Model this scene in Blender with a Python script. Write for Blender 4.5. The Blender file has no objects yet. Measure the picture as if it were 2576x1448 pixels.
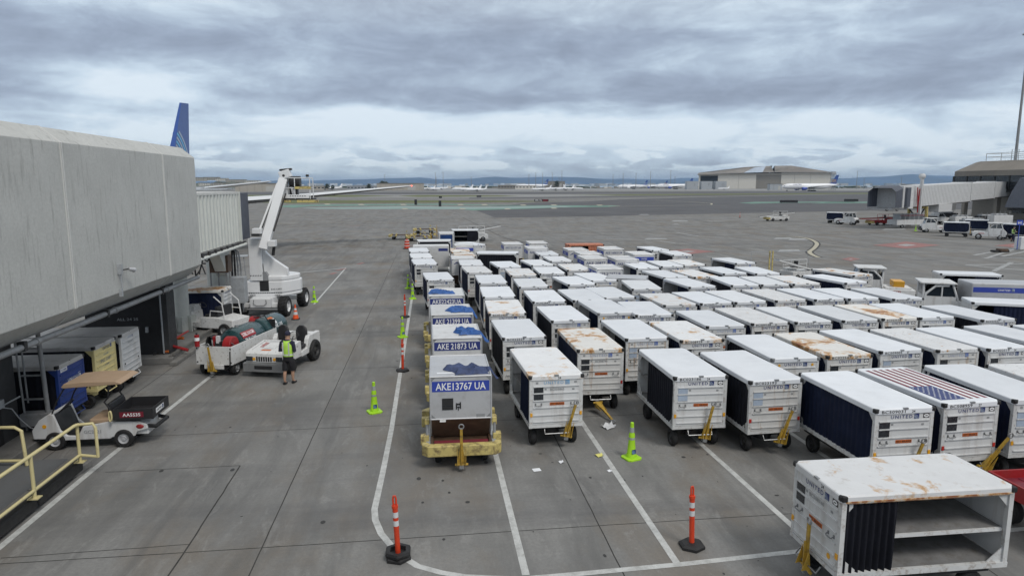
import bpy, bmesh, math, random
from math import sin, cos, pi, radians, atan2, sqrt
from mathutils import Vector, Matrix, noise as mnoise
random.seed(7)
scn = bpy.context.scene
COL = scn.collection

# ------------------------------------------------------------------ camera
PITCH, YAW, CH = radians(8.598), radians(6.964), 6.5      # metres, photographed from a terminal window
cam_d = bpy.data.cameras.new("camera"); cam = bpy.data.objects.new("camera", cam_d); COL.objects.link(cam)
cam_d.sensor_width = 36; cam_d.lens = 23.87; cam_d.clip_start = .1; cam_d.clip_end = 40000
cam.location = (0, 0, CH); cam.rotation_euler = (pi/2 - PITCH, 0, -YAW)
scn.camera = cam

# ------------------------------------------------------------------ world: Nishita sky behind broken overcast
SUN_EL, SUN_AZ = radians(52), radians(150)     # azimuth clockwise from +Y
world = bpy.data.worlds.new("World"); scn.world = world; world.use_nodes = True
wt = world.node_tree; wt.nodes.clear()
def wn(t, **k):
    n = wt.nodes.new(t)
    for a, b in k.items(): setattr(n, a, b)
    return n
def wl(a, b): wt.links.new(a, b)
def wm(op, a, b=None, c=None, clamp=False):
    n = wn('ShaderNodeMath', operation=op, use_clamp=clamp)
    for i, v in enumerate((a, b, c)):
        if v is None: continue
        if isinstance(v, (int, float)): n.inputs[i].default_value = v
        else: wl(v, n.inputs[i])
    return n.outputs[0]
sky = wn('ShaderNodeTexSky', sky_type='NISHITA', sun_disc=False, sun_elevation=SUN_EL, sun_rotation=SUN_AZ)
tc = wn('ShaderNodeTexCoord'); sep = wn('ShaderNodeSeparateXYZ'); wl(tc.outputs['Generated'], sep.inputs[0])
X_, Y_, Z_ = sep.outputs
el = wm('MULTIPLY', wm('ARCSINE', Z_), 180/pi)
az = wm('MULTIPLY', wm('ARCTAN2', X_, Y_), 180/pi)
zc = wm('ADD', wm('MAXIMUM', Z_, 0.0), 0.13)
px = wm('DIVIDE', X_, zc); py = wm('DIVIDE', Y_, zc)
def wnoise(x, y, z, scale, det=6, rough=.55, dist=0):
    cmb = wn('ShaderNodeCombineXYZ')
    for i, v in enumerate((x, y, z)):
        if isinstance(v, (int, float)): cmb.inputs[i].default_value = v
        else: wl(v, cmb.inputs[i])
    n = wn('ShaderNodeTexNoise'); wl(cmb.outputs[0], n.inputs['Vector'])
    n.inputs['Scale'].default_value = scale; n.inputs['Detail'].default_value = det
    n.inputs['Roughness'].default_value = rough; n.inputs['Distortion'].default_value = dist
    return n.outputs['Fac']
n_big = wnoise(px, py, 3.1, .9, 9, .56, .5)
n_fine = wnoise(wm('MULTIPLY', az, .085), wm('MULTIPLY', el, .24), 7.7, 1.7, 12, .64, .35)
n_puff = wnoise(wm('MULTIPLY', az, .20), wm('MULTIPLY', el, .80), 1.7, 1.0, 9, .58, .2)
def blob(a0, e0, sa, se, amp):
    da = wm('DIVIDE', wm('SUBTRACT', az, a0), sa); de = wm('DIVIDE', wm('SUBTRACT', el, e0), se)
    r = wm('ADD', wm('MULTIPLY', da, da), wm('MULTIPLY', de, de))
    return wm('MULTIPLY', wm('EXPONENT', wm('MULTIPLY', r, -1)), amp)
def ramp(fac, pts, interp='EASE'):
    r = wn('ShaderNodeValToRGB'); r.color_ramp.interpolation = interp
    wl(fac, r.inputs[0]); e = r.color_ramp.elements
    while len(e) < len(pts): e.new(.5)
    for q, (p, c) in zip(e, pts):
        q.position = p; q.color = c if isinstance(c, tuple) else (c, c, c, 1)
    return r.outputs[0]
n_warp = wnoise(wm('MULTIPLY', az, .035), wm('MULTIPLY', el, .10), 12.3, 1.5, 5, .5, .3)
elw = wm('ADD', el, wm('MULTIPLY', wm('SUBTRACT', n_warp, .5), wm('MINIMUM', wm('MULTIPLY', el, 1.1), 5.5)))
base = ramp(wm('DIVIDE', elw, 20), [(0, .48), (.05, .50), (.12, .66), (.19, .95), (.275, .86), (.315, .50), (.37, .24), (.48, .22), (.58, .36), (.72, .50), (1, .7)])
v = wm('ADD', base, wm('MULTIPLY', wm('SUBTRACT', n_big, .5), 1.0))
v = wm('ADD', v, wm('MULTIPLY', wm('SUBTRACT', n_fine, .5), 1.5))
for b in ((-21, 7.4, 6.5, 1.9, .75), (-29, 5.2, 6, 1.3, -.45), (-24, 13.3, 10, 1.7, .38), (-9, 9.3, 8, 1.0, .22), (-16, 10.4, 12, 1.2, -.22), (2, 6.6, 12, 1.0, -.30),
          (-17, 4.6, 6, .6, -.22), (12, 4.6, 14, .9, .22), (-6, 5.0, 8, 1.3, .25), (20, 9.8, 9, 1.2, .28), (27, 6.9, 10, 1.2, -.22), (34, 11, 9, 2, .18), (6, 12.4, 10, 1.6, -.12), (30, 4.8, 9, .5, .15)):
    v = wm('ADD', v, blob(*b))
low = wm('MULTIPLY', ramp(wm('DIVIDE', el, 20), [(0, 0), (.04, .15), (.085, 1), (.13, .6), (.18, 0)]), ramp(n_puff, [(.46, 0.), (.56, 1.)]))
v = wm('ADD', v, wm('MULTIPLY', low, .7), clamp=True)
ccol = ramp(v, [(0, (.30, .355, .46, 1)), (.25, (.36, .43, .55, 1)), (.5, (.46, .555, .68, 1)), (.75, (.62, .74, .86, 1)), (1, (.77, .87, .96, 1))], 'LINEAR')
# a little blue where cloud is thinnest low down
cover = ramp(wm('DIVIDE', el, 20), [(0, .70), (.05, .78), (.12, .90), (.3, .96), (1, .95)])
mixc = wn('ShaderNodeMix', data_type='RGBA'); wl(cover, mixc.inputs['Factor'])
# brighter overcast overhead, outside the frame
zb = ramp(Z_, [(.22, 1.0 / 2), (.5, 1.05 / 2), (1, 1.15 / 2)], 'LINEAR')
neu = wn('ShaderNodeMix', data_type='RGBA'); wl(ramp(Z_, [(.2, 0.), (.45, .75)], 'LINEAR'), neu.inputs['Factor']); wl(ccol, neu.inputs['A']); neu.inputs['B'].default_value = (.62, .62, .61, 1)   # overhead cloud is plain grey-white
cm = wn('ShaderNodeVectorMath', operation='SCALE'); wl(neu.outputs['Result'], cm.inputs[0]); wl(wm('MULTIPLY', zb, 20), cm.inputs['Scale'])
wl(sky.outputs[0], mixc.inputs['A']); wl(cm.outputs[0], mixc.inputs['B'])
bg = wn('ShaderNodeBackground'); bg.inputs['Strength'].default_value = .1; wl(mixc.outputs['Result'], bg.inputs['Color'])
wo = wn('ShaderNodeOutputWorld'); wl(bg.outputs[0], wo.inputs['Surface'])

sd = bpy.data.lights.new("sun", 'SUN'); sun = bpy.data.objects.new("sun", sd); COL.objects.link(sun)
sd.energy = 1.7; sd.angle = radians(18); sd.color = (1, .95, .88)
sun.rotation_euler = (pi/2 - SUN_EL, 0, -SUN_AZ + pi); sun.rotation_euler = (Vector((sin(SUN_AZ)*cos(SUN_EL), cos(SUN_AZ)*cos(SUN_EL), sin(SUN_EL)))).to_track_quat('Z', 'Y').to_euler()
scn.view_settings.view_transform = 'Standard'; scn.view_settings.look = 'None'
scn.view_settings.exposure = 0; scn.view_settings.gamma = 1
scn.render.engine = 'CYCLES'
scn.cycles.volume_bounces = 0; scn.cycles.max_bounces = 6; scn.cycles.transparent_max_bounces = 6

# ------------------------------------------------------------------ survey helpers: ray of the photograph met with the ground, or with a plane of known depth
FP = 1708.0
def _ray(u, v):
    x = (u - 1288)/FP; y = -(v - 724.3)/FP
    F = cos(PITCH) + y*sin(PITCH); U = -sin(PITCH) + y*cos(PITCH)
    return x*cos(YAW) + F*sin(YAW), -x*sin(YAW) + F*cos(YAW), U
def at(u, v, z=0):
    a, b, c = _ray(u, v); t = (z - CH)/c
    return Vector((a*t, b*t, z))
def S(u, v, z=0): return at(u*.67435, v*.67435, z)
def AY(u, v, Y):
    a, b, c = _ray(u, v); t = Y/b
    return Vector((a*t, Y, CH + c*t))
def AX(u, v, X):
    a, b, c = _ray(u, v); t = X/a
    return Vector((X, b*t, CH + c*t))
def far(u, d, z=0):          # bearing of image column u, d metres ahead of the camera
    lat = (u - 1288)/FP*d*1.0/cos(PITCH)*cos(PITCH)
    return Vector((lat*cos(YAW) + d*sin(YAW), d*cos(YAW) - lat*sin(YAW), z))

# ------------------------------------------------------------------ materials
MATS = {}
def mat(name, col, rough=.55, metal=0, var=.12, scale=3., dirt=0., dcol=(.09, .075, .06), dscale=2.2, dlo=.5, dhi=.7, streak=False,
        rust=None, rscale=1.2, bump=0, bscale=60, spec=.5, emit=0, rnd=True, alpha=1, coat=0, fine=0):
    m = bpy.data.materials.new(name); m.use_nodes = True; MATS[name] = m
    nt = m.node_tree; b = nt.nodes['Principled BSDF']
    b.inputs['Roughness'].default_value = rough; b.inputs['Metallic'].default_value = metal
    b.inputs['Specular IOR Level'].default_value = spec
    if coat: b.inputs['Coat Weight'].default_value = coat
    L = nt.links.new
    t = nt.nodes.new('ShaderNodeTexCoord'); vec = t.outputs['Object']
    if rnd:
        oi = nt.nodes.new('ShaderNodeObjectInfo'); s = nt.nodes.new('ShaderNodeVectorMath'); s.operation = 'MULTIPLY_ADD'
        c = nt.nodes.new('ShaderNodeCombineXYZ')
        for i in range(3): L(oi.outputs['Random'], c.inputs[i])
        tone = oi.outputs['Random']
        s.inputs[1].default_value = (37, 61, 23); L(c.outputs[0], s.inputs[0]); L(vec, s.inputs[2]); vec = s.outputs[0]
    def nz(sc, det=5, rg=.6, v=None, dist=0):
        n = nt.nodes.new('ShaderNodeTexNoise'); L(v or vec, n.inputs['Vector'])
        n.inputs['Scale'].default_value = sc; n.inputs['Detail'].default_value = det; n.inputs['Roughness'].default_value = rg; n.inputs['Distortion'].default_value = dist
        return n.outputs['Fac']
    def rm(f, lo, hi, a=0, bb=1):
        n = nt.nodes.new('ShaderNodeMapRange'); L(f, n.inputs[0])
        for i, q in enumerate((lo, hi, a, bb)): n.inputs[i+1].default_value = q
        return n.outputs[0]
    def mix(f, a, bb):
        n = nt.nodes.new('ShaderNodeMix'); n.data_type = 'RGBA'
        for k, q in (('Factor', f), ('A', a), ('B', bb)):
            if isinstance(q, (tuple, list)): n.inputs[k].default_value = (*q[:3], 1)
            elif isinstance(q, (int, float)): n.inputs[k].default_value = q
            else: L(q, n.inputs[k])
        return n.outputs['Result']
    lo = tuple(c*(1 - var) for c in col); hi = tuple(min(1, c*(1 + var)) for c in col)
    out = mix(rm(nz(scale), .3, .7), lo, hi)
    if fine: out = mix(rm(nz(fine, 3, .7), .35, .75, 0, .35), out, tuple(c*.55 for c in col))
    if dirt:
        v2 = vec
        if streak:
            mp = nt.nodes.new('ShaderNodeMapping'); mp.inputs['Scale'].default_value = (1, 1, .12); L(vec, mp.inputs[0]); v2 = mp.outputs[0]
        out = mix(rm(nz(dscale, 8, .65, v2), dlo, dhi, 0, dirt), out, dcol)
    if rust:
        a, bb = rust
        f = nz(rscale, 9, .68, None, .4)
        out = mix(rm(f, a, a + (bb-a)*.5), out, (.55, .33, .14)); out = mix(rm(f, a + (bb-a)*.4, bb), out, (.27, .10, .035))
    if rnd and name[:4] in ('roof', 'whit', 'navy', 'blac', 'uld_', 'old_', 'tow_', 'inte'):
        k = nt.nodes.new('ShaderNodeVectorMath'); k.operation = 'SCALE'; L(out, k.inputs[0]); L(rm(tone, 0, 1, .88, 1.04), k.inputs['Scale']); out = k.outputs[0]
    L(out, b.inputs['Base Color'])
    if bump:
        n = nt.nodes.new('ShaderNodeBump'); n.inputs['Strength'].default_value = bump; n.inputs['Distance'].default_value = .01
        L(nz(bscale, 4), n.inputs['Height']); L(n.outputs[0], b.inputs['Normal'])
    r = nt.nodes.new('ShaderNodeMath'); r.operation = 'ADD'; r.use_clamp = True; r.inputs[1].default_value = rough - .08
    L(rm(nz(scale*2.3), .3, .7, 0, .16), r.inputs[0]); L(r.outputs[0], b.inputs['Roughness'])
    if emit: b.inputs['Emission Color'].default_value = (*col, 1); b.inputs['Emission Strength'].default_value = emit
    return m
W = (.78, .79, .80)
mat('white_rust_streaked', (.62, .62, .61), .5, var=.05, dirt=.75, dscale=7, dlo=.55, dhi=.68, dcol=(.33, .19, .08), streak=True)
mat('chipped_white', (.64, .645, .64), .45, var=.06, dirt=.75, dscale=10, dlo=.57, dhi=.66, dcol=(.16, .12, .09))
mat('boom_white', (.72, .73, .74), .35, var=.03, dirt=.2, dscale=3, dlo=.55, dhi=.8, dcol=(.3, .3, .3))
mat('white_paint', (.64, .65, .655), .45, var=.05, dirt=.5, dscale=4, dlo=.50, dhi=.75, dcol=(.22, .17, .12), streak=True)
mat('white_frame', (.60, .61, .61), .5, var=.08, dirt=.65, dscale=9, dlo=.52, dhi=.7, dcol=(.18, .11, .06))
mat('roof_clean', (.72, .745, .78), .42, var=.05, scale=1.2, dirt=.22, dscale=2, dlo=.5, dhi=.8, dcol=(.45, .45, .45))
mat('roof_scuffed', (.70, .72, .745), .45, var=.05, scale=1.5, dirt=.55, dscale=4, dlo=.60, dhi=.72, dcol=(.36, .27, .18))
mat('roof_light_rust', (.71, .72, .73), .5, var=.05, rust=(.545, .70), rscale=1.3, dirt=.3, dscale=5, dlo=.58, dhi=.7, dcol=(.3, .22, .15))
mat('roof_heavy_rust', (.72, .71, .68), .5, var=.05, rust=(.505, .63), rscale=1.2, dirt=.25, dscale=9, dlo=.6, dhi=.7, dcol=(.3, .22, .15))
mat('roof_speckled', (.64, .65, .66), .55, var=.08, scale=2, rust=(.62, .72), rscale=6, dirt=.5, dscale=11, dlo=.56, dhi=.66, dcol=(.2, .17, .15))
mat('roof_dirty', (.50, .49, .48), .6, var=.12, scale=1.5, dirt=.5, dscale=4, dcol=(.3, .28, .25))
mat('old_yellow', (.56, .46, .17), .5, var=.1, dirt=.8, dscale=7, dlo=.48, dhi=.64, dcol=(.12, .08, .05))
mat('tow_yellow', (.46, .29, .04), .45, var=.1, dirt=.6, dscale=10, dlo=.5, dhi=.66, dcol=(.08, .06, .04))
mat('navy_cloth', (.008, .013, .036), .8, var=.3, scale=2, spec=.2)
mat('black_cloth', (.010, .011, .017), .8, var=.3, scale=2, spec=.2)
mat('blue_cloth', (.012, .045, .16), .75, var=.2, spec=.3)
mat('tarp_blue', (.03, .10, .31), .6, var=.35, scale=7, spec=.4, bump=.8, bscale=9)
mat('tarp_slate', (.05, .07, .15), .65, var=.35, scale=7, spec=.3, bump=.8, bscale=9)
mat('rubber', (.012, .012, .013), .75, var=.3, scale=8, dirt=.3, dcol=(.06, .055, .05), dscale=5)
mat('black_rubber', (.014, .014, .015), .6, var=.2)
mat('dark_steel', (.035, .035, .037), .6, metal=.3, var=.3, dirt=.4, dcol=(.06, .04, .03))
mat('steel', (.33, .34, .35), .45, metal=.6, var=.15, dirt=.4, dcol=(.12, .09, .06))
mat('rusty_edge', (.5, .47, .43), .7, rust=(.42, .56), rscale=5)
mat('grey_metal', (.24, .25, .26), .55, var=.12, dirt=.4, dscale=5)
mat('galvanised', (.38, .40, .42), .5, metal=.2, var=.12, scale=10, dirt=.3)
mat('aluminium', (.52, .53, .55), .42, metal=.35, var=.08, scale=2, dirt=.45, dscale=4, dlo=.5, dhi=.75, dcol=(.25, .24, .23))
mat('uld_white', (.60, .61, .62), .5, var=.06, dirt=.3, dscale=4, dcol=(.25, .23, .2))
mat('interior_grey', (.20, .20, .20), .7, var=.2, scale=3, dirt=.5, dscale=7, dcol=(.1, .08, .06))
mat('brown_steel', (.09, .055, .035), .55, var=.4, scale=4)
mat('banner_blue', (.03, .06, .36), .5, var=.06)
mat('banner_navy', (.025, .04, .19), .5, var=.08)
mat('cart_blue', (.012, .04, .20), .45, var=.1, dirt=.3, dscale=5, dcol=(.02, .02, .04))
mat('cart_yellow', (.72, .62, .30), .5, var=.05, dirt=.4, dscale=3, dlo=.52, dcol=(.35, .28, .12), streak=True)
mat('ink_navy', (.03, .045, .16), .5, var=.05)
mat('ink_faded', (.33, .38, .50), .5, var=.1)
mat('ink_black', (.02, .02, .022), .5, var=.05)
mat('ink_grey', (.26, .27, .28), .5, var=.1)
mat('ink_white', (.80, .81, .82), .5, var=.04)
mat('ink_blue', (.10, .15, .42), .5, var=.1)
mat('sky_blue_ink', (.20, .38, .58), .5, var=.1)
mat('ink_red', (.42, .03, .02), .5, var=.1)
mat('sign_orange', (.50, .12, .02), .5, var=.15, scale=12)
mat('reflector_amber', (.75, .36, .02), .35, var=.1)
mat('reflector_red', (.45, .03, .02), .35, var=.1)
mat('placard_dark', (.03, .034, .04), .25, var=.3, scale=6)
mat('placard_blue', (.36, .43, .53), .3, var=.1, scale=6)
mat('plastic_grey', (.16, .165, .17), .5, var=.2)
mat('cone_lime', (.36, .66, .02), .5, var=.04, emit=0)
mat('orange', (.60, .05, .014), .45, var=.06, dirt=.12)
mat('orange_cone', (.80, .10, .02), .45, var=.06, dirt=.15)
mat('reflective', (.60, .61, .62), .35, var=.08)
mat('reflective_grey', (.30, .33, .34), .35, var=.08)
mat('red_paint', (.30, .012, .015), .4, var=.15, dirt=.3)
mat('maroon', (.16, .012, .025), .45, var=.2, dirt=.3)
mat('tank_green', (.018, .055, .06), .3, var=.12, coat=.3)
mat('glass_dark', (.02, .027, .035), .08, var=.1, spec=.8)
mat('tan', (.38, .27, .18), .55, var=.05)
mat('seat_black', (.016, .016, .018), .5, var=.2)
mat('skin', (.42, .25, .17), .6, var=.06)
mat('shirt_navy', (.015, .016, .04), .85, var=.2)
mat('shorts_black', (.012, .012, .015), .85, var=.2)
mat('vest_lime', (.48, .80, .10), .7, var=.06)
mat('walkway_grey', (.50, .505, .485), .6, var=.07, scale=.8, dirt=.6, dscale=7, dlo=.55, dhi=.68, dcol=(.24, .24, .225), fine=14, streak=True, rnd=False)
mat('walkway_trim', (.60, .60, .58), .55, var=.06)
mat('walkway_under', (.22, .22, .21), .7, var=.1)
mat('corrugated_white', (.58, .60, .57), .5, var=.05, dirt=.2, dscale=2, streak=True)
mat('bellows', (.085, .095, .12), .7, var=.15)
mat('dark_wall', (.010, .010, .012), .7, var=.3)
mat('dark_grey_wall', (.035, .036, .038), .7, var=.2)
mat('old_concrete', (.20, .195, .185), .85, var=.15, scale=2, dirt=.5, dscale=3, dcol=(.08, .075, .065), fine=25)
mat('platform_grey', (.115, .12, .125), .8, var=.1, scale=1, dirt=.2, fine=30)
mat('wood_grey', (.15, .145, .135), .85, var=.2, scale=6, fine=15)
mat('rail_yellow', (.58, .51, .27), .45, var=.05, dirt=.5, dscale=9, dlo=.6, dhi=.7, dcol=(.25, .2, .12))
mat('fuselage_white', (.80, .81, .83), .35, var=.02)
mat('wing_grey', (.60, .62, .64), .35, var=.04)
mat('wing_under', (.20, .21, .22), .4, var=.1)
mat('tail_blue', (.025, .075, .28), .35, var=.06)
mat('tail_light_blue', (.10, .42, .66), .35, var=.06)
mat('gold', (.45, .30, .12), .4)
mat('engine_blue', (.04, .07, .35), .35)
mat('hangar_wall', (.62, .59, .53), .7, var=.04)
mat('hangar_panel', (.24, .22, .19), .7, var=.1)
mat('hangar_roof', (.21, .19, .17), .8, var=.35, scale=.03)
mat('hangar_skylight', (.40, .46, .54), .35, var=.3, scale=.05)
mat('concrete_pale', (.45, .44, .41), .8, var=.08)
mat('beige_wall', (.40, .37, .32), .8, var=.1)
mat('brown_roof', (.21, .19, .165), .7, var=.08, scale=.3)
mat('window_band', (.02, .024, .03), .15, var=.5, scale=.6, spec=.8)
mat('leaf', (.035, .055, .025), .8, var=.4, scale=.5)
mat('bark', (.07, .05, .035), .9)
mat('amber_plastic', (.70, .36, .03), .4, var=.05)
mat('orange_cloth', (.62, .13, .05), .7, var=.12)
mat('brick_orange', (.45, .17, .10), .7, var=.3, scale=6)
mat('cardboard', (.25, .17, .10), .8)
mat('paper', (.75, .77, .80), .6)
mat('note_yellow', (.66, .62, .18), .6)
mat('barrier_white', (.62, .63, .64), .6, var=.08, dirt=.3)

# ------------------------------------------------------------------ mesh builder
_txt = {}
def text_geo(s, spacing=1.0):
    k = (s, spacing)
    if k in _txt: return _txt[k]
    cu = bpy.data.curves.new('t', 'FONT'); cu.body = s; cu.size = 1; cu.offset = .014; cu.resolution_u = 2; cu.space_character = spacing
    o = bpy.data.objects.new('t', cu); COL.objects.link(o)
    bpy.context.view_layer.update()
    me = bpy.data.meshes.new_from_object(o.evaluated_get(bpy.context.evaluated_depsgraph_get()))
    vs = [(v.co.x, v.co.y) for v in me.vertices]; fs = [tuple(p.vertices) for p in me.polygons]
    x0 = min(v[0] for v in vs); x1 = max(v[0] for v in vs); y0 = min(v[1] for v in vs); y1 = max(v[1] for v in vs)
    vs = [((x - x0), (y - y0)) for x, y in vs]
    bpy.data.objects.remove(o); bpy.data.curves.remove(cu); bpy.data.meshes.remove(me)
    _txt[k] = (vs, fs, x1 - x0, y1 - y0); return _txt[k]

class MB:
    def __init__(s): s.v = []; s.f = []; s.m = []; s.sm = []; s.mats = []; s.T = Matrix()
    def mi(s, m):
        if m not in s.mats: s.mats.append(m)
        return s.mats.index(m)
    def add(s, vs, fs, m, sm=False):
        b = len(s.v); k = s.mi(m); s.v += [tuple(s.T @ Vector(p)) for p in vs]
        for f in fs: s.f.append(tuple(i + b for i in f)); s.m.append(k); s.sm.append(sm)
        return s
    def box(s, x0, y0, z0, x1, y1, z1, m, R=None, piv=None):
        vs = [Vector((x, y, z)) for z in (z0, z1) for y in (y0, y1) for x in (x0, x1)]
        if R is not None:
            c = Vector(piv) if piv else Vector(((x0+x1)/2, (y0+y1)/2, (z0+z1)/2)); vs = [c + R @ (q - c) for q in vs]
        return s.add(vs, [(0, 2, 3, 1), (4, 5, 7, 6), (0, 1, 5, 4), (2, 6, 7, 3), (0, 4, 6, 2), (1, 3, 7, 5)], m)
    def cb(s, c, d, m, R=None):
        return s.box(c[0]-d[0]/2, c[1]-d[1]/2, c[2]-d[2]/2, c[0]+d[0]/2, c[1]+d[1]/2, c[2]+d[2]/2, m, R)
    def poly(s, pts, m): return s.add(pts, [tuple(range(len(pts)))], m)
    def prism(s, pts, ax, a, b, m, sm=False):    # pts in the other two axes (x,z for 'y'; y,z for 'x'; x,y for 'z')
        f = {'x': lambda p, t: (t, p[0], p[1]), 'y': lambda p, t: (p[0], t, p[1]), 'z': lambda p, t: (p[0], p[1], t)}[ax]
        n = len(pts); vs = [f(p, a) for p in pts] + [f(p, b) for p in pts]
        fs = [tuple(range(n))[::-1], tuple(range(n, 2*n))] + [(i, (i+1) % n, n + (i+1) % n, n + i) for i in range(n)]
        return s.add(vs, fs, m, sm)
    def loft(s, rings, m, caps=True, sm=True, closed=True):
        n = len(rings[0]); vs = [p for r in rings for p in r]; fs = []
        for k in range(len(rings) - 1):
            for i in range(n if closed else n - 1):
                j = (i+1) % n; fs.append((k*n+i, k*n+j, (k+1)*n+j, (k+1)*n+i))
        s.add(vs, fs, m, sm)
        if caps: s.add(rings[0], [tuple(range(n))[::-1]], m); s.add(rings[-1], [tuple(range(n))], m)
        return s
    def cyl(s, p0, p1, r0, m, r1=None, n=12, caps=True, sm=True):
        p0 = Vector(p0); p1 = Vector(p1); r1 = r0 if r1 is None else r1; q = (p1 - p0).to_track_quat('Z', 'Y')
        rg = lambda p, r: [p + q @ Vector((r*cos(2*pi*i/n), r*sin(2*pi*i/n), 0)) for i in range(n)]
        return s.loft([rg(p0, r0), rg(p1, r1)], m, caps, sm)
    def tube(s, pts, r, m, n=8, closed=False):
        pts = [Vector(p) for p in pts]; rings = []
        N = len(pts); up = None
        for i, p in enumerate(pts):
            a = pts[(i-1) % N] if (closed or i > 0) else p; b = pts[(i+1) % N] if (closed or i < N-1) else p
            d = (b - a).normalized(); q = d.to_track_quat('Z', 'Y')
            x = q @ Vector((1, 0, 0))
            if up is not None:
                x = (up - d*up.dot(d)).normalized()
            up = x; y = d.cross(x)
            k = 1.0
            if 0 < i < N-1:
                cs = (p-a).normalized().dot((b-p).normalized()); k = min(1.5, 1/max(.3, sqrt((1+cs)/2)))
            rr = r[i] if isinstance(r, (list, tuple)) else r
            rings.append([p + (x*cos(2*pi*j/n) + y*sin(2*pi*j/n))*rr*(k if False else 1) for j in range(n)])
        if closed: rings.append(rings[0])
        return s.loft(rings, m, not closed)
    def lathe(s, prof, c, ax, m, n=20, sm=True, caps=True):     # prof [(r, t)] along axis
        rings = []
        for r, t in prof:
            rg = []
            for i in range(n):
                a = 2*pi*i/n; u, w = r*cos(a), r*sin(a)
                rg.append({'z': (c[0]+u, c[1]+w, c[2]+t), 'x': (c[0]+t, c[1]+u, c[2]+w), 'y': (c[0]+w, c[1]+t, c[2]+u)}[ax])
            rings.append(rg)
        return s.loft(rings, m, caps, sm)
    def ball(s, c, r, m, n=12, sc=(1, 1, 1)):
        k = n//2; rings = []
        for j in range(1, k):
            a = pi*j/k
            rings.append([(c[0]+r*sc[0]*sin(a)*cos(2*pi*i/n), c[1]+r*sc[1]*sin(a)*sin(2*pi*i/n), c[2]-r*sc[2]*cos(a)) for i in range(n)])
        return s.loft(rings, m)
    def text(s, t, p, h, m, u=(1, 0, 0), w=(0, 0, 1), align='l', spacing=1.0, width=None):
        vs, fs, tw, th = text_geo(t, spacing); k = h/th; kx = k if width is None else width/tw
        p = Vector(p); u = Vector(u); w = Vector(w)
        off = {'l': 0, 'c': -tw*kx/2, 'r': -tw*kx}[align]
        return s.add([p + u*(x*kx + off) + w*(y*k) for x, y in vs], fs, m)
    def build(s, name, parent=None, bevel=0, loc=None):
        me = bpy.data.meshes.new(name); me.from_pydata(s.v, [], s.f)
        for q in s.mats: me.materials.append(MATS[q])
        me.polygons.foreach_set('material_index', s.m); me.polygons.foreach_set('use_smooth', s.sm); me.update()
        bm = bmesh.new(); bm.from_mesh(me); bmesh.ops.recalc_face_normals(bm, faces=bm.faces)
        if any(s.sm):
            for e in bm.edges:
                if len(e.link_faces) == 2 and e.calc_face_angle(0) > .7: e.smooth = False
        bm.to_mesh(me); bm.free()
        if bevel:
            o = bpy.data.objects.new('b', me); COL.objects.link(o); md = o.modifiers.new('b', 'BEVEL'); md.width = bevel; md.segments = 2; md.limit_method = 'ANGLE'; md.harden_normals = False
            bpy.context.view_layer.update()
            m2 = bpy.data.meshes.new_from_object(o.evaluated_get(bpy.context.evaluated_depsgraph_get())); bpy.data.objects.remove(o); bpy.data.meshes.remove(me); me = m2; me.name = name
        o = link(name, me, parent)
        if loc is not None: o.location = loc
        return o
def link(name, me, parent=None, loc=None, rz=0):
    o = bpy.data.objects.new(name, me); COL.objects.link(o)
    if parent: o.parent = parent
    if loc is not None: o.location = loc
    if rz: o.rotation_euler.z = rz
    return o
def tag(o, label=None, cat=None, group=None, kind=None):
    if label: o['label'] = label
    if cat: o['category'] = cat
    if group: o['group'] = group
    if kind: o['kind'] = kind
    return o
def thing(name, label, cat, loc=(0, 0, 0), rz=0, group=None):
    o = bpy.data.objects.new(name, None); o.empty_display_size = .3; COL.objects.link(o)
    o.location = loc; o.rotation_euler.z = rz
    return tag(o, label, cat, group)
def kids(o): return [c for c in bpy.data.objects if c.parent == o]
def dup(root, loc, rz, label, group=None):
    r = root.copy(); COL.objects.link(r); r.location = loc; r.rotation_euler = (0, 0, rz); r['label'] = label
    if group: r['group'] = group
    for ch in CH_[root.name]:
        c = ch.copy(); COL.objects.link(c); c.parent = r
        for g in CH_.get(ch.name, []):
            d = g.copy(); COL.objects.link(d); d.parent = c
    return r
CH_ = {}
def remember(root):
    CH_[root.name] = kids(root)
    for c in CH_[root.name]: CH_[c.name] = kids(c)
RX = lambda a: Matrix.Rotation(a, 3, 'X')
RY = lambda a: Matrix.Rotation(a, 3, 'Y')
RZ = lambda a: Matrix.Rotation(a, 3, 'Z')
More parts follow.
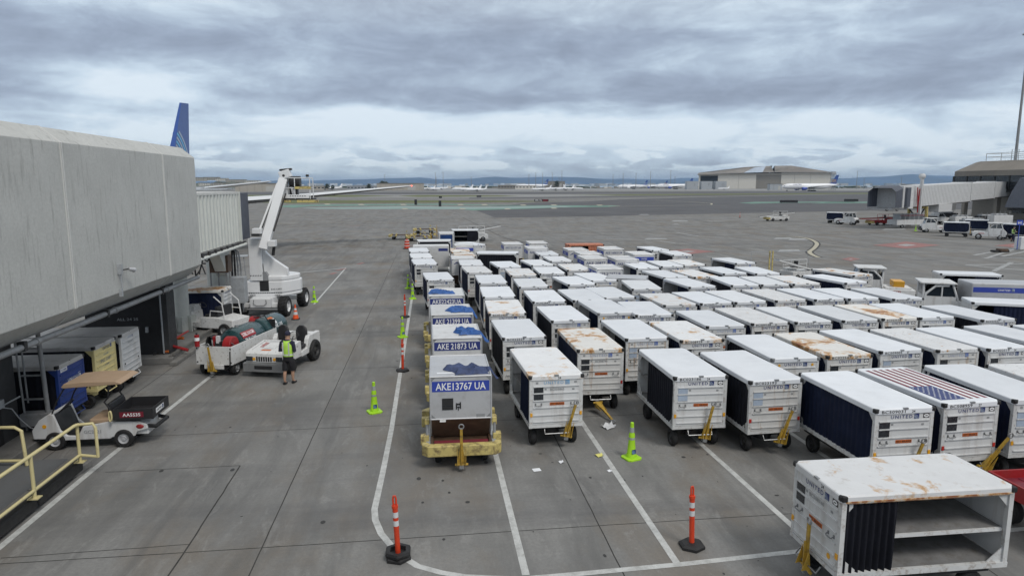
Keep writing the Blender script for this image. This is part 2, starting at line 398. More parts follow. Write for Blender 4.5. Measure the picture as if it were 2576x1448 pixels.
# ------------------------------------------------------------------ the setting: ground, markings, water, hills
def ground_material():
    m = bpy.data.materials.new('apron_concrete'); m.use_nodes = True; MATS['apron_concrete'] = m
    nt = m.node_tree; b = nt.nodes['Principled BSDF']; L = nt.links.new
    t = nt.nodes.new('ShaderNodeTexCoord')
    def nz(sc, st=(1, 1, 1), det=6, rg=.6, dist=0, off=0):
        mp = nt.nodes.new('ShaderNodeMapping'); mp.inputs['Scale'].default_value = st; mp.inputs['Location'].default_value = (off, off*1.7, 0); L(t.outputs['Object'], mp.inputs[0])
        n = nt.nodes.new('ShaderNodeTexNoise'); L(mp.outputs[0], n.inputs['Vector']); n.inputs['Scale'].default_value = sc
        n.inputs['Detail'].default_value = det; n.inputs['Roughness'].default_value = rg; n.inputs['Distortion'].default_value = dist
        return n.outputs['Fac']
    def rm(f, lo, hi, a=0, bb=1):
        n = nt.nodes.new('ShaderNodeMapRange'); L(f, n.inputs[0])
        for i, q in enumerate((lo, hi, a, bb)): n.inputs[i+1].default_value = q
        return n.outputs[0]
    def mix(f, a, bb, bt='MIX'):
        n = nt.nodes.new('ShaderNodeMix'); n.data_type = 'RGBA'; n.blend_type = bt
        for k, q in (('Factor', f), ('A', a), ('B', bb)):
            if isinstance(q, tuple): n.inputs[k].default_value = (*q, 1)
            elif isinstance(q, (int, float)): n.inputs[k].default_value = q
            else: L(q, n.inputs[k])
        return n.outputs['Result']
    # slab-to-slab tone: one cell per poured slab
    vm = nt.nodes.new('ShaderNodeVectorMath'); vm.operation = 'MULTIPLY_ADD'; vm.inputs[1].default_value = (1/6.2, 1/6.1, 0); vm.inputs[2].default_value = (.5, .06, .5)
    L(t.outputs['Object'], vm.inputs[0]); fl = nt.nodes.new('ShaderNodeVectorMath'); fl.operation = 'FLOOR'; L(vm.outputs[0], fl.inputs[0])
    wnn = nt.nodes.new('ShaderNodeTexWhiteNoise'); L(fl.outputs[0], wnn.inputs['Vector'])
    c = mix(rm(nz(.35, det=8), .3, .72), (.125, .122, .115), (.285, .28, .265))
    c = mix(rm(wnn.outputs['Value'], 0, 1, 0, .22), c, (.12, .12, .12))
    c = mix(rm(nz(1.3, (1, .16, 1), 8, .66, .6, 9), .48, .68, 0, .55), c, (.30, .297, .285))       # pale scuffs along the lanes
    c = mix(rm(nz(.9, (1, .22, 1), 8, .64, .3, 31), .48, .66, 0, .62), c, (.07, .069, .066))          # oily wheel tracks
    c = mix(rm(nz(.4, (1, .5, 1), 7, .64, .2, 57), .48, .62, 0, .6), c, (.16, .122, .08))
    c = mix(rm(nz(2.2, (1, .35, 1), 8, .7, .8, 77), .56, .66, 0, .45), c, (.34, .335, .32))
    c = mix(rm(nz(.7, (1.4, .08, 1), 5, .6, .15, 83), .57, .63, 0, .4), c, (.06, .06, .06))           # brown stains
    c = mix(rm(nz(14, det=6, rg=.8), .38, .66, 0, .42), c, (.08, .08, .078))
    c = mix(rm(nz(90, det=2, rg=.8), .5, .75, 0, .4), c, (.30, .30, .29))
    c = mix(rm(nz(5, det=3, rg=.9, off=3), .735, .76, 0, .7), c, (.03, .03, .03))
    # darkened, rubbered surface far out
    sp = nt.nodes.new('ShaderNodeSeparateXYZ'); L(t.outputs['Object'], sp.inputs[0])
    c = mix(rm(nz(.03, (1, 2.2, 1), 6, .6, .4, 5), .35, .65, 0, .4), c, (.20, .205, .21))
    c = mix(rm(nz(.05, (1, 7, 1), 7, .65, .4, 15), .52, .68, 0, .5), c, (.085, .085, .09))
    L(c, b.inputs['Base Color']); b.inputs['Roughness'].default_value = .82; b.inputs['Specular IOR Level'].default_value = .35
    bp = nt.nodes.new('ShaderNodeBump'); bp.inputs['Strength'].default_value = .25; bp.inputs['Distance'].default_value = .01
    L(nz(40, det=4, rg=.7), bp.inputs['Height']); L(bp.outputs[0], b.inputs['Normal'])
    return m
ground_material()
mat('taxiway_asphalt', (.075, .075, .08), .85, var=.2, scale=.05, dirt=.4, dscale=.08, dcol=(.13, .13, .13), rnd=False)
mat('far_concrete', (.24, .24, .235), .85, var=.15, scale=.02, dirt=.5, dscale=.03, dcol=(.15, .15, .15), rnd=False)
mat('marking_white', (.52, .53, .52), .6, var=.1, scale=2, dirt=.6, dscale=5, dlo=.45, dhi=.72, dcol=(.2, .2, .19), rnd=False, fine=40)
mat('marking_faded', (.36, .37, .37), .7, var=.15, scale=1, dirt=.7, dscale=2, dlo=.45, dhi=.62, dcol=(.17, .17, .17), rnd=False)
mat('marking_green', (.11, .22, .17), .7, var=.2, scale=.1, dirt=.4, dscale=.15, dcol=(.2, .25, .24), rnd=False)
mat('marking_palegreen', (.22, .30, .28), .7, var=.1, scale=.1, rnd=False)
mat('marking_red', (.27, .125, .115), .7, var=.15, scale=.5, dirt=.6, dscale=1, dcol=(.2, .17, .16), rnd=False)
mat('marking_cream', (.42, .39, .30), .7, var=.1, dirt=.4, rnd=False)
mat('marking_black', (.04, .04, .04), .8, rnd=False)
mat('joint', (.035, .034, .032), .9, var=.4, scale=4, rnd=False)
mat('grass', (.10, .115, .035), .9, var=.35, scale=.08, dirt=.5, dscale=.2, dcol=(.10, .09, .05), rnd=False)
mat('bay_water', (.20, .27, .34), .25, var=.1, scale=.002, rnd=False)
mat('hill_far', (.035, .075, .15), .95, var=.4, scale=.0015, rnd=False)
mat('shore', (.12, .13, .10), .95, var=.3, scale=.01, rnd=False)

b = MB(); b.poly([(-3000, -60, 0), (3000, -60, 0), (3000, 1700, 0), (-3000, 1700, 0)], 'apron_concrete')
tag(b.build('ground'), kind='structure')
b = MB(); b.poly([(-14000, 1700, -1.5), (14000, 1700, -1.5), (14000, 15000, -1.5), (-14000, 15000, -1.5)], 'bay_water')
tag(b.build('bay_water'), kind='structure')
b = MB(); b.box(-3000, 1700, -1.5, 3000, 1702, 0, 'shore'); tag(b.build('sea_wall'), 'low stone sea wall where the airfield meets the bay', 'sea wall')
# flat far shore and the long ridge behind the bay
def ridge(name, d, prof, depth, m, z0=-2):
    b = MB(); n = 240; rows = []
    for k, (fy, fz) in enumerate(((0, 0), (.35, .35), (.7, .8), (1, 1), (1.5, .6), (2, 0))):
        row = []
        for i in range(n + 1):
            u = -900 + i*(4600/n)
            hh = prof(u)
            p = far(u, d + depth*fy)
            q = hh*fz*(1 + .10*mnoise.noise(Vector((i*.31, k*3.7, d*.01)))) if 0 < fz else 0
            if fz == 1: q = hh
            row.append((p.x, p.y, z0 + q))
        rows.append(row)
    b.loft(rows, m, caps=False, sm=True, closed=False)
    return tag(b.build(name), kind='structure')
def prof1(u):   # crest height read against the horizon line (in px of the picture, here turned to metres at 9 km)
    pts = [(-900, 9), (300, 10), (600, 12), (800, 14), (900, 17), (1000, 20), (1050, 22), (1110, 17), (1180, 19), (1250, 24), (1300, 21), (1380, 24), (1440, 23), (1500, 19), (1560, 18), (1650, 17), (1720, 20), (1790, 22), (1900, 23), (2000, 21), (2100, 20), (2200, 24), (2280, 31), (2350, 27), (2500, 22), (3700, 18)]
    for (a, x), (c, y) in zip(pts, pts[1:]):
        if a <= u <= c:
            t = (u-a)/(c-a); h = x + (y-x)*(t*t*(3-2*t)); break
    return (h + 1.2*mnoise.noise(Vector((u*.02, 0, 0))) + .7*mnoise.noise(Vector((u*.07, 3, 0))))*9000/FP + 6.5 - 2
ridge('hills', 9000, prof1, 1200, 'hill_far')
ridge('far_shore', 7400, lambda u: 7 + 5*abs(mnoise.noise(Vector((u*.03, 7, 0)))), 300, 'shore')

def sheet(name, polys, m, z, label=None, cat=None, kind='structure'):
    b = MB()
    for p in polys: b.poly([(q[0], q[1], z) for q in p], m)
    return tag(b.build(name), label, cat, kind=kind)
def D(*pts): return [at(*p) for p in pts]
def strip(pts, w):        # ribbon along ground points
    pts = [Vector((p[0], p[1], 0)) for p in pts]; q = []
    for i, p in enumerate(pts):
        d = (pts[min(i+1, len(pts)-1)] - pts[max(i-1, 0)]).normalized(); n = Vector((-d.y, d.x, 0))*w/2; q.append((p+n, p-n))
    return [[q[i][0], q[i+1][0], q[i+1][1], q[i][1]] for i in range(len(q)-1)]
def rough_edge(pts, amp=.0, n=1): return pts
# far airfield surfaces
sheet('taxiway', [D((1188, 524), (1200, 530), (1246, 548), (1400, 546), (1550, 543), (1820, 537.5), (2200, 530), (2700, 524), (2700, 486), (2200, 488), (1820, 495), (1560, 502), (1480, 507), (1330, 511)), ], 'taxiway_asphalt', .008)
sheet('runway', [D((600, 490), (1200, 489), (1900, 486.5), (2700, 482.5), (2700, 479.5), (1900, 482), (1200, 484), (600, 484.5)), D((1180, 500.5), (1420, 498.5), (1820, 493), (2200, 487), (2200, 486), (1820, 490.5), (1400, 495.5), (1180, 497.5))], 'taxiway_asphalt', .008)
sheet('far_apron', [D((1100, 481), (2300, 479), (2300, 474.4), (1100, 474.8)), D((1180, 497.2), (1400, 495.2), (1700, 489.5), (1000, 489.4), (600, 492), (600, 497.5))], 'far_concrete', .004)
def wavy(u0, u1, top, bot, n=24, amp=1.2, seed=0):     # grass area between two picture rows, ragged like mown turf
    a = []; c = []
    for i in range(n+1):
        t = i/n; u = u0 + (u1-u0)*t; w = amp*mnoise.noise(Vector((u*.03, seed, 0))); e = min(1, 6*t, 6*(1-t))
        y0 = top[0]+(top[1]-top[0])*t; y1 = bot[0]+(bot[1]-bot[0])*t; mid = (y0+y1)/2
        a.append(at(u, mid + (y0-mid)*e + w*.2)); c.append(at(u, mid + (y1-mid)*e + w*.3))
    return a + c[::-1]
sheet('grass_verge', [wavy(600, 1420, (503.5, 505), (513, 508.5)), wavy(1000, 1310, (490.5, 492), (496, 494.5), seed=2), wavy(1435, 2330, (489.8, 484), (493.4, 486.8), seed=3),
                      wavy(300, 1000, (491, 490.5), (494.5, 496), seed=4)], 'grass', .012, 'mown grass strips between the taxiways', 'grass', 'stuff')
GREEN = [D((1010, 519), (1200, 520.5), (1500, 517), (1560, 517.5), (1530, 520.5), (1300, 524), (1195, 527), (800, 526), (760, 523.2))]
sheet('painted_island', GREEN, 'marking_palegreen', .016)
sheet('green_marking', [D((690, 519.5), (730, 515.5), (1100, 513), (1300, 516.6), (1550, 517.3), (1558, 518.3), (1500, 518.8), (1300, 518.2), (1100, 516), (780, 519), (740, 523)), D((760, 523), (1150, 526), (1190, 529.5), (1330, 525.4), (1420, 522), (1330, 523.4), (1185, 526.4), (1000, 524.4)),
                        D((1420, 519.5), (1490, 518.2), (1555, 518.6), (1530, 520.8), (1440, 521.6)),
                        D((1860, 510.6), (1900, 508), (2150, 507.4), (2150, 509), (1960, 511), (1890, 512.6)), D((2080, 509), (2240, 506.5), (2240, 510.5), (2040, 512.4))], 'marking_green', .020)
sheet('cream_marking', [D((u, y), (u+12, y-.3), (u+18, y+1.8), (u+4, y+2.2)) for u, y in ((815, 513), (900, 514), (1006, 514), (1150, 514.2), (1210, 514.3), (1308, 515.4), (1385, 515.2), (1010, 524.6), (1155, 524.5), (1268, 525), (1385, 523), (1500, 515.6))]
      + strip(D((1470, 516.4), (1530, 516.6), (1560, 518.2)), .8) + strip(D((1530, 520), (1680, 517.5), (1790, 515), (1790, 512), (1735, 508), (1650, 504)), .7), 'marking_cream', .024)
# painted lines nearer the stand
L_line = strip([(-.95, 60), (-1.0, 46), (-1.06, 38.4), (-1.10, 17.8), (-1.15, 15), (-1.20, 13.2), (-1.15, 12.75), (-1.0, 12.2), (-.66, 11.45), (-.3, 11.0), (.1, 10.75), (.5, 10.58), (1.4, 10.4), (2.2, 10.42), (4.2, 10.50), (6.3, 10.64), (9, 10.8), (14, 11)], .13)
lanes = strip([(1.52, 60), (1.52, 10.5)], .13) + strip([(4.10, 60), (4.12, 17), (4.18, 10.56)], .13) + strip([(6.7, 60), (6.77, 15.6), (6.88, 10.7)], .13) + strip([(9.4, 55), (9.45, 10.9)], .13)
left = strip([(-7.85, 12), (-7.81, 16), (-7.56, 23.6), (-7.45, 26.5)], .14) + strip(D((745, 687), (870, 674)), .14) + strip(D((870, 674), (790, 765)), .1)
b = MB()
for q in L_line + lanes + left: b.poly([(p[0], p[1], .004) for p in q], 'marking_white')
b.v = [(x, y, .004 + .0002*(i//4 % 7)) for i, (x, y, z) in enumerate(b.v)]
tag(b.build('lane_markings'), kind='structure')
fl = []
for a in (((1575, 549), (1640, 548), (1720, 547.5), (1900, 549)), ((1690, 560), (1850, 553), (2000, 562)), ((1600, 556), (1740, 562), (1900, 567), (2100, 572)), ((2000, 562), (2180, 568), (2250, 569)), ((1885, 571), (2190, 575)), ((1525, 600), (1660, 606), (1700, 612)),
          ((1700, 585), (1760, 595), (1820, 598)), ((2190, 590), (2300, 600), (2450, 610)), ((2430, 667), (2575, 664)), ((2430, 667), (2600, 682)), ((2500, 682), (2545, 660)), ((2450, 642), (2575, 620)), ((2470, 648), (2600, 650)), ((2520, 645), (2600, 628)), ((2480, 650), (2560, 624))):
    fl += strip(D(*a), .35)
for u, v2, w, h in ((1650, 601, 60, 3), (1710, 556, 45, 2.2), (1970, 600, 50, 3.5), (2010, 602, 55, 4), (1985, 631, 60, 6), (2250, 577, 62, 3.4), (1740, 631, 28, 2), (1620, 540, 30, 1.6), (1700, 564, 20, 1.5)):
    fl.append(D((u-w/2, v2+h/2), (u+w/2, v2+h*.3), (u+w/2-6, v2-h/2), (u-w/2+8, v2-h/2)))
b = MB()
for i, q in enumerate(fl): b.poly([(p[0], p[1], .006 + .0006*(i % 9)) for p in q], 'marking_faded')
tag(b.build('faded_markings'), kind='structure')
def diamond(u, v2, w, h, hole):
    c = [at(u-w, v2), at(u, v2-h), at(u+w, v2), at(u, v2+h)]; m = sum(c, Vector())/4
    return c, [m + (p-m)*hole for p in c]
b = MB()
for (u, v2, w, h, ho) in ((2280, 617, 85, 9, .3), (1730, 633, 70, 7, .3), (2140, 652, 24, 5, .2), (2560, 618, 60, 6, .3)):
    c, i2 = diamond(u, v2, w, h, ho)
    for k in range(4): b.poly([(q.x, q.y, .013) for q in (c[k], c[(k+1) % 4], i2[(k+1) % 4], i2[k])], 'marking_red')
    b.poly([(q.x, q.y, .013) for q in i2], 'marking_faded')
for a in (((845, 681), (870, 676)), ((832, 690), (845, 686)), ((900, 665), (915, 661)), ((1010, 470+150), (1040, 618)), ((870, 570), (905, 569))):
    for q in strip(D(*a), .3): b.poly([(p.x, p.y, .011) for p in q], 'marking_red')
tag(b.build('red_markings'), kind='structure')
# the yellow lead-in line with dark edges that bends on the far apron
lead = D((1952, 594), (2000, 596), (2030, 600), (2047, 606), (2055, 613), (2052, 620), (2045, 627), (2036, 634), (2045, 642), (2060, 648))
def smooth(p, n=4):
    out = []
    for i in range(len(p)-1):
        a, b1, c, d = p[max(i-1, 0)], p[i], p[i+1], p[min(i+2, len(p)-1)]
        for k in range(n):
            t = k/n; out.append(.5*((2*b1) + (c-a)*t + (2*a-5*b1+4*c-d)*t*t + (3*b1-a-3*c+d)*t**3))
    return out + [p[-1]]
lead = smooth(lead)
b = MB()
for q in strip(lead, .75): b.poly([(p.x, p.y, .016) for p in q], 'marking_black')
for q in strip(lead, .42): b.poly([(p.x, p.y, .020) for p in q], 'marking_cream')
tag(b.build('lead_in_line'), kind='structure')
# joints and cracks between the slabs
b = MB(); k = 0
def crack(p, w=.018, wob=.02):
    global k
    k += 1; pts = []
    for a, c in zip(p, p[1:]):
        n = max(2, int((Vector(c)-Vector(a)).length/.35)); 
        for i in range(n):
            t = i/n; pts.append(Vector((a[0]+(c[0]-a[0])*t, a[1]+(c[1]-a[1])*t, 0)) + Vector((mnoise.noise(Vector((k*7, i*.6, 0))), mnoise.noise(Vector((k*5, i*.6, 9))), 0))*wob)
    pts.append(Vector((p[-1][0], p[-1][1], 0)))
    for q in strip(pts, w): b.poly([(r.x, r.y, .0022 + .0001*(k % 9)) for r in q], 'joint')
for x in (-15.5, -9.3, -3.12, 3.16, 9.4, 15.6, 21.8, 28): crack([(x, 6), (x+.04, 66.4)], .022, .008)
for y in (11.95, 18.1, 24.2, 30.3, 36.4, 42.6, 48.8, 55, 60.8, 66.4):
    crack([(-16, y + (.0 if y != 18.1 else -.15)), (-3.12, y), (3.16, y+.05), (28, y+.1)], .02, .01)
crack([(-7.47, 15.79), (-4.5, 15.8)], .02, .03); crack([(-4.5, 15.8), (-4.46, 12.24), (-4.48, 9)], .03, .05); crack([(-7.6, 12.15), (-4.46, 12.24)], .018, .02)
crack(D((1165, 548), (1210, 570), (1250, 590), (1300, 610), (1500, 640)), .12, .1)
tag(b.build('pavement_joints'), kind='structure')
b = MB(); random.seed(21)
for i in range(150):
    x, y = random.choice((random.uniform(-7, 9), random.uniform(-1, 8))), random.uniform(9.5, 32); r = random.choice((.015, .02, .03, .05)); s_ = random.uniform(.6, 1.8)
    b.poly([(x+r*cos(a)*(1+.3*mnoise.noise(Vector((i, a, 0)))), y+r*s_*sin(a), .0034+.00005*(i % 9)) for a in [j*pi/5 for j in range(10)]], 'marking_black')
tag(b.build('oil_spots'), kind='structure')
# far airfield scuffs
sheet('tyre_marks', strip(smooth(D((690, 565), (900, 562), (1060, 540), (1140, 535))), .35) + strip(smooth(D((690, 573), (1000, 566), (1120, 552))), .3) + strip(D((1445, 640), (1360, 620), (1280, 600)), .25)
      + strip(smooth(D((900, 535), (1000, 536), (1060, 541))), .3) + strip(D((1130, 578), (1240, 577)), .8) + strip(D((1150, 571), (1300, 572)), .5), 'taxiway_asphalt', .005)
# ------------------------------------------------------------------ baggage carts
CW, CL, CHH = 1.36, 2.88, 1.88
X0, X1, Y0, Y1 = -CW/2, CW/2, -CL/2, CL/2
CM = {}
def logo(b, x, y, z, s, base='ink_navy', line='placard_blue', u=Vector((1, 0, 0)), w=Vector((0, 0, 1)), n=Vector((0, -1, 0))):
    p = Vector((x, y, z)); f = lambda a, c, d=0: p + u*(a*s) + w*(c*s) + n*d
    b.poly([f(0, 0), f(1, 0), f(1, 1), f(0, 1)], base)
    for r, t in ((.38, .07), (.58, .07), (.78, .07)):       # pale arcs sweeping from the lower left corner
        a = [f(min(1, r*cos(q)), min(1, r*sin(q)), .0025) for q in [i*pi/2/7 for i in range(8)]]
        c = [f(min(1, (r+t)*cos(q)), min(1, (r+t)*sin(q)), .0025) for q in [i*pi/2/7 for i in range(8)]]
        for i in range(7): b.poly([a[i], c[i], c[i+1], a[i+1]], line)
    for t in (.15, .32, .5):
        b.poly([f(0, t, .003), f(.62-t*.3, t*.75, .003), f(.62-t*.3, t*.75+.04, .003), f(0, t+.05, .003)], line)
def cart_meshes():
    def fin(b, name, bev=0):
        o = b.build(name, None, bev); me = o.data; bpy.data.objects.remove(o); CM[name] = me; return me
    # chassis: deck, side rails, corner posts, top frame, back wall
    b = MB()
    b.box(X0+.02, Y0+.05, .56, X1-.02, Y1-.05, .62, 'interior_grey')
    for s in (-1, 1):
        x = s*(CW/2-.03); b.box(x-.035, Y0-.0, .54, x+.035, Y1, .625, 'white_frame')
        b.box(s*(CW/2-.10)-.03, Y0+.25, .45, s*(CW/2-.10)+.03, Y1-.25, .54, 'dark_steel')
    b.box(X0+.065, Y0-.001, .545, X1-.065, Y0+.06, .62, 'white_frame'); b.box(X0+.065, Y1-.06, .545, X1-.065, Y1, .62, 'white_frame')
    for sx in (-1, 1):
        for sy in (-1, 1):
            cx, cy = sx*(CW/2-.04), sy*(CL/2-.045)
            b.box(cx-.038, cy-.038, .626, cx+.038, cy+.038, 1.79, 'white_frame')
            b.prism([(cy-sy*.04, 1.55), (cy-sy*.04, 1.79), (cy-sy*.26, 1.79)], 'x', cx-.008, cx+.008, 'white_frame')
            b.prism([(cy-sy*.04, .86), (cy-sy*.04, .626), (cy-sy*.30, .626)], 'x', cx-.008, cx+.008, 'white_frame')
    for y in (Y0+.55, Y1-.55): b.box(-.45, y-.05, .3, .45, y+.05, .45, 'dark_steel')
    b.box(-.06, Y0+.3, .36, .06, Y1-.3, .44, 'dark_steel')
    b.cyl((0, Y0+.55, .26), (0, Y0+.55, .5), .22, 'dark_steel', n=14)
    b.tube([(-.3, Y0-.03, .52), (-.3, Y0-.1, .42), (.3, Y0-.1, .42), (.3, Y0-.03, .52)], .014, 'steel', 6)
    fin(b, 'chassis')
    # end panel with pressed ribs
    for nm, y, s in (('end_panel', Y0, -1), ('end_panel_far', Y1, 1)):
        b = MB(); b.box(X0+.08, min(y+.012*-s, y+.04*-s), .63, X1-.08, max(y+.012*-s, y+.04*-s), 1.79, 'white_paint')
        for z in (.70, .87, 1.06, 1.24, 1.43, 1.60):
            b.box(X0+.10, y - (.012 if s < 0 else -.0), z-.011, X1-.10, y + (.011 if s < 0 else .012), z+.011, 'white_paint')
        fin(b, nm)
    # roof: slab with skirt and clipped corners
    def roof(r):
        b = MB(); c = .05; x0, x1, y0, y1 = X0-.01, X1+.01, Y0-.012, Y1+.012
        oct_ = lambda i: [(x0+i+c, y0+i), (x1-i-c, y0+i), (x1-i, y0+i+c), (x1-i, y1-i-c), (x1-i-c, y1-i), (x0+i+c, y1-i), (x0+i, y1-i-c), (x0+i, y0+i+c)]
        R = [[(p[0], p[1], z) for p in oct_(i)] for i, z in ((0, 1.768), (0, 1.862), (.012, 1.878), (.05, 1.884))]
        b.loft(R, r, True, False); b.box(-.06, y0-.012, 1.86, .05, y0+.03, 1.893, 'steel'); return b
    for r in ('roof_clean', 'roof_scuffed', 'roof_light_rust', 'roof_heavy_rust', 'roof_speckled'):
        fin(roof(r), 'roof_' + r)
    # curtains, pleated; a(ll) = full side, p = drawn over the near part, f = over the far part
    def curtain(y0, y1, amp=.012, per=.17, cl='navy_cloth', x=X0+.035, bunch=None):
        b = MB(); n = max(8, int((y1-y0)/per*8)); A, B = [], []
        for i in range(n+1):
            y = y0+(y1-y0)*i/n; dx = amp*sin(2*pi*(y-y0)/per) + .006*sin(9*y)
            A.append((x+dx, y, .61 + .006*sin(7*y))); B.append((x+dx*.4, y, 1.79))
        b.loft([A, B], cl, False, True, False)
        A2 = [(p[0]+.012, p[1], p[2]) for p in A]; B2 = [(p[0]+.012, p[1], p[2]) for p in B]
        b.loft([A2, B2], cl, False, True, False); return b
    for k, cl in (('navy', 'navy_cloth'), ('black', 'black_cloth')):
        fin(curtain(Y0+.09, Y1-.09, cl=cl), 'curtain_full_' + k)
        fin(curtain(Y0+.09, Y0+1.25, amp=.03, per=.13, cl=cl), 'curtain_near_' + k)
        fin(curtain(Y0+.09, Y0+2.1, amp=.02, per=.15, cl=cl), 'curtain_most_' + k)
        fin(curtain(Y0+.09, Y0+.95, amp=.035, per=.11, cl=cl, x=X1-.05), 'curtain_right_' + k)
        fin(curtain(Y0+.09, Y1-.09, cl=cl, x=X1-.05), 'curtain_rightfull_' + k)
    b = MB(); b.box(X0+.1, Y0+.06, 1.13, X1-.1, Y1-.06, 1.16, 'interior_grey'); b.box(X1-.115, Y0+.08, 1.11, X1-.08, Y1-.08, 1.165, 'white_frame'); fin(b, 'shelf')
    b = MB(); b.box(-.055, -.045, -.045, .055, .045, .045, 'black_rubber'); b.box(-.045, -.06, -.04, .03, .0, .035, 'black_rubber'); fin(b, 'corner_bumper', .014)
    b = MB(); b.tube([(-.075, 0, .028), (-.075, -.045, -.005), (-.06, -.05, -.012), (.06, -.05, -.012), (.075, -.045, -.005), (.075, 0, .028)], .011, 'plastic_grey', 6)
    b.box(-.092, -.008, -.01, -.058, .001, .045, 'plastic_grey'); b.box(.058, -.008, -.01, .092, .001, .045, 'plastic_grey'); fin(b, 'handle')
    for nm, m in (('dark', 'placard_dark'), ('blue', 'placard_blue')):
        b = MB(); b.box(-.12, -.008, -.068, .12, 0, .068, m); b.box(-.123, -.005, -.074, .123, .002, -.068, 'steel'); fin(b, 'document_holder_' + nm)
    b = MB(); b.box(-.185, -.006, -.036, .185, 0, .036, 'sign_orange'); b.text('SET BRAKE', (0, -.0085, -.023), .046, 'ink_black', align='c', width=.34); fin(b, 'brake_sign')
    for nm, m, mb2, yel in (('dark', 'ink_navy', 'ink_navy', 0), ('pale', 'ink_faded', 'ink_blue', 0), ('amber', 'ink_navy', 'ink_navy', 1), ('sky', 'sky_blue_ink', 'sky_blue_ink', 0)):
        b = MB(); y = Y0+.011-.003
        b.text('UNITED', (-.32, y, 1.655), .074, m, spacing=1.3, width=.50); logo(b, .22, y, 1.637, .115, mb2)
        if yel: pass
        elif nm == 'dark':
            # small framed oval badge
            b.box(.43, y-.001, 1.65, .57, y+.001, 1.745, 'ink_black'); b.poly([(.50+.058*cos(a), y-.003, 1.6975+.037*sin(a)) for a in [i*pi/8 for i in range(16)]], 'ink_white')
            b.poly([(.50+.036*cos(a), y-.0045, 1.6975+.010*sin(a)) for a in [i*pi/5 for i in range(10)]], 'ink_black')
        else:
            b.box(-.52, y-.001, 1.67, -.46, y+.001, 1.72, 'ink_grey'); b.box(.45, y-.001, 1.67, .52, y+.001, 1.715, 'ink_grey')
        if nm != 'dark':
            b.text('24', (.03, Y0-.016, 1.785), .06, 'ink_black')
        b.box(.40, y-.001, 1.49, .46, y+.001, 1.53, 'ink_grey'); b.box(-.30, y-.001, 1.51, -.25, y+.001, 1.55, 'ink_grey')
        fin(b, 'lettering_' + nm)
    b = MB(); b.cyl((0, 0, 0), (0, -.006, 0), .036, 'amber_plastic', n=14); fin(b, 'sticker')
    for nm, m in (('red', 'reflector_red'), ('amber', 'reflector_amber')):
        b = MB(); b.box(-.028, -.012, -.045, .028, .002, .045, m); fin(b, 'reflectors_' + nm)
    # towbar: yellow tapering plate arm with eye, standing nearly upright, plus lying form
    b = MB(); b.prism([(-.11, .0), (.11, .0), (.055, .30), (.032, .40), (.030, .88), (-.030, .88), (-.032, .40), (-.055, .30)], 'y', -.018, .018, 'tow_yellow')
    b.box(-.012, -.06, .02, .012, -.018, .55, 'tow_yellow'); b.prism([(-.018, .05), (-.13, .05), (-.018, .42)], 'x', -.10, -.09, 'tow_yellow'); b.prism([(-.018, .05), (-.13, .05), (-.018, .42)], 'x', .09, .10, 'tow_yellow')
    b.tube([(.055*cos(a), 0, .94+.055*sin(a)) for a in [i*2*pi/14 for i in range(14)]], .016, 'steel', 6, closed=True)
    b.cyl((-.15, 0, .02), (.15, 0, .02), .03, 'tow_yellow', n=8); b.box(-.05, -.07, -.06, .05, .03, .01, 'steel'); fin(b, 'tow_bar')
    # wheels
    b = MB(); b.lathe([(.13, -.075), (.19, -.075), (.215, -.05), (.22, 0), (.215, .05), (.19, .075), (.13, .075)], (0, 0, 0), 'x', 'rubber', 22, caps=False); fin(b, 'wheel')
    b = MB(); b.lathe([(.05, -.07), (.06, -.045), (.11, -.035), (.131, -.07), (.131, .07), (.11, .035), (.06, .045), (.05, .07)], (0, 0, 0), 'x', 'dark_steel', 16); fin(b, 'rim')
cart_meshes()
NUMM = {}
def number_mesh(t, year):
    if (t, year) in NUMM: return NUMM[t, year]
    b = MB(); y = Y0-.0125-.003
    if t: b.text(t, (-.55, y, 1.781), .066, 'ink_black', spacing=1.08, width=.54)
    if year: b.text(year, (.14, y, 1.784), .056, 'ink_black')
    o = b.build('fleet_number'); me = o.data; bpy.data.objects.remove(o); NUMM[t, year] = me; return me
cart_n = [0]
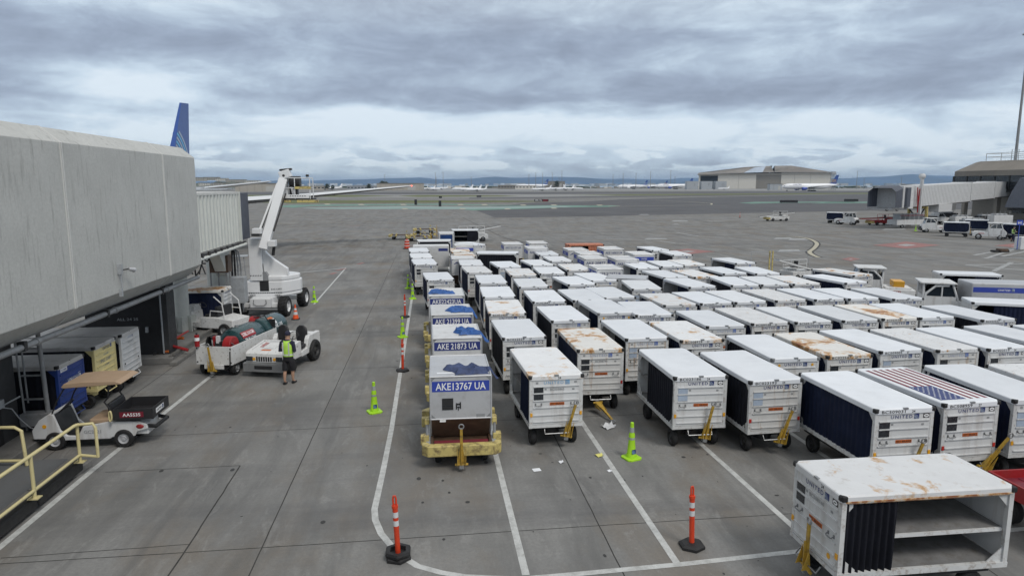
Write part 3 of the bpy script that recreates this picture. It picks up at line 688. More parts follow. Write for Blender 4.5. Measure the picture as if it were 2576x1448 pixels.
def cart(loc, rz, label, roof='clean', cur='full', col='navy', letter='dark', num=None, year='24', bar='up', group=None, lod=0, right='rightfull', holder='dark', grey_bump=False, barx=.22, pnum=None):
    i = cart_n[0]; cart_n[0] += 1
    t = thing('baggage_cart', label, 'baggage cart', loc, rz, group)
    link('chassis', CM['chassis'], t); link('end_panel', CM['end_panel'], t); link('end_panel', CM['end_panel_far'], t)
    link('roof', CM['roof_roof_' + roof], t)
    if cur: link('curtain', CM['curtain_%s_%s' % (cur, col)], t)
    if right: link('curtain', CM['curtain_%s_%s' % (right, col)], t)
    if cur in ('near', 'most', None) or right == 'right': link('shelf', CM['shelf'], t)
    for sx in (-1, 1):
        for sy in (-1, 1):
            o = link('corner_bumper', CM['corner_bumper'], t, (sx*(CW/2-.03), sy*(CL/2-.035), 1.835), 0 if sy < 0 else pi)
            if grey_bump and sy < 0:
                o['label'] = 'worn grey corner bumper'; o.material_slots[0].link = 'OBJECT'; o.material_slots[0].material = MATS['plastic_grey']
    link('lettering', CM['lettering_' + letter], t)
    if (num or letter == 'dark'): link('fleet_number', number_mesh(num, year if letter == 'dark' else None) if (num or year) else number_mesh(None, '24'), t)
    if pnum:
        b = MB(); b.text(pnum, (-.16, Y0+.006, 1.49), .062, 'ink_grey', width=.36); b.build('panel_number', t)
    if lod < 2:
        for x in (-.45,):
            for z in (1.515, 1.335): link('document_holder', CM['document_holder_' + holder], t, (x, Y0+.011, z))
        for x in (-.45, .45): link('handle', CM['handle'], t, (x, Y0+.011, 1.135))
        link('brake_sign', CM['brake_sign'], t, (0.02, Y0+.011, 1.15))
        for x in (X0+.05, X1-.05): link('reflector', CM['reflectors_' + ('red' if i % 2 else 'amber')], t, (x, Y0+.004, .885))
        if letter == 'amber':
            for x in (-.47, .49): link('sticker', CM['sticker'], t, (x, Y0+.008, 1.68))
        if bar == 'up':
            o = link('tow_bar', CM['tow_bar'], t, (barx-.10, Y0-.06, .30)); o.rotation_euler = (radians(6), radians(14 + 4*sin(i*2.3)), 0)
        elif bar == 'down':
            o = link('tow_bar', CM['tow_bar'], t, (-.08, Y0-.04, .33)); o.rotation_euler = (radians(107), 0, radians(14))
        elif bar == 'right':
            o = link('tow_bar', CM['tow_bar'], t, (.34, Y0-.05, .36)); o.rotation_euler = (radians(8), radians(33), 0)
    for sx in (-1, 1):
        for y in (Y0+.38, Y1-.5):
            w = link('wheel', CM['wheel'], t, (sx*.52, y, .22)); link('rim', CM['rim'], w)
    return t
def cart_at(NL, FL, label, fl=False, **k):
    p = S(*NL, CHH); q = S(*FL, CHH); d = q - p; a = atan2(d.y, d.x) - pi/2
    a = max(-.10, min(.10, a)) if abs(a) < .3 else a
    u = Vector((cos(a), sin(a), 0)); w = Vector((-sin(a), cos(a), 0)); c = p + u*CW/2 + w*CL/2
    return cart((c.x, c.y, 0), a, label, **k)
G = 'white baggage carts parked in rows'
ROWS = {}
T = [  # row, NL, FL, label hint, options
 # front row
 (1, (1974, 1403), (1904, 1304), 'rust-speckled white baggage cart with pale blue lettering beside the nearest yellow dolly', dict(roof='light_rust', cur='near', letter='sky', barx=.34, pnum='BC503865')),
 (1, (2152, 1304), (2078, 1225), 'cart with big rust patches on its roof and tow bar lying on the ground', dict(roof='heavy_rust', bar='down', letter='pale', pnum='BC508746')),
 (1, (2519, 1407), (2376, 1301), 'clean white baggage cart numbered BC023186 with a partly drawn black curtain', dict(num='BC023186', col='black', cur='most')),
 (1, (2799, 1420), (2606, 1310), 'clean white baggage cart numbered BC023193', dict(num='BC023193', col='black', holder='blue')),
 (1, (3269, 1528), (2979, 1387), 'white baggage cart numbered BC509031 with a flat navy curtain', dict(num='BC509031')),
 (1, (3526, 1507), (3194, 1374), 'white baggage cart with the stars and stripes on its roof, numbered BC508959', dict(num='BC508959', year='27', bar='right', flag=1)),
 (1, (3787, 1490), (3418, 1354), 'white baggage cart just right of the one with the flag roof', dict(letter='pale')),
 (1, (4060, 1485), (3652, 1349), 'rust-mottled baggage cart at the right edge, two right of the flag roof', dict(roof='speckled')),
 # second row
 (2, (1877, 1260), (1835, 1195), 'white baggage cart numbered BC022529', dict(num='BC022529', year='27', col='black')),
 (2, (2058, 1196), (2006, 1145), 'white baggage cart with black doorway, right of BC022529', dict(col='black', letter='pale')),
 (2, (2334, 1262), (2243, 1194), 'white baggage cart with washed-out lettering and half-open side, left of BC508929', dict(letter='pale', cur='near', col='black')),
 (2, (2538, 1269), (2418, 1198), 'white baggage cart numbered BC508929 with brown scrapes on its roof', dict(num='BC508929', year='27', roof='light_rust')),
 (2, (2883, 1337), (2699, 1248), 'white baggage cart with torn grey corner bumpers, left of BC022541', dict(letter='amber', grey_bump=True, col='black')),
 (2, (3085, 1326), (2879, 1240), 'white baggage cart numbered BC022541 with rust across its roof', dict(num='BC022541', year='23', roof='heavy_rust')),
 (2, (3289, 1310), (3053, 1231), 'white baggage cart numbered BC509005 with a smooth roof', dict(num='BC509005', year='27')),
 (2, (3503, 1306), (3236, 1227), 'white baggage cart with grey speckled roof and rust runs under its edge', dict(roof='speckled', letter='pale')),
 (2, (3693, 1300), (3394, 1219), 'white baggage cart numbered BC022519', dict(num='BC022519')),
 (2, (3905, 1290), (3552, 1215), 'white baggage cart right of BC022519, cut by the right edge', dict()),
 (2, (4110, 1285), (3786, 1220), 'baggage cart showing only a corner at the right edge, behind the rust-mottled one', dict()),
 # third row
 (3, (1828, 1169), (1809, 1124), 'white baggage cart numbered BC022828', dict(num='BC022828', year='24', roof='light_rust')),
 (3, (1989, 1124), (1958, 1088), 'white baggage cart numbered BC022842', dict(num='BC022842', year='27')),
 (3, (2231, 1168), (2162, 1124), 'white baggage cart with grey corner bumpers and two orange dots, left of BC022820', dict(letter='amber', grey_bump=True, cur='near')),
 (3, (2377, 1175), (2300, 1124), 'white baggage cart numbered BC022820', dict(num='BC022820', year='23')),
 (3, (2636, 1217), (2517, 1157), 'white baggage cart with bluish smooth roof, left of BC509168', dict(letter='pale')),
 (3, (2805, 1205), (2667, 1150), 'white baggage cart numbered BC509168 with a scratched roof', dict(num='BC509168', roof='speckled')),
 (3, (2970, 1201), (2812, 1145), 'white baggage cart numbered BC509137', dict(num='BC509137', roof='scuffed')),
 (3, (3148, 1195), (2970, 1141), 'white baggage cart numbered BC022510', dict(num='BC022510', year='23', roof='scuffed')),
 (3, (3293, 1189), (3109, 1136), 'baggage cart numbered BC022538 with two brown rust patches on its roof', dict(num='BC022538', year='23', roof='heavy_rust')),
 (3, (3437, 1185), (3240, 1134), 'white baggage cart between BC022538 and BC022537', dict(letter='pale')),
 (3, (3663, 1193), (3422, 1137), 'white baggage cart numbered BC022537 in front of the grey-sided cart', dict(num='BC022537', year='23', col='black')),
 # fourth row
 (4, (1804, 1107), (1790, 1069), '', dict(letter='amber')),
 (4, (1940, 1070), (1914, 1039), '', dict(cur='near')),
 (4, (2140, 1119), (2084, 1082), '', dict(col='black')),
 (4, (2258, 1110), (2183, 1074), '', dict(letter='pale')),
 (4, (2479, 1138), (2383, 1095), '', dict(roof='light_rust', letter='pale')),
 (4, (2615, 1131), (2508, 1091), 'white baggage cart numbered BC508971', dict(num='BC508971', year='21')),
 (4, (2748, 1126), (2627, 1086), '', dict(roof='scuffed')),
 (4, (2897, 1120), (2770, 1082), '', dict(roof='speckled')),
 (4, (3041, 1116), (2897, 1078), 'white baggage cart numbered BC022200', dict(num='BC022200', year='25')),
 (4, (3168, 1114), (3020, 1074), '', dict(letter='pale')),
 (4, (3336, 1114), (3172, 1076), 'white baggage cart numbered BC023180, next to the nearer cabbed tractor', dict(num='BC023180')),
 # fifth row
 (5, (1788, 1055), (1771, 1027), '', dict()),
 (5, (1906, 1027), (1887, 1005), '', dict(roof='light_rust')),
 (5, (2015, 1020), (1992, 999), '', dict(num='BC022838')),
 (5, (2122, 1061), (2033, 1033), '', dict(cur='near')),
 (5, (2206, 1046), (2126, 1021), '', dict(letter='pale')),
 (5, (2360, 1077), (2320, 1046), '', dict(letter='pale', cur=None)),
 (5, (2573, 1070), (2475, 1044), '', dict(cur='near')),
 (5, (2730, 1063), (2652, 1035), '', dict(col='black')),
 (5, (2842, 1061), (2758, 1032), '', dict(roof='scuffed')),
 (5, (2962, 1058), (2859, 1029), '', dict(roof='light_rust')),
 (5, (3140, 1054), (2990, 1024), '', dict(letter='pale', a=.22)),
 (5, (3200, 1027), (3025, 1005), '', dict(roof='light_rust', a=.25)),
 # sixth row
 (6, (1745, 1017), (1721, 994), '', dict(roof='speckled')),
 (6, (1861, 996), (1807, 977), '', dict(col='black')),
 (6, (1983, 989), (1930, 972), '', dict()),
 (6, (2118, 1007), (2082, 987), '', dict(roof='light_rust')),
 (6, (2477, 1035), (2398, 1011), '', dict(col='black')),
 (6, (2590, 1033), (2491, 1004), '', dict(roof='light_rust')),
 (6, (2699, 1020), (2604, 995), '', dict(col='black')),
 (6, (2821, 1020), (2727, 993), '', dict(cur='near')),
 # seventh row
 (7, (1718, 989), (1709, 968), '', dict(roof='scuffed')),
 (7, (2054, 974), (2026, 957), '', dict(roof='scuffed')),
 (7, (2376, 1000), (2320, 979), '', dict(cur='near')),
 (7, (2468, 993), (2416, 974), '', dict(col='black')),
 (7, (2550, 988), (2486, 967), '', dict(roof='light_rust')),
 (7, (2744, 981), (2660, 964), '', dict(cur='near', a=.12)),
 # eighth and beyond
 (8, (1697, 958), (1692, 943), '', dict(roof='heavy_rust')),
 (8, (1683, 939), (1680, 927), '', dict(roof='heavy_rust')),
 (8, (2014, 951), (1990, 937), '', dict()),
 (8, (2512, 951), (2461, 937), '', dict(col='black')),
 (8, (2433, 933), (2365, 922), '', dict(letter='pale', a=.12)),
 # left column
 (9, (1548, 986), (1531, 968), 'white baggage cart behind the first lime cones, farther of the two left-column carts', dict(num='BC022815')),
 (9, (1536, 962), (1528, 946), 'white baggage cart third from the back of the left column', dict(roof='scuffed')),
 (9, (1530, 939), (1524, 926), 'white baggage cart with its right side open, near the striped barrel', dict(right=None)),
 (9, (1595, 1044), (1569, 1018), 'white baggage cart directly behind the container marked AKE22423UA', dict(num='BC022801')),
]
random.seed(5)
ordn = ['zero', 'first', 'second', 'third', 'fourth', 'fifth', 'sixth', 'seventh', 'eighth', 'ninth', 'tenth', 'eleventh', 'twelfth']
rown = {4: 'fourth row of the main block', 5: 'fifth row of the main block', 6: 'sixth row of the main block', 7: 'seventh row, toward the back', 8: 'back row of white carts'}
rdesc = {'clean': 'clean-roofed', 'scuffed': 'scuffed', 'light_rust': 'lightly rusted', 'heavy_rust': 'rusty-roofed', 'speckled': 'speckle-roofed'}
cnt = {}
for row, NL, FL, lab, o in T:
    o = dict(o); i_ = sum(cnt.values()); flag = o.pop('flag', 0); aa = o.pop('a', None); cnt[row] = cnt.get(row, 0) + 1
    if row >= 4 and 'letter' not in o and 'num' not in o and i_ % 3 == 0: o['letter'] = 'pale'
    if i_ % 4 == 2 and 'holder' not in o: o['holder'] = 'blue'
    if row >= 3 and 'roof' not in o and i_ % 3 == 1 and not lab: o['roof'] = 'scuffed'
    if not lab: lab = '%s white baggage cart, %s from left in the %s' % (rdesc[o.get('roof', 'clean')], ordn[cnt[row]], rown[row])
    t = cart_at(NL, FL, lab, group=G, lod=0 if row <= 3 or row == 9 else 1, **o)
    if aa: t.rotation_euler.z = aa
    t.rotation_euler.z += radians(random.uniform(-.8, .8)); t.rotation_euler.x = radians(random.uniform(-.25, .25)); t.rotation_euler.y = radians(random.uniform(-.35, .35))
    if o.get('roof') in ('speckled', 'heavy_rust') or i_ % 7 == 3:
        for c_ in kids(t):
            if c_.name.startswith('end_panel'): c_.material_slots[0].link = 'OBJECT'; c_.material_slots[0].material = MATS['white_rust_streaked']
    if flag:
        b = MB(); z = 1.889; w, l = 1.16, 2.45; x0, y1 = -w/2, l/2
        b.box(x0, y1-l, z-.003, x0+w, y1, z, 'ink_white')
        sw = w/13
        for k in range(0, 13, 2):
            yb = y1-l*1.0 if k > 6 else y1-l+.4*l
            b.box(x0+sw*k, yb, z, x0+sw*(k+1), y1, z+.002, 'maroon')
        b.box(x0, y1-l, z, x0+sw*7, y1-l+.4*l, z+.003, 'ink_navy')
        for r in range(9):
            for q in range(6 if r % 2 == 0 else 5):
                cx = x0 + sw*7*(r+1)/10; cy = y1-l + .4*l*((q+.5)/6 if r % 2 == 0 else (q+1)/6); s = []
                for j in range(10): a = j*pi/5; R = .026 if j % 2 == 0 else .011; s.append((cx+R*cos(a), cy+R*sin(a)*1.2, z+.0045))
                b.poly(s, 'ink_white')
        b.build('flag_decal', t)
# the big near cart, turned side-on with its open shelves toward us
pc = S(3144, 1852, CHH); big = cart((pc.x+CL/2, pc.y+CW/2, 0), -pi/2, 'nearest baggage cart, side-on with open shelves, numbered BC508760', roof='light_rust', cur='full', right='right', col='black', letter='dark', num=None, year='24', group=G, barx=.05)
b = MB(); y = Y0+.006; b.text('BC508760', (-.20, y, 1.49), .062, 'ink_grey', width=.42); b.build('panel_number', big)
b = MB(); b.cyl((.42, Y0+.009, .78), (.42, Y0+.004, .78), .045, 'amber_plastic', n=16); b.build('sticker', big)
b = MB(); b.box(X1+.011, Y0+.05, 1.775, X1+.018, Y1-.05, 1.80, 'rusty_edge'); b.box(X1-.02, Y0+.1, 1.755, X1+.005, Y1-.1, 1.767, 'rusty_edge'); b.build('roof_lip', big)
for nm, y in (('BC508746', None),): pass

# other carts at the back and sides, turned other ways
def cart_c(u, v, z, rz, label, **k):      # by image position of roof centre
    p = at(u, v, z); return cart((p.x, p.y, 0), rz, label, **k)
cart_c(1092, 603.5, CHH, pi/2, 'long dark-curtained baggage cart side-on behind the left column', roof='scuffed', col='black', group=G, lod=2)
cart_c(1183, 612, CHH, .4, 'white baggage cart turned askew near the back, left of the blue-striped container', group=G, lod=2)
cart_c(1252, 634, CHH, radians(78), 'white baggage cart turned side-on with a wide black opening, mid back', col='black', group=G, lod=2)
cart_c(1170, 577, CHH, pi/2, 'white baggage cart side-on behind the belt loader at the back', cur='near', col='black', group=G, lod=2)
cart((*S(2430, 985, 0)[:2], 0), .05, 'white baggage cart half hidden by containers near the back', group=G, lod=2) if False else None
cart_c(2432, 686, CHH, radians(68), 'dark-curtained baggage cart side-on beyond the cabbed tractors', cur='near', col='navy', group=G, lod=1)
cart_c(2535, 757, CHH, radians(66), 'baggage cart with grey inner end and navy curtain at the right edge', cur='most', col='navy', group=G, lod=1)
cart_c(2330, 714, CHH, 0, 'x', group=G) if False else None
# orange-framed cart
oc = cart_c(1470, 609.5, 2.0, pi/2, 'orange-painted baggage cart standing open behind the containers', cur='near', col='black', lod=2)
for c in kids(oc):
    if c.name.split('.')[0] in ('roof', 'chassis', 'end_panel') or (c.name.startswith('curtain') and c.data == CM['curtain_near_black']):
        for sl in c.material_slots: sl.link = 'OBJECT'; sl.material = MATS['brick_orange']
for c in kids(oc):
    if c.name.split('.')[0] == 'lettering': bpy.data.objects.remove(c)
# side carts standing under the walkway: blue, yellow, white
def coloured(p, lab, m, letters, dark):
    t = cart((p[0], p[1], 0), pi/2, lab, cur='full', right='rightfull', col='black', letter='pale', lod=2)
    for c in kids(t):
        n = c.name.split('.')[0]
        if n in ('roof', 'chassis', 'end_panel'):
            for sl in c.material_slots: sl.link = 'OBJECT'; sl.material = MATS[m if n != 'roof' else dark]
        if n in ('lettering', 'fleet_number'): bpy.data.objects.remove(c)
    b = MB(); letters(b); b.build('lettering', t); return t
YF = Y0+.008
def l_blue(b): b.box(-.53, YF, 1.66, -.2, YF+.003, 1.76, 'ink_white'); b.text('CC24081', (-.5, YF-.004, 1.68), .055, 'ink_navy', width=.26); b.text('UNITED', (-.22, YF-.004, 1.32), .11, 'ink_white', width=.5, spacing=1.2); logo(b, .31, YF-.004, 1.32, .13, 'ink_white', 'ink_navy')
def l_yel(b): b.text('UNITED', (-.15, YF-.004, 1.66), .08, 'ink_navy', width=.42, spacing=1.2); logo(b, .31, YF-.004, 1.66, .11); b.text('BC502580', (-.12, YF-.004, 1.49), .05, 'ink_grey', width=.3); b.text('SPILL CART', (-.35, YF-.004, 1.31), .09, 'ink_grey', width=.7); b.text('LV12998', (-.08, YF-.004, 1.17), .05, 'ink_grey', width=.26)
def l_wht(b): b.text('UNITED', (-.2, YF-.004, 1.67), .05, 'ink_faded', width=.3); logo(b, .12, YF-.004, 1.67, .06); b.text('PARTS CART', (-.2, YF-.004, 1.51), .05, 'ink_grey', width=.36); b.text('LV0660', (-.1, YF-.004, 1.42), .045, 'ink_grey', width=.22); b.cyl((-.5, YF+.001, .9), (-.5, YF-.004, .9), .04, 'ink_black'); b.cyl((.5, YF+.001, .9), (.5, YF-.004, .9), .04, 'ink_black')
coloured((-9.65-CL/2+.05, 19.02, 0), 'blue baggage cart under the walkway beside the ladder', 'cart_blue', l_blue, 'roof_dirty')
coloured((-9.68-CL/2, 21.15, 0), 'yellow spill cart between the blue cart and the white cart', 'cart_yellow', l_yel, 'roof_dirty')
coloured((-9.62-CL/2, 22.75, 0), 'white parts cart with grey roof, right of the yellow spill cart', 'white_paint', l_wht, 'roof_dirty')
cart((-10.3-.3, 31.9, 0), pi/2, 'dark-curtained baggage cart side-on behind the white column', roof='heavy_rust', cur='full', col='navy', lod=2)

# ------------------------------------------------------------------ air cargo containers (half-width, sloped lower edge) and their dollies
UM = {}
def uld(b, w=1.42, l=1.98, h=1.58, skin='uld_white', z0=0):
    y0, y1 = -l/2, l/2
    prof = [(y0, z0+.60), (y0, z0+h-.03), (y0+.03, z0+h), (y1-.03, z0+h), (y1, z0+h-.03), (y1, z0), (y0+.46, z0)]
    b.prism(prof, 'x', -w/2, w/2, skin)
    b.poly([(-w/2+.02, y0-.003, z0+.59), (w/2-.02, y0-.003, z0+.59), (w/2-.02, y0+.45, z0), (-w/2+.02, y0+.45, z0)], 'brown_steel')
    fr = 'aluminium'
    for x in (-w/2, w/2):
        for (a, c) in (((y0, z0+.60), (y0, z0+h)), ((y1, z0), (y1, z0+h)), ((y0, z0+h), (y1, z0+h)), ((y0+.46, z0), (y0, z0+.60)), ((y0+.46, z0), (y1, z0))):
            b.cyl((x, a[0], a[1]), (x, c[0], c[1]), .022, fr, n=6)
    for (y, z) in ((y0, z0+h), (y0, z0+.60), (y1, z0+h), (y1, z0)): b.cyl((-w/2, y, z), (w/2, y, z), .02, fr, n=6)
    for sx in (-1, 1):
        for z, s in ((z0+h, -1), (z0+.60, 1)):
            x = sx*w/2; b.poly([(x, y0-.004, z), (x-sx*.14, y0-.004, z), (x, y0-.004, z+s*.14)], 'grey_metal')
        for y, s in ((y1, -1), (y0, 1)): b.poly([(sx*(w/2+.004), y, z0+h), (sx*(w/2+.004), y+s*.14, z0+h), (sx*(w/2+.004), y, z0+h-.14)], 'grey_metal')
def dolly_parts(t):
    if 'dolly' not in UM:
        b = MB()
        b.box(-.66, -.95, .40, .66, .95, .46, 'brown_steel')
        for sx in (-1, 1): b.box(sx*.78-.05, -1.25, .38, sx*.78+.05, 1.2, .50, 'galvanised'); b.box(sx*.69-.03, -1.2, .46, sx*.69+.03, 1.1, .53, 'brown_steel')
        for k in range(6): b.cyl((-.64, -1.15+k*.07, .47), (.64, -1.15+k*.07, .47), .028, 'maroon', n=8)
        for k in range(5): b.box(-.4, -1.1+k*.5, .28, .4, -1.04+k*.5, .4, 'dark_steel')
        UM['dolly'] = b.build('x').data
        b = MB(); b.prism([(-.92, -1.27), (-.78, -1.42), (.78, -1.42), (.92, -1.27), (.92, -1.12), (.78, -1.12), (.74, -1.22), (-.74, -1.22), (-.78, -1.12), (-.92, -1.12)], 'z', .34, .60, 'old_yellow')
        UM['bumper'] = b.build('x', None, .02).data
        b = MB(); b.box(-.10, -.09, -.12, .10, .09, .12, 'old_yellow'); UM['lock'] = b.build('x', None, .02).data
        b = MB(); b.cyl((0, 0, -.12), (0, 0, .28), .035, 'galvanised', n=8); b.box(-.05, -.05, .25, .05, .05, .36, 'old_yellow'); UM['post'] = b.build('x').data
        for o in [o for o in bpy.data.objects if o.name.split('.')[0] == 'x']: bpy.data.objects.remove(o)
    link('frame', UM['dolly'], t)
    link('bumper', UM['bumper'], t); link('bumper', UM['bumper'], t, rz=pi)
    for sx in (-1, 1):
        for y in (-.72, .5, 1.05): link('side_lock', UM['lock'], t, (sx*.86, y, .52))
        link('side_post', UM['post'], t, (sx*.80, -.75, .66))
        for y in (-.8, .8): w = link('wheel', CM['wheel'], t, (sx*.55, y, .20)); link('rim', CM['rim'], w)
    o = link('tow_bar', CM['tow_bar'], t, (-.02, -1.50, .16)); o.rotation_euler = (radians(3), 0, 0)
def dolly(x, y, rz, label, face=None):
    t = thing('container_dolly', label, 'container dolly', (x, y, 0), rz, 'yellow container dollies'); dolly_parts(t); return t
def decal_banner(b, w, y, z, txt, th, m='banner_blue', ww=.9, hb=.25):
    b.box(-w/2+.04, y-.004, z, w/2-.04, y-.001, z+hb, m); b.text(txt, (0, y-.008, z+hb*.14), hb*.72, 'ink_white', align='c', width=(w-.12)*ww)
def container(x, y, rz, label, txt, z=.48, h=1.62, style='front', skin='uld_white', grp='air cargo containers'):
    t = thing('cargo_container', label, 'cargo container', (x, y, z), rz, grp)
    b = MB(); uld(b, h=h, skin=skin); b.build('body', t)
    b = MB(); yf = -.99
    if style == 'front': decal_banner(b, 1.42, yf, h-.36, txt, .2, 'banner_blue' if '13767' in txt else 'banner_navy')
    elif style == 'side':
        b.box(-.712-.003, -.9, h-.40, -.712, .9, h-.16, 'banner_blue'); b.text('UNITED', (-.717, .35, h-.335), .10, 'ink_white', u=(0, -1, 0), width=.5)
        b.text(txt, (0, yf-.006, h-.33), .15, 'ink_navy', align='c', width=1.2)
    else: b.box(-.65, yf-.004, h-.40, .65, yf-.001, h-.16, 'banner_blue'); b.text('UNITED', (0, yf-.007, h-.33), .09, 'ink_white', align='c', width=.4)
    b.build('banner', t); return t
AK = [((1605.6, 1407), 'AKE13767 UA', 'AKE13767 UA', 'AKE13767'), ((1614, 1264), 'AKE 21873 UA', 'AKE 21873 UA', 'AKE 21873'), ((1608, 1175.7), 'AKE 21399 UA', 'AKE 21399 UA', 'AKE 21399'), ((1600, 1105), 'AKE22423UA', 'AKE22423UA', 'AKE22423UA')]
tar = ['tarp_slate', 'tarp_blue', 'tarp_blue', 'tarp_blue']
WH = ['nearest', 'second nearest', 'third nearest', 'fourth nearest']
for i, (NL, txt, nm, short) in enumerate(AK):
    p = S(*NL, 2.1); x, y = p.x+.71, p.y+.99; rz = (-.01, 0, .01, 0)[i]
    dolly(x, y-.05, rz, '%s yellow dolly of the left column, under the container marked %s' % (WH[i], short))
    t = container(x, y, rz, '%s cargo container of the left column, marked %s, under a blue tarp' % (WH[i], txt), txt, skin='aluminium' if i == 0 else 'uld_white')
    if i == 0:
        b = MB(); yf = -.998; b.box(-.44, yf-.004, .82, -.18, yf, 1.10, 'ink_black'); b.box(-.42, yf-.007, .91, -.2, yf-.004, .925, 'placard_dark'); 
        for (a, c, d, e) in ((-.12, .83, -.09, .98), (-.09, .93, 0, .97), (-.03, .84, 0, 1.0), (-.10, .87, 0, .89), (-.07, .80, -.05, .9)): b.box(a, yf-.004, c, d, yf, e, 'ink_black')
        b.box(.36, yf-.003, .62, .56, yf, .70, 'ink_grey'); b.box(-.50, yf-.003, .53, -.36, yf, .60, 'ink_white'); b.build('markings', t)
        b = MB(); b.box(-.55, -.72, 1.622, -.13, -.62, 1.626, 'paper'); b.build('label_sheet', t)
    # crumpled cover lying on the roof
    b = MB(); n = 26; zt = .0; ox, oy = (.28, -.55) if i == 0 else (.40, -.30)
    if i == 3: ox, oy = -.22, -.2
    R = 1.0 if i == 0 else .85
    def hgt(u, w):
        q = (.5-abs(mnoise.noise(Vector((u*1.7+i*9, w*2.6, i)))))*.24 + (.5-abs(mnoise.noise(Vector((u*4+i*5, w*3, 3)))))*.13 - .04
        return max(.012, q)
    rings = []
    for a in range(n):
        row = []
        for c in range(n):
            u = a/(n-1)-.5; w = c/(n-1)-.5
            xx = ox + u*R*(1+.3*sin(5*w+i)) + .16*mnoise.noise(Vector((u*3, w*3+i*4, 8)))*1.3; yy = oy + w*.66*(1-.9*u if i else 1-.3*u) - u*(.30 if i else .12) + .03*sin(5*u+i)
            edge = min(a, n-1-a, c, n-1-c); zz = hgt(u, w)*(min(1, edge/2.0) if edge < 2 else 1) + .008
            if xx > .72: zz -= min(.25, (xx-.72)*1.6); 
            row.append((xx, yy, zz))
        rings.append(row)
    b.loft(rings, tar[i], False, True, False); b.loft([[(q[0], q[1], q[2]-.006) for q in r] for r in rings], tar[i], False, True, False)
    b.tube([(ox-.1, oy-.31, .02), (ox-.25, oy-.36, .012), (ox-.35, oy-.34, .012)], .01, 'ink_black', 5)
    o = b.build('tarp'); o.location = (x, y, .48+1.62); tag(o, ('dull slate blue' if i == 0 else 'bright blue') + ' crumpled cover lying on the %s container of the left column' % WH[i], 'tarp', 'covers on the container roofs')
    # further dollies' yellow parts show left of the column; the row stands close, so nothing else is needed
p = AY(1608*.6743, 1175*.6743, 23)
for (NL, txt, lab, st) in (((2227, 1004), 'AKE 21367 UA', 'cargo container marked AKE 21367 UA', 'side'), ((2180, 966), 'AKE 20877', 'cargo container third from the orange cart, just behind AKE 21367 UA', 'side'), ((2165, 949), 'AKE 25177', 'cargo container second from the orange cart', 'side'), ((2120, 934), 'AK7', 'cargo container directly in front of the orange cart', 'side'),
                           ((2253, 930), 'AKE 16063 UA', 'white cargo container right of the orange cart', 'plain'), ((2297, 969), 'AKE 21071 UA', 'cargo container with blue side stripe amid the middle of the container group', 'side'), ((2363, 950), '', 'cargo container with a blue stripe on its near face', 'stripe'),
                           ((1880, 912), 'AKE 221157 UA', 'cargo container with blue side stripe at the back, left of the container pair', 'side'), ((1975, 908), 'AKE 223 UA', 'farther cargo container of the pair at the back', 'side'), ((1970, 928), 'AKE 24567 UA', 'nearer cargo container of the pair at the back', 'side'),
                           ((1637+0, 870), 'AKE 26716', 'white cargo container beside the stacked yellow dollies', 'side')):
    p = S(*NL, 2.1); container(p.x+.71, p.y+.99, 0, lab, txt, style='front' if st == 'x' else ('stripe' if st == 'stripe' else 'side'))
    dolly(p.x+.71, p.y+.95, 0, 'yellow dolly under the ' + lab.replace(' at the back', '')[:70])
p = S(2340, 1041, 1.9); t = container(p.x+.2, p.y+.7, radians(68), 'grey-topped cargo container with long blue stripe low between the carts', '', z=.3, style='stripe', skin='aluminium')
p = S(1687, 917, 2.1); container(p.x+.9, p.y+.9, 0, 'white cargo container with navy band at the back of the left lanes', '', style='stripe')
p = at(1163, 648, 1.9); t = container(p.x, p.y, 0, 'small round-edged white container among the left lanes', 'AKE', z=.3, style='side')
p = S(1540, 918, 2.0); t = thing('cargo_container', 'long white container with a short navy band in the left column', 'cargo container', (p.x+1.35, p.y+.75, .4), 0)
b = MB(); b.box(-1.35, -.75, 0, 1.35, .75, 1.6, 'uld_white'); b.build('body', t, .03); b = MB(); b.box(.55, -.757, 1.2, 1.25, -.752, 1.4, 'banner_navy'); b.box(-1.25, -.757, 1.05, -.4, -.752, 1.35, 'hangar_skylight'); b.build('banner', t)
p = at(1124, 622, 1.0); b = MB(); b.box(-.6, -.05, .3, .6, .7, 2.05, 'blue_cloth'); b.box(-.62, -.07, 2.05, .62, .72, 2.12, 'white_frame'); 
for x in (-.6, .6): b.box(x-.04, -.08, .25, x+.04, -.055, 2.05, 'white_frame')
o = b.build('covered_cage'); o.location = (p.x, p.y+1.2, 0); tag(o, 'tall trolley with a deep blue cover at the back of the left lanes', 'trolley')
# wide container at the right edge
p = at(2520, 712, 2.15); t = thing('cargo_container', 'long grey cargo container with blue banner at the right edge', 'cargo container', (p.x+.9, p.y+.4, .5), radians(-18))
b = MB(); b.box(-1.95, -.75, 0, 1.95, .75, 1.63, 'aluminium')
b.build('body', t, .03); b = MB(); b.box(-1.9, -.757, 1.22, 1.9, -.752, 1.45, 'banner_blue'); b.text('UNITED', (-.9, -.76, 1.29), .09, 'ink_white', width=.5, spacing=1.2); logo(b, -.35, -.76, 1.28, .12, 'placard_blue', 'ink_navy'); b.build('banner', t)
# stacked low dollies at the back
for i, (u, v, z, rz) in enumerate(((1008, 602, 0, pi/2), (1052, 606, 0, pi/2+.1), (1068, 598, 0, pi/2), (1068, 598, .55, pi/2+.05))):
    t = thing('container_dolly', ['empty yellow dolly at the far left of the stacked dollies', 'empty yellow dolly nearest the striped barrel', 'lower empty dolly of the stacked pair', 'upper empty dolly of the stacked pair'][i], 'container dolly', at(u, v, 0) + Vector((0, 0, z)), rz, 'yellow container dollies'); dolly_parts(t)
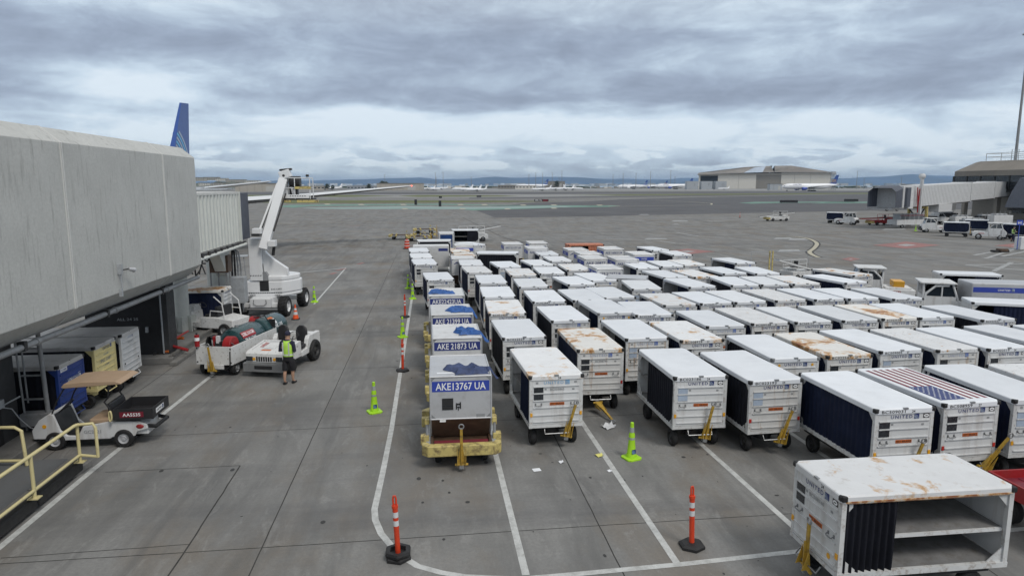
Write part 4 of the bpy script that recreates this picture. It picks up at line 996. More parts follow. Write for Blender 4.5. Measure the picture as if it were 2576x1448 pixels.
# belt loader at the back
def belt_loader(p, rz, label, m='white_frame', belt='dark_steel', up=.35):
    t = thing('belt_loader', label, 'belt loader', (p.x, p.y, 0), rz)
    b = MB(); b.box(-2.2, -.9, .35, 1.9, .9, .85, m); b.box(-2.3, -.95, .32, -2.0, .95, .7, 'old_yellow'); b.box(.4, -.95, .85, 1.5, -.2, 1.1, m); b.build('body', t, .03)
    b = MB(); R = RY(-up*.5); L = 3.6
    b.box(-L, .05, 1.05, L, .75, 1.2, m, R, (0, 0, 1.1)); b.box(-L-.02, .12, 1.2, L+.02, .68, 1.22, belt, R, (0, 0, 1.1)); b.build('conveyor', t)
    b = MB()
    for x in (-1.5, -.5, .5, 1.5): b.cyl((x, -.85, .85), (x, -.85, 1.8), .03, m, n=6)
    b.cyl((-1.5, -.85, 1.8), (1.5, -.85, 1.8), .03, m, n=6); b.cyl((-1.5, -.85, 1.35), (1.5, -.85, 1.35), .03, m, n=6); b.build('guard_rail', t)
    b = MB(); b.box(.2, -.8, 1.1, .7, -.35, 1.2, 'seat_black'); b.box(.1, -.8, 1.1, .2, -.35, 1.7, 'seat_black'); b.build('seat', t)
    for sx in (-1.45, 1.3):
        for sy in (-.85, .85): w = link('wheel', CM['wheel'], t, (sx, sy, .30), pi/2); w.scale = (1.2, 1.35, 1.35); link('rim', CM['rim'], w)
    return t
belt_loader(at(1185, 607), 0.05, 'white belt loader at the back behind the containers')
belt_loader(at(1955, 556), .1, 'white belt loader alone on the far apron', up=.2)
# ------------------------------------------------------------------ walkway and left-hand structures
t = thing('walkway', 'long grey windowless passenger walkway raised over the apron at left', 'walkway')
def wprof(g=0): return [(-8.7+g, 3.5-g*.3), (-8.7+g, 7.51), (-9.15, 7.88+g), (-11.7, 7.88+g), (-12.15-g, 7.51), (-12.15-g, 3.5), (-11.7, 3.06-g), (-9.2, 3.06-g)]
b = MB(); b.prism(wprof(), 'y', -3, 27.2, 'walkway_grey')
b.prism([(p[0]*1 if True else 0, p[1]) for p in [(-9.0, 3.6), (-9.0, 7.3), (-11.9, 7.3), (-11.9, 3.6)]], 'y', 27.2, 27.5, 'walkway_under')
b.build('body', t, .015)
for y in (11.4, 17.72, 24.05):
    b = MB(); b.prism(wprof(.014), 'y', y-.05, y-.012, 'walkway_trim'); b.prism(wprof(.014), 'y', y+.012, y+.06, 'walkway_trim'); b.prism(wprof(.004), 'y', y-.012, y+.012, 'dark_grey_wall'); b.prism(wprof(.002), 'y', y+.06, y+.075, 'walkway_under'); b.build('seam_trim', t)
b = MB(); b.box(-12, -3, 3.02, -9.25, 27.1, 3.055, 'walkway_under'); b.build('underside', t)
b = MB(); b.tube([(-9.05, -3, 2.93), (-9.05, 27.8, 2.93)], .075, 'grey_metal', 10)
for y in range(4, 28, 4): b.box(-9.13, y-.06, 2.84, -8.97, y+.06, 3.06, 'dark_steel'); b.cyl((-9.05, y+.5, 2.93), (-9.05, y+.62, 2.93), .095, 'grey_metal', n=10)
b.build('conduit_pipe', t)
b = MB(); p = AX(306, 682, -8.6); b.tube([(-8.69, p.y, p.z+.15), (-8.62, p.y, p.z+.15), (-8.62, p.y, p.z-.5)], .018, 'galvanised', 6); b.box(-8.70, p.y-.05, p.z-.08, -8.58, p.y+.05, p.z+.2, 'galvanised')
b.cyl((-8.58, p.y+.05, p.z+.03), (-8.52, p.y+.3, p.z+.03), .018, 'dark_steel', n=6); b.cyl((-8.52, p.y+.26, p.z+.03), (-8.46, p.y+.46, p.z-.02), .045, 'aluminium', r1=.075, n=12); b.box(-8.70, p.y-.04, p.z-.72, -8.62, p.y+.04, p.z-.5, 'galvanised'); b.build('spotlight', t)

t = thing('boarding_bridge', 'corrugated white boarding bridge tunnel beyond the end of the grey walkway', 'boarding bridge')
b = MB(); A, B = [], []
n = 14*8
for i in range(n+1):
    y = 27.5 + 6.3*i/n; q = (i % 8)/8; dx = .045*(1 if q < .42 else -1 if .5 <= q < .92 else 0)
    A.append((-8.95+dx, y, 3.88)); B.append((-8.95+dx, y, 6.10))
b.loft([A, B], 'corrugated_white', False, False, False)
A2 = [(-11.9 - (p[0]+8.95), p[1], p[2]) for p in A]; B2 = [(-11.9 - (p[0]+8.95), p[1], p[2]) for p in B]
b.loft([A2, B2], 'corrugated_white', False, False, False)
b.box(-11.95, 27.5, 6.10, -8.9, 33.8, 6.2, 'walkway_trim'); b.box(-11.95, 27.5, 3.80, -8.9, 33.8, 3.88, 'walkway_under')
for y in (27.5, 33.72): b.box(-8.99, y, 3.8, -8.86, y+.10, 6.2, 'corrugated_white')
b.build('tunnel', t)
b = MB(); n = 26; A, B, C = [], [], []
for i in range(n+1):
    y = 33.85+2.2*i/n; dx = .05*(i % 2); A.append((-9.1+dx, y, 3.85)); B.append((-9.1+dx, y, 6.12)); C.append((-11.8-dx, y, 6.12))
b.loft([A, B, C], 'bellows', False, False, False); b.build('bellows', t)
b = MB(); b.box(-13.6, 36.1, 3.7, -10.3, 39.2, 6.1, 'corrugated_white'); b.build('cab', t, .05)
b = MB(); b.tube([(-8.9, 27.3, 3.62), (-8.85, 34.3, 3.68)], .07, 'corrugated_white', 8)
b.tube([(-8.92, 27.3, 3.74), (-8.87, 34.3, 3.8)], .045, 'dark_steel', 6)
for k in range(8): b.box(-8.98, 27.8+k*.85, 3.66, -8.84, 28.0+k*.85, 3.84, 'dark_steel')
b.build('cable_rail', t)
b = MB(); b.tube([(-9.3, 27.2, 6.3), (-9.5, 34, 6.3)], .04, 'galvanised', 6); b.tube([(-9.8, 27.2, 6.32), (-9.8, 36, 6.32)], .04, 'galvanised', 6); b.tube([(-9.3, 30, 6.3), (-9.3, 30, 6.42), (-9.9, 30.6, 6.42)], .03, 'galvanised', 6); b.build('roof_conduit', t)
b = MB(); b.prism([(31.5, 3.8), (33.3, 3.8), (33.6, 2.7), (33.3, 2.3), (32.9, 2.3), (32.4, 2.9)], 'x', -9.9, -9.4, 'corrugated_white'); b.build('bracket', t, .03)
b = MB(); b.cyl((-10.6, 35.6, .1), (-10.6, 35.6, 3.8), .55, 'corrugated_white', n=24); b.cyl((-10.6, 35.6, .0), (-10.6, 35.6, .25), .8, 'corrugated_white', n=24); b.build('drive_column', t)
b = MB()
for (dx, r) in ((0, .05), (.14, .05), (.28, .04), (.42, .04)): b.tube([(-9.6+dx, 34.4, .3), (-9.6+dx, 34.4, 2.6), (-9.55+dx*.7, 34.4, 3.3), (-9.7, 34.5, 3.6)], r, 'black_rubber' if dx < .2 else 'grey_metal', 7)
b.tube([(-9.25, 28, 3.6), (-9.3, 28.3, 2.9), (-9.25, 28.7, 3.1), (-9.3, 29.3, 3.5), (-9.35, 30, 3.3), (-9.3, 30.6, 3.7)], .03, 'black_rubber', 6)
b.build('hoses', t)
p = at(462, 845); t = thing('support_column', 'round white steel column standing between the dark wall and the fuel trailer', 'column', (p.x, p.y, 0))
b = MB(); b.cyl((0, 0, .9), (0, 0, 3.9), .31, 'corrugated_white', n=28); b.build('shaft', t)
b = MB(); b.cyl((0, 0, .08), (0, 0, .9), .33, 'corrugated_white', n=28)
for k in range(8): a = k*pi/4+.3; b.cb((.42*cos(a), .42*sin(a), .5), (.22, .03, .84), 'corrugated_white', RZ(a))
b.cyl((0, 0, 0), (0, 0, .08), .62, 'old_concrete', n=20); b.build('base', t)

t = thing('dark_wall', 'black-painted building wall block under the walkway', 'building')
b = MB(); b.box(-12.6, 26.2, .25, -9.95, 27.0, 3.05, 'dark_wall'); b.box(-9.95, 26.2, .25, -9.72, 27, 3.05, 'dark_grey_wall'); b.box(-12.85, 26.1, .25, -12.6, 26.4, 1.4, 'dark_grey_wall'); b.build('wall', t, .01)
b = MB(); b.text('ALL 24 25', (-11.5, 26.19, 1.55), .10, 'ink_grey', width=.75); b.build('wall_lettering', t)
b = MB(); b.cyl((-9.9, 26.1, .3), (-9.9, 26.1, 3.05), .03, 'galvanised', n=6); b.box(-10.5, 26.1, 1.1, -10.42, 26.2, 1.3, 'galvanised'); b.build('conduit', t)
t = thing('concrete_plinth', 'stained concrete plinth around the foot of the dark wall and white column', 'kerb')
b = MB(); b.box(-13, 25.6, 0, -9.45, 31.2, .24, 'old_concrete'); b.box(-9.44, 25.3, 0, -9.20, 31, .14, 'old_concrete'); b.build('slab', t, .02)
b = MB(); b.box(-9.5, 25.8, .26, -9.43, 30.6, .36, 'wood_grey'); b.box(-9.6, 25.7, .24, -9.5, 30.6, .30, 'wood_grey'); b.build('timber', t)
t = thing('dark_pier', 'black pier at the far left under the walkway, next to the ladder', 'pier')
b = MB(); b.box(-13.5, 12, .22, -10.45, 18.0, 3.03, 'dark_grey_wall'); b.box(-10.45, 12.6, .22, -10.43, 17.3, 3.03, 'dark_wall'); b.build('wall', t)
b = MB(); b.tube([(-10.41, 17.2, 3), (-10.41, 17.2, 1.3)], .022, 'galvanised', 6); b.box(-10.44, 17.1, 1.15, -10.36, 17.35, 1.35, 'galvanised'); b.tube([(-10.38, 17.3, 1.2), (-10.1, 17.55, 1.35)], .02, 'galvanised', 6)
b.tube([(-10.38, 17.3, 1.15), (-10.3, 17.5, 1.05), (-10.2, 17.6, .75), (-10.1, 17.8, .45), (-9.9, 17.9, .3)], .014, 'galvanised', 6); b.build('conduit', t)
b = MB(); b.box(-13.5, 11.5, 0, -9.75, 18.2, .22, 'old_concrete'); tag(b.build('concrete_plinth', None, .02), 'concrete plinth under the black pier behind the yellow railing', 'kerb')
t = thing('ladder', 'grey fixed ladder rising beside the blue cart', 'ladder', (-9.98, 18.1, 0))
b = MB(); b.tube([(.18, 0, .75), (.12, 0, 3.3)], .055, 'grey_metal', 10); b.build('rail', t)
b = MB(); b.tube([(-.34, -.05, .3), (-.42, -.05, 3.3)], .025, 'grey_metal', 8); b.tube([(-.28, .02, 1.0), (-.30, .02, 2.3), (-.42, .02, 2.6)], .022, 'grey_metal', 8); b.build('rail', t)
for z in (1.10, 1.72, 2.42): b = MB(); b.box(-.36, -.04, z-.015, .15, .04, z+.015, 'grey_metal'); b.build('rung', t)
b = MB(); b.box(-.42, -.16, .42, .34, .16, .75, 'grey_metal'); b.build('base_box', t, .01)

# ------------------------------------------------------------------ loading platform and yellow railings, bottom left
t = thing('loading_platform', 'low grey platform with black rubber bumper edge at bottom left', 'platform')
b = MB(); b.prism([(-8.28, 5), (-8.28, 15.9), (-13, 15.9), (-13, 5)], 'z', 0, .33, 'platform_grey'); b.prism([(-8.28, 15.0), (-7.98, 15.6), (-7.92, 16.2), (-8.28, 16.3)], 'z', 0, .16, 'old_concrete'); b.build('slab', t, .02)
b = MB()
for y0, y1 in ((5, 8.8), (8.85, 12.4), (12.45, 14.2), (14.25, 15.9)): b.box(-8.26, y0, .10, -8.10, y1, .34, 'wood_grey')
b.build('kerb_beam', t, .015)
for y0, y1 in ((5, 9.5), (9.55, 12.1), (12.2, 14.0), (14.05, 15.85)): b = MB(); b.box(-8.09, y0, .06, -7.95, y1, .31, 'black_rubber'); b.build('bumper', t, .03)
RL = .038
t = thing('guard_rail', 'yellow tube railing along the platform edge, running up from the bottom left corner', 'railing')
e = [at(202, 1161, .34), at(88, 1252, .34)]; x = (e[0].x+e[1].x)/2; y0 = e[0].y; dy = e[0].y-e[1].y
endp = at(247, 1149, .45)
b = MB(); H = .34+.88
b.tube([(x, y0-6, H), (x, y0-.12, H), (x+.05, y0-.02, H)], RL, 'rail_yellow', 10); b.tube([(x, y0-.05, H), (endp.x-.05, endp.y-.0, H+.02), (endp.x, endp.y, H-.08), (endp.x, endp.y, .45)], RL*.9, 'rail_yellow', 10)
b.build('top_rail', t)
b = MB(); b.tube([(x, y0-6, .50), (x, y0, .50)], RL*.9, 'rail_yellow', 10); b.tube([(x, y0, .50), (endp.x, endp.y, .46)], RL*.85, 'rail_yellow', 8); b.build('lower_rail', t)
for k in range(4): b = MB(); y = y0-k*dy; b.cyl((x, y, .34), (x, y, H), RL*.95, 'rail_yellow'); b.box(x-.10, y-.09, .335, x+.10, y+.09, .355, 'rail_yellow'); b.build('post', t)
t = thing('guard_rail', 'yellow tube railing section at the left edge, behind the platform rail', 'railing')
q = at(68, 1170, .34); b = MB(); b.tube([(q.x-3, q.y+.25, H), (q.x-.18, q.y+.02, H), (q.x-.04, q.y, H-.08), (q.x, q.y, .34)], RL, 'rail_yellow', 10); b.build('top_rail', t)
b = MB(); b.tube([(q.x-3, q.y+.25, .45), (q.x, q.y, .45)], RL*.9, 'rail_yellow', 10); b.build('lower_rail', t)

# ------------------------------------------------------------------ cones, channelizer posts, barrel, litter
def cone_meshes():
    def fin(b, nm, bev=0): o = b.build(nm, None, bev); me = o.data; bpy.data.objects.remove(o); return me
    b = MB(); f = [(-.20, -.14), (-.14, -.20), (.14, -.20), (.20, -.14), (.20, .14), (.14, .20), (-.14, .20), (-.20, .14)]
    b.loft([[(x, y, 0) for x, y in f], [(x, y, .035) for x, y in f], [(x*.9, y*.9, .045) for x, y in f]], 'cone_lime', True, False)
    b.lathe([(.125, .045), (.115, .12), (.105, .14), (.075, .46), (.072, .60), (.055, .66), (.06, .665), (.052, .70), (.045, .80), (.042, .89), (.03, .90)], (0, 0, 0), 'z', 'cone_lime', 20)
    b.lathe([(.0775, .48), (.070, .575)], (0, 0, 0), 'z', 'reflective_grey', 20); b.lathe([(.0605, .66), (.050, .78)], (0, 0, 0), 'z', 'reflective_grey', 20)
    CM['lime'] = fin(b, 'traffic_cone')
    b = MB(); logo(b, -.06, -.110, .14, .11, 'ink_navy', 'sky_blue_ink', w=Vector((0, .10, 1))); CM['conelogo'] = fin(b, 'logo')
    b = MB(); b.loft([[(x*.95, y*.95, 0) for x, y in f], [(x*.95, y*.95, .04) for x, y in f]], 'black_rubber', True, False)
    b.lathe([(.145, .04), (.03, .68), (.028, .74), (.0, .745)], (0, 0, 0), 'z', 'orange_cone', 20); b.lathe([(.113, .24), (.086, .38)], (0, 0, 0), 'z', 'reflective', 20); b.lathe([(.070, .46), (.052, .56)], (0, 0, 0), 'z', 'reflective', 20)
    CM['orangecone'] = fin(b, 'traffic_cone')
    b = MB(); hx = [(.24*cos(k*pi/3+.2), .24*sin(k*pi/3+.2)) for k in range(6)]
    b.loft([[(x, y, 0) for x, y in hx], [(x, y, .05) for x, y in hx], [(x*.8, y*.8, .085) for x, y in hx], [(x*.5, y*.5, .09) for x, y in hx]], 'black_rubber', True, False); CM['hexbase'] = fin(b, 'base')
    b = MB(); b.cyl((0, 0, .05), (0, 0, .98), .047, 'orange', n=18); b.cyl((0, 0, .93), (0, 0, .98), .056, 'orange', n=18); b.cyl((0, 0, .55), (0, 0, .56), .0495, 'orange', n=18)
    b.tube([(-.024, 0, .97), (-.026, 0, 1.10), (-.014, 0, 1.15), (.014, 0, 1.15), (.026, 0, 1.10), (.024, 0, .97)], .017, 'orange', 8); CM['dpost'] = fin(b, 'post')
    b = MB(); b.cyl((0, 0, .76), (0, 0, .86), .0487, 'reflective', n=18, caps=False); b.cyl((0, 0, .60), (0, 0, .70), .0487, 'reflective', n=18, caps=False); CM['dband'] = fin(b, 'reflective_band')
cone_meshes()
def lime(p, lab, rz=.3):
    t = thing('traffic_cone', lab, 'traffic cone', (p.x, p.y, .002), rz, 'lime green traffic cones'); link('cone', CM['lime'], t); link('logo', CM['conelogo'], t); return t
for (u, v), lab in (((1588, 1152), 'lime green cone standing between the front carts and the lone orange post'), ((942, 1036), 'lime green cone alone left of the container column'), ((1013, 848), 'lime green cone between two orange posts along the white line'),
                    ((1038, 752), 'lime green cone on the white line behind the middle orange posts'), ((1027, 726), 'lime green cone beside the farther left-column cart'), ((791, 760), 'lime green cone right of the boom lift wheel'), ((2303, 581), 'left one of two small lime cones on the far apron'), ((2332, 584), 'right one of two small lime cones on the far apron')):
    lime(at(u, v), lab, .35 if u == 1588 else .1*(u % 7))
for (u, v), lab in (((707, 838), 'orange cone with white bands behind the fuel trailer'), ((744, 803), 'orange cone with white bands beside the boom lift wheel'), ((2230, 556), 'small orange cone under the far jet bridge')):
    p = at(u, v); t = thing('traffic_cone', lab, 'traffic cone', (p.x, p.y, .002), 0, 'orange traffic cones'); link('cone', CM['orangecone'], t)
for i, ((u, v), lab) in enumerate((((1002, 1403), 'orange channelizer post on a doubled black base, nearest to the camera'), ((1740, 1374), 'orange channelizer post on a flat hexagonal base left of the open cart'), ((1013, 933), 'orange channelizer post on the white line, between two lime cones'), ((1019, 798), 'farther orange channelizer post on the white line'), ((1861, 548), 'tiny orange post by the far belt loader'), ((2209, 567), 'orange post left of the red belt trailer'))):
    p = at(u, v, .0); t = thing('channelizer_post', lab, 'channelizer post', (p.x, p.y, .002), .3*i, 'orange channelizer posts'); dz = 0
    if i == 0:
        o = link('base', CM['hexbase'], t); o.rotation_euler.z = .5; dz = .09
        b = MB(); hx = [(.25*cos(k*pi/3+pi/6), .25*sin(k*pi/3+pi/6)) for k in range(6)]; ix = [(.62*x, .62*y) for x, y in hx]
        b.loft([[(x*.95, y*.95, .088) for x, y in hx], [(x, y, .13) for x, y in hx], [(x*.93, y*.93, .17) for x, y in hx], [(x, y, .17) for x, y in ix], [(x*.95, y*.95, .10) for x, y in ix]], 'black_rubber', True, False); b.build('base', t)
    else: link('base', CM['hexbase'], t)
    o = link('post', CM['dpost'], t, (0, 0, dz*.3)); link('reflective_band', CM['dband'], o)
    o.rotation_euler = (radians((1.5, -1.2, .5, 0, 0, 0)[i]), radians((-2.0, -1.2, .5, 0, 0, 0)[i]), 0)
p = at(1024, 626); t = thing('traffic_barrel', 'orange and white striped traffic barrel at the end of the left cart column', 'traffic barrel', (p.x, p.y, 0))
b = MB(); b.cyl((0, 0, 0), (0, 0, .06), .42, 'black_rubber', n=20); b.build('base', t)
b = MB(); zz = [.06, .28, .36, .56, .64, .84, .92]; 
for k in range(6): b.cyl((0, 0, zz[k]), (0, 0, zz[k+1]), .29-.012*k, 'orange' if k % 2 == 0 else 'reflective', n=20)
b.cyl((0, 0, .92), (0, 0, 1.0), .14, 'orange', n=14); b.build('drum', t)
def litter(u, v, w, m, lab, cat='paper', rz=.4, crumple=.0):
    p = at(u, v); b = MB(); n = 5; g = [[(w*(i/(n-1)-.5)*1.1, w*(j/(n-1)-.5), .008 + crumple*w*abs(mnoise.noise(Vector((i*1.1, j*.9, u))))*2) for i in range(n)] for j in range(n)]
    b.loft(g, m, False, True, False); o = b.build('litter'); o.location = (p.x, p.y, .003); o.rotation_euler.z = rz; tag(o, lab, cat, 'litter on the apron')
litter(1350, 1182, .17, 'paper', 'white square of paper lying between the first two lanes', rz=.15); litter(1412, 1163, .11, 'paper', 'crumpled scrap of paper beside the pavement joint', crumple=.3); litter(1508, 1146, .17, 'note_yellow', 'crumpled yellow note beside the white line', crumple=.3)
litter(1533, 1185, .09, 'paper', 'small white scrap right of the second lane line', crumple=.2); litter(1531, 1075, .28, 'reflective', 'crumpled clear plastic sheet by the dropped tow bar', 'plastic sheet', crumple=.4); litter(1397, 1077, .1, 'paper', 'tiny pale scrap behind the first front cart', crumple=.4); litter(2835, 1200, .1, 'paper', 'x') if False else None

# ------------------------------------------------------------------ shared vehicle parts
def wheel_at(t, x, y, r, w, rim='grey_metal', ax='x', side=1, name='wheel', lug=0, z=None):
    b = MB(); z = r if z is None else z; c = (0, 0, 0)
    b.lathe([(r*.55, -w/2), (r*.88, -w/2), (r, -w*.3), (r, w*.3), (r*.88, w/2), (r*.55, w/2)], c, ax, 'rubber', 28, caps=False)
    if lug:
        for k in range(18):
            a = 2*pi*k/18
            for s in (-1, 1):
                R = (RX if ax == 'x' else RY)(a if ax == 'x' else a); q = R @ Vector((0, 0, r*1.005)) ; q = q + (Vector((s*w*.23, 0, 0)) if ax == 'x' else Vector((0, s*w*.23, 0)))
                b.cb(q, (w*.42, r*.12, r*.07) if ax == 'x' else (r*.12, w*.42, r*.07), 'rubber', R @ RZ(.5*s))
    o = b.build(name, t); o.location = (x, y, z)
    b = MB(); b.lathe([(r*.1, -w*.40), (r*.22, -w*.40), (r*.3, -w*.22), (r*.45, -w*.2), (r*.555, -w*.48), (r*.555, w*.48), (r*.45, w*.2), (r*.3, w*.22), (r*.22, w*.40), (r*.1, w*.40)], c, ax, rim, 20); b.build('rim', o); return o
# ------------------------------------------------------------------ golf cart (faces left)
t = thing('golf_cart', 'white utility golf cart with tan roof and black cargo box under the walkway', 'golf cart', (0, 0, 0))
gy0, gy1 = 17.3, 18.28
b = MB()
side = [(-9.78, .30), (-9.80, .52), (-9.62, .78), (-9.38, .93), (-9.28, .92), (-9.15, .50), (-9.0, .36), (-8.75, .34), (-8.62, .58), (-8.0, .68), (-7.3, .66), (-7.12, .58), (-7.10, .46), (-7.35, .40), (-7.42, .28), (-7.95, .28), (-8.0, .24), (-9.05, .24), (-9.12, .28)]
for y0, y1 in ((gy0+.02, gy0+.09), (gy1-.09, gy1-.02)): b.prism(side, 'y', y0, y1, 'white_paint')
b.prism([(-9.78, .30), (-9.80, .52), (-9.62, .78), (-9.38, .93), (-9.33, .88), (-9.55, .6), (-9.6, .30)], 'y', gy0+.09, gy1-.09, 'white_paint')
b.prism([(-8.38, .58), (-8.0, .66), (-7.3, .64), (-7.15, .55), (-7.12, .30), (-8.38, .34)], 'y', gy0+.09, gy1-.09, 'white_paint'); b.build('body', t, .02)
b = MB(); b.box(-9.35, gy0+.1, .24, -8.4, gy1-.1, .30, 'black_rubber'); b.prism([(-9.30, .3), (-9.36, .86), (-9.28, .88), (-9.15, .5), (-9.1, .3)], 'y', gy0+.1, gy1-.1, 'black_rubber'); b.build('floor', t)
b = MB(); b.box(-8.50, gy0+.1, .60, -8.02, gy1-.1, .74, 'tan'); b.build('seat', t, .04)
b = MB(); b.cb((-7.98, (gy0+gy1)/2, .95), (.10, .8, .36), 'seat_black', RY(-.2)); b.build('backrest', t, .03)
b = MB(); zr = 1.69; rp = [(-9.02, zr-.09), (-8.95, zr), (-8.5, zr+.04), (-7.75, zr+.03), (-7.62, zr-.02), (-7.62, zr-.05), (-8.95, zr-.11)]
b.prism(rp, 'y', gy0-.02, gy1+.05, 'tan'); b.build('roof', t, .035)
for y in (gy0+.06, gy1-.06):
    b = MB(); b.tube([(-9.34, y, .86), (-9.2, y, 1.2), (-8.95, y, zr-.08)], .018, 'ink_black', 8); b.build('roof_strut', t)
    b = MB(); b.tube([(-7.95, y, .7), (-7.98, y, 1.02), (-8.08, y, 1.18), (-7.98, y, 1.3), (-7.95, y, zr-.02)], .022, 'ink_black', 8); b.build('roof_strut', t)
b = MB(); b.tube([(-9.32, 17.62, .85), (-9.08, 17.62, 1.06)], .02, 'ink_black', 8); c = Vector((-9.06, 17.62, 1.07)); R = RY(radians(-48))
b.tube([c + R @ Vector((.17*cos(a), .17*sin(a), 0)) for a in [k*pi/10 for k in range(20)]], .014, 'ink_black', 6, closed=True)
for a in (0, 2.1, 4.2): b.cyl(c, c + R @ Vector((.16*cos(a), .16*sin(a), 0)), .012, 'ink_black', n=6)
b.poly([c + R @ Vector(q) for q in ((-.09, -.05, .03), (.07, -.06, .03), (.08, .05, .03), (-.08, .06, .03))], 'paper'); b.build('steering_wheel', t)
b = MB(); bx0, bx1, by0, by1, bz = -7.86, -6.92, gy0-.06, gy1+.02, .74
b.box(bx0, by0, bz, bx1, by1, bz+.03, 'ink_black')
for q in ((bx0, by0, bx1, by0+.03), (bx0, by1-.03, bx1, by1), (bx0, by0+.03, bx0+.03, by1-.03), (bx1-.03, by0+.03, bx1, by1-.03)): b.box(q[0], q[1], bz+.03, q[2], q[3], bz+.27, 'ink_black')
b.build('cargo_box', t)
b = MB(); b.box(-7.70, by0-.004, bz+.06, -7.14, by0, bz+.20, 'maroon'); b.text('AA5S35', (-7.42, by0-.007, bz+.085), .085, 'ink_white', align='c', width=.42); b.build('number_plate', t)
b = MB(); b.box(bx1, 17.45, bz+.08, bx1+.004, 17.95, bz+.20, 'ink_white'); b.text('UNITED', (bx1+.007, 17.49, bz+.12), .05, 'ink_black', u=(0, 1, 0), width=.3); logo(b, bx1+.007, 17.83, bz+.10, .09, 'ink_navy', 'placard_blue', u=Vector((0, 1, 0)), n=Vector((1, 0, 0))); b.build('sticker', t)
b = MB(); b.text('GC2321', (-8.60, gy0+.012, .40), .085, 'ink_grey', width=.40); b.cyl((-9.5, gy0+.02, .62), (-9.5, gy0+.012, .62), .05, 'reflector_amber', n=12); b.build('lettering', t)
b = MB(); b.ball((-7.28, gy0+.03, .53), .08, 'red_paint', sc=(1.3, .4, .8)); b.build('tail_light', t)
b = MB(); b.tube([(-7.2, gy0+.1, .52), (-6.95, gy0+.15, .48), (-6.92, gy1-.15, .48), (-7.2, gy1-.1, .52)], .05, 'black_rubber', 8); b.build('rear_bumper', t)
b = MB()
for k in range(3): b.tube([(-7.9+.03*cos(a), by0-.02+.0*a-.02*k, bz+.12+.13*sin(a)*(1) + .0) for a in [j*pi/8 for j in range(16)]], .013, 'rail_yellow', 6, closed=True)
b.build('rope_coil', t)
for x in (-9.28, -7.68):
    for y in (gy0+.08, gy1-.1): wheel_at(t, x, y, .235, .19, 'aluminium', 'y')

# ------------------------------------------------------------------ fuel trailer with tanks
pf0, pf1 = at(487, 872, 1.05), at(586, 872, 1.05); pr = at(699, 823, 1.05)
u = (pf1-pf0).normalized(); L = (pr-pf1).length; wdt = (pf1-pf0).length; wdir = (pr-pf1).normalized(); rz = atan2(wdir.y, wdir.x)-pi/2
t = thing('fuel_trailer', 'white flat-sided trailer carrying two dark green fuel tanks', 'trailer', ((pf0.x+pf1.x)/2, (pf0.y+pf1.y)/2, 0), rz)
w = wdt*.97; L = min(L, 4.9)
b = MB(); b.box(-w/2, 0, .42, w/2, .05, 1.05, 'chipped_white'); b.box(-w/2, L-.05, .42, w/2, L, 1.05, 'chipped_white')
for s in (-1, 1): b.box(s*(w/2)-.025*(1+s), .05, .42, s*(w/2)+.025*(1-s), L-.05, 1.05, 'chipped_white')
b.box(-w/2+.05, .05, .44, w/2-.05, L-.05, .5, 'dark_steel')
for x in (-w/2+.04, w/2-.04):
    for z in (.5, .98): b.cyl((x, -.006, z), (x, .0, z), .03, 'ink_black', n=10)
b.box(-w/2+.3, -.04, .28, w/2-.3, .0, .42, 'white_frame'); b.build('body', t)
def tank(y0, y1, r, x=0, z=.93, m='tank_green', nm='tank'):
    b = MB(); b.lathe([(.05, y0), (r*.6, y0+.02), (r*.93, y0+.10), (r, y0+.2), (r, y1-.2), (r*.93, y1-.10), (r*.6, y1-.02), (.05, y1)], (x, 0, z), 'y', m, 32)
    b.cyl((x, y0+.5, z+r-.03), (x, y0+.5, z+r+.08), .07, 'steel', n=12); return b.build(nm, t)
tk = .50
o1 = tank(.95, 2.75, tk, .05); o2 = tank(2.80, 4.55, tk, .05)
def curved_text(b, txt, x, z, r, a0, y, h, m, w):       # lettering wrapped round the +X side of the barrel
    vs, fs, tw, th = text_geo(txt); k = h/th; kx = w/tw
    b.add([(x + (r+.006)*cos(a0+(yy*k)/r), y + xx*kx, z + (r+.006)*sin(a0+(yy*k)/r)) for xx, yy in vs], fs, m)
def curved_patch(b, x, z, r, a0, a1, y0, y1, m, d=.003):
    for k in range(6):
        q0 = a0+(a1-a0)*k/6; q1 = a0+(a1-a0)*(k+1)/6; b.poly([(x+(r+d)*cos(q0), y0, z+(r+d)*sin(q0)), (x+(r+d)*cos(q0), y1, z+(r+d)*sin(q0)), (x+(r+d)*cos(q1), y1, z+(r+d)*sin(q1)), (x+(r+d)*cos(q1), y0, z+(r+d)*sin(q1))], m)
b = MB(); curved_patch(b, .05, .93, tk, .35, .85, 1.05, 1.95, 'red_paint'); curved_text(b, 'DIESEL DANGER', .05, .93, tk, .5, 1.1, .13, 'ink_white', .8); curved_text(b, 'TNK 1244', .05, .93, tk, .02, 1.15, .15, 'ink_white', .75); b.build('lettering', o1)
b = MB(); curved_patch(b, .05, .93, tk, .5, .95, 3.3, 3.65, 'ink_white'); curved_patch(b, .05, .93, tk, .96, 1.2, 3.3, 3.65, 'sign_orange'); curved_text(b, 'TNK 1205', .05, .93, tk, .15, 3.35, .16, 'ink_white', .65); b.build('lettering', o2)
b = MB(); b.lathe([(.02, -.14), (.31, -.14), (.33, -.12), (.33, .12), (.31, .14), (.02, .14)], (.33, .52, .98), 'x', 'red_paint', 28)
b.lathe([(.0, 0), (.30, 0), (.30, .05), (0, .05)], (.33, .52, .98), 'x', 'ink_black', 20); b.tube([(.5, .52, .98), (.5, .3, 1.12)], .015, 'steel', 6); b.box(.1, .4, .5, .6, .65, .7, 'dark_steel'); b.build('hose_reel', t)
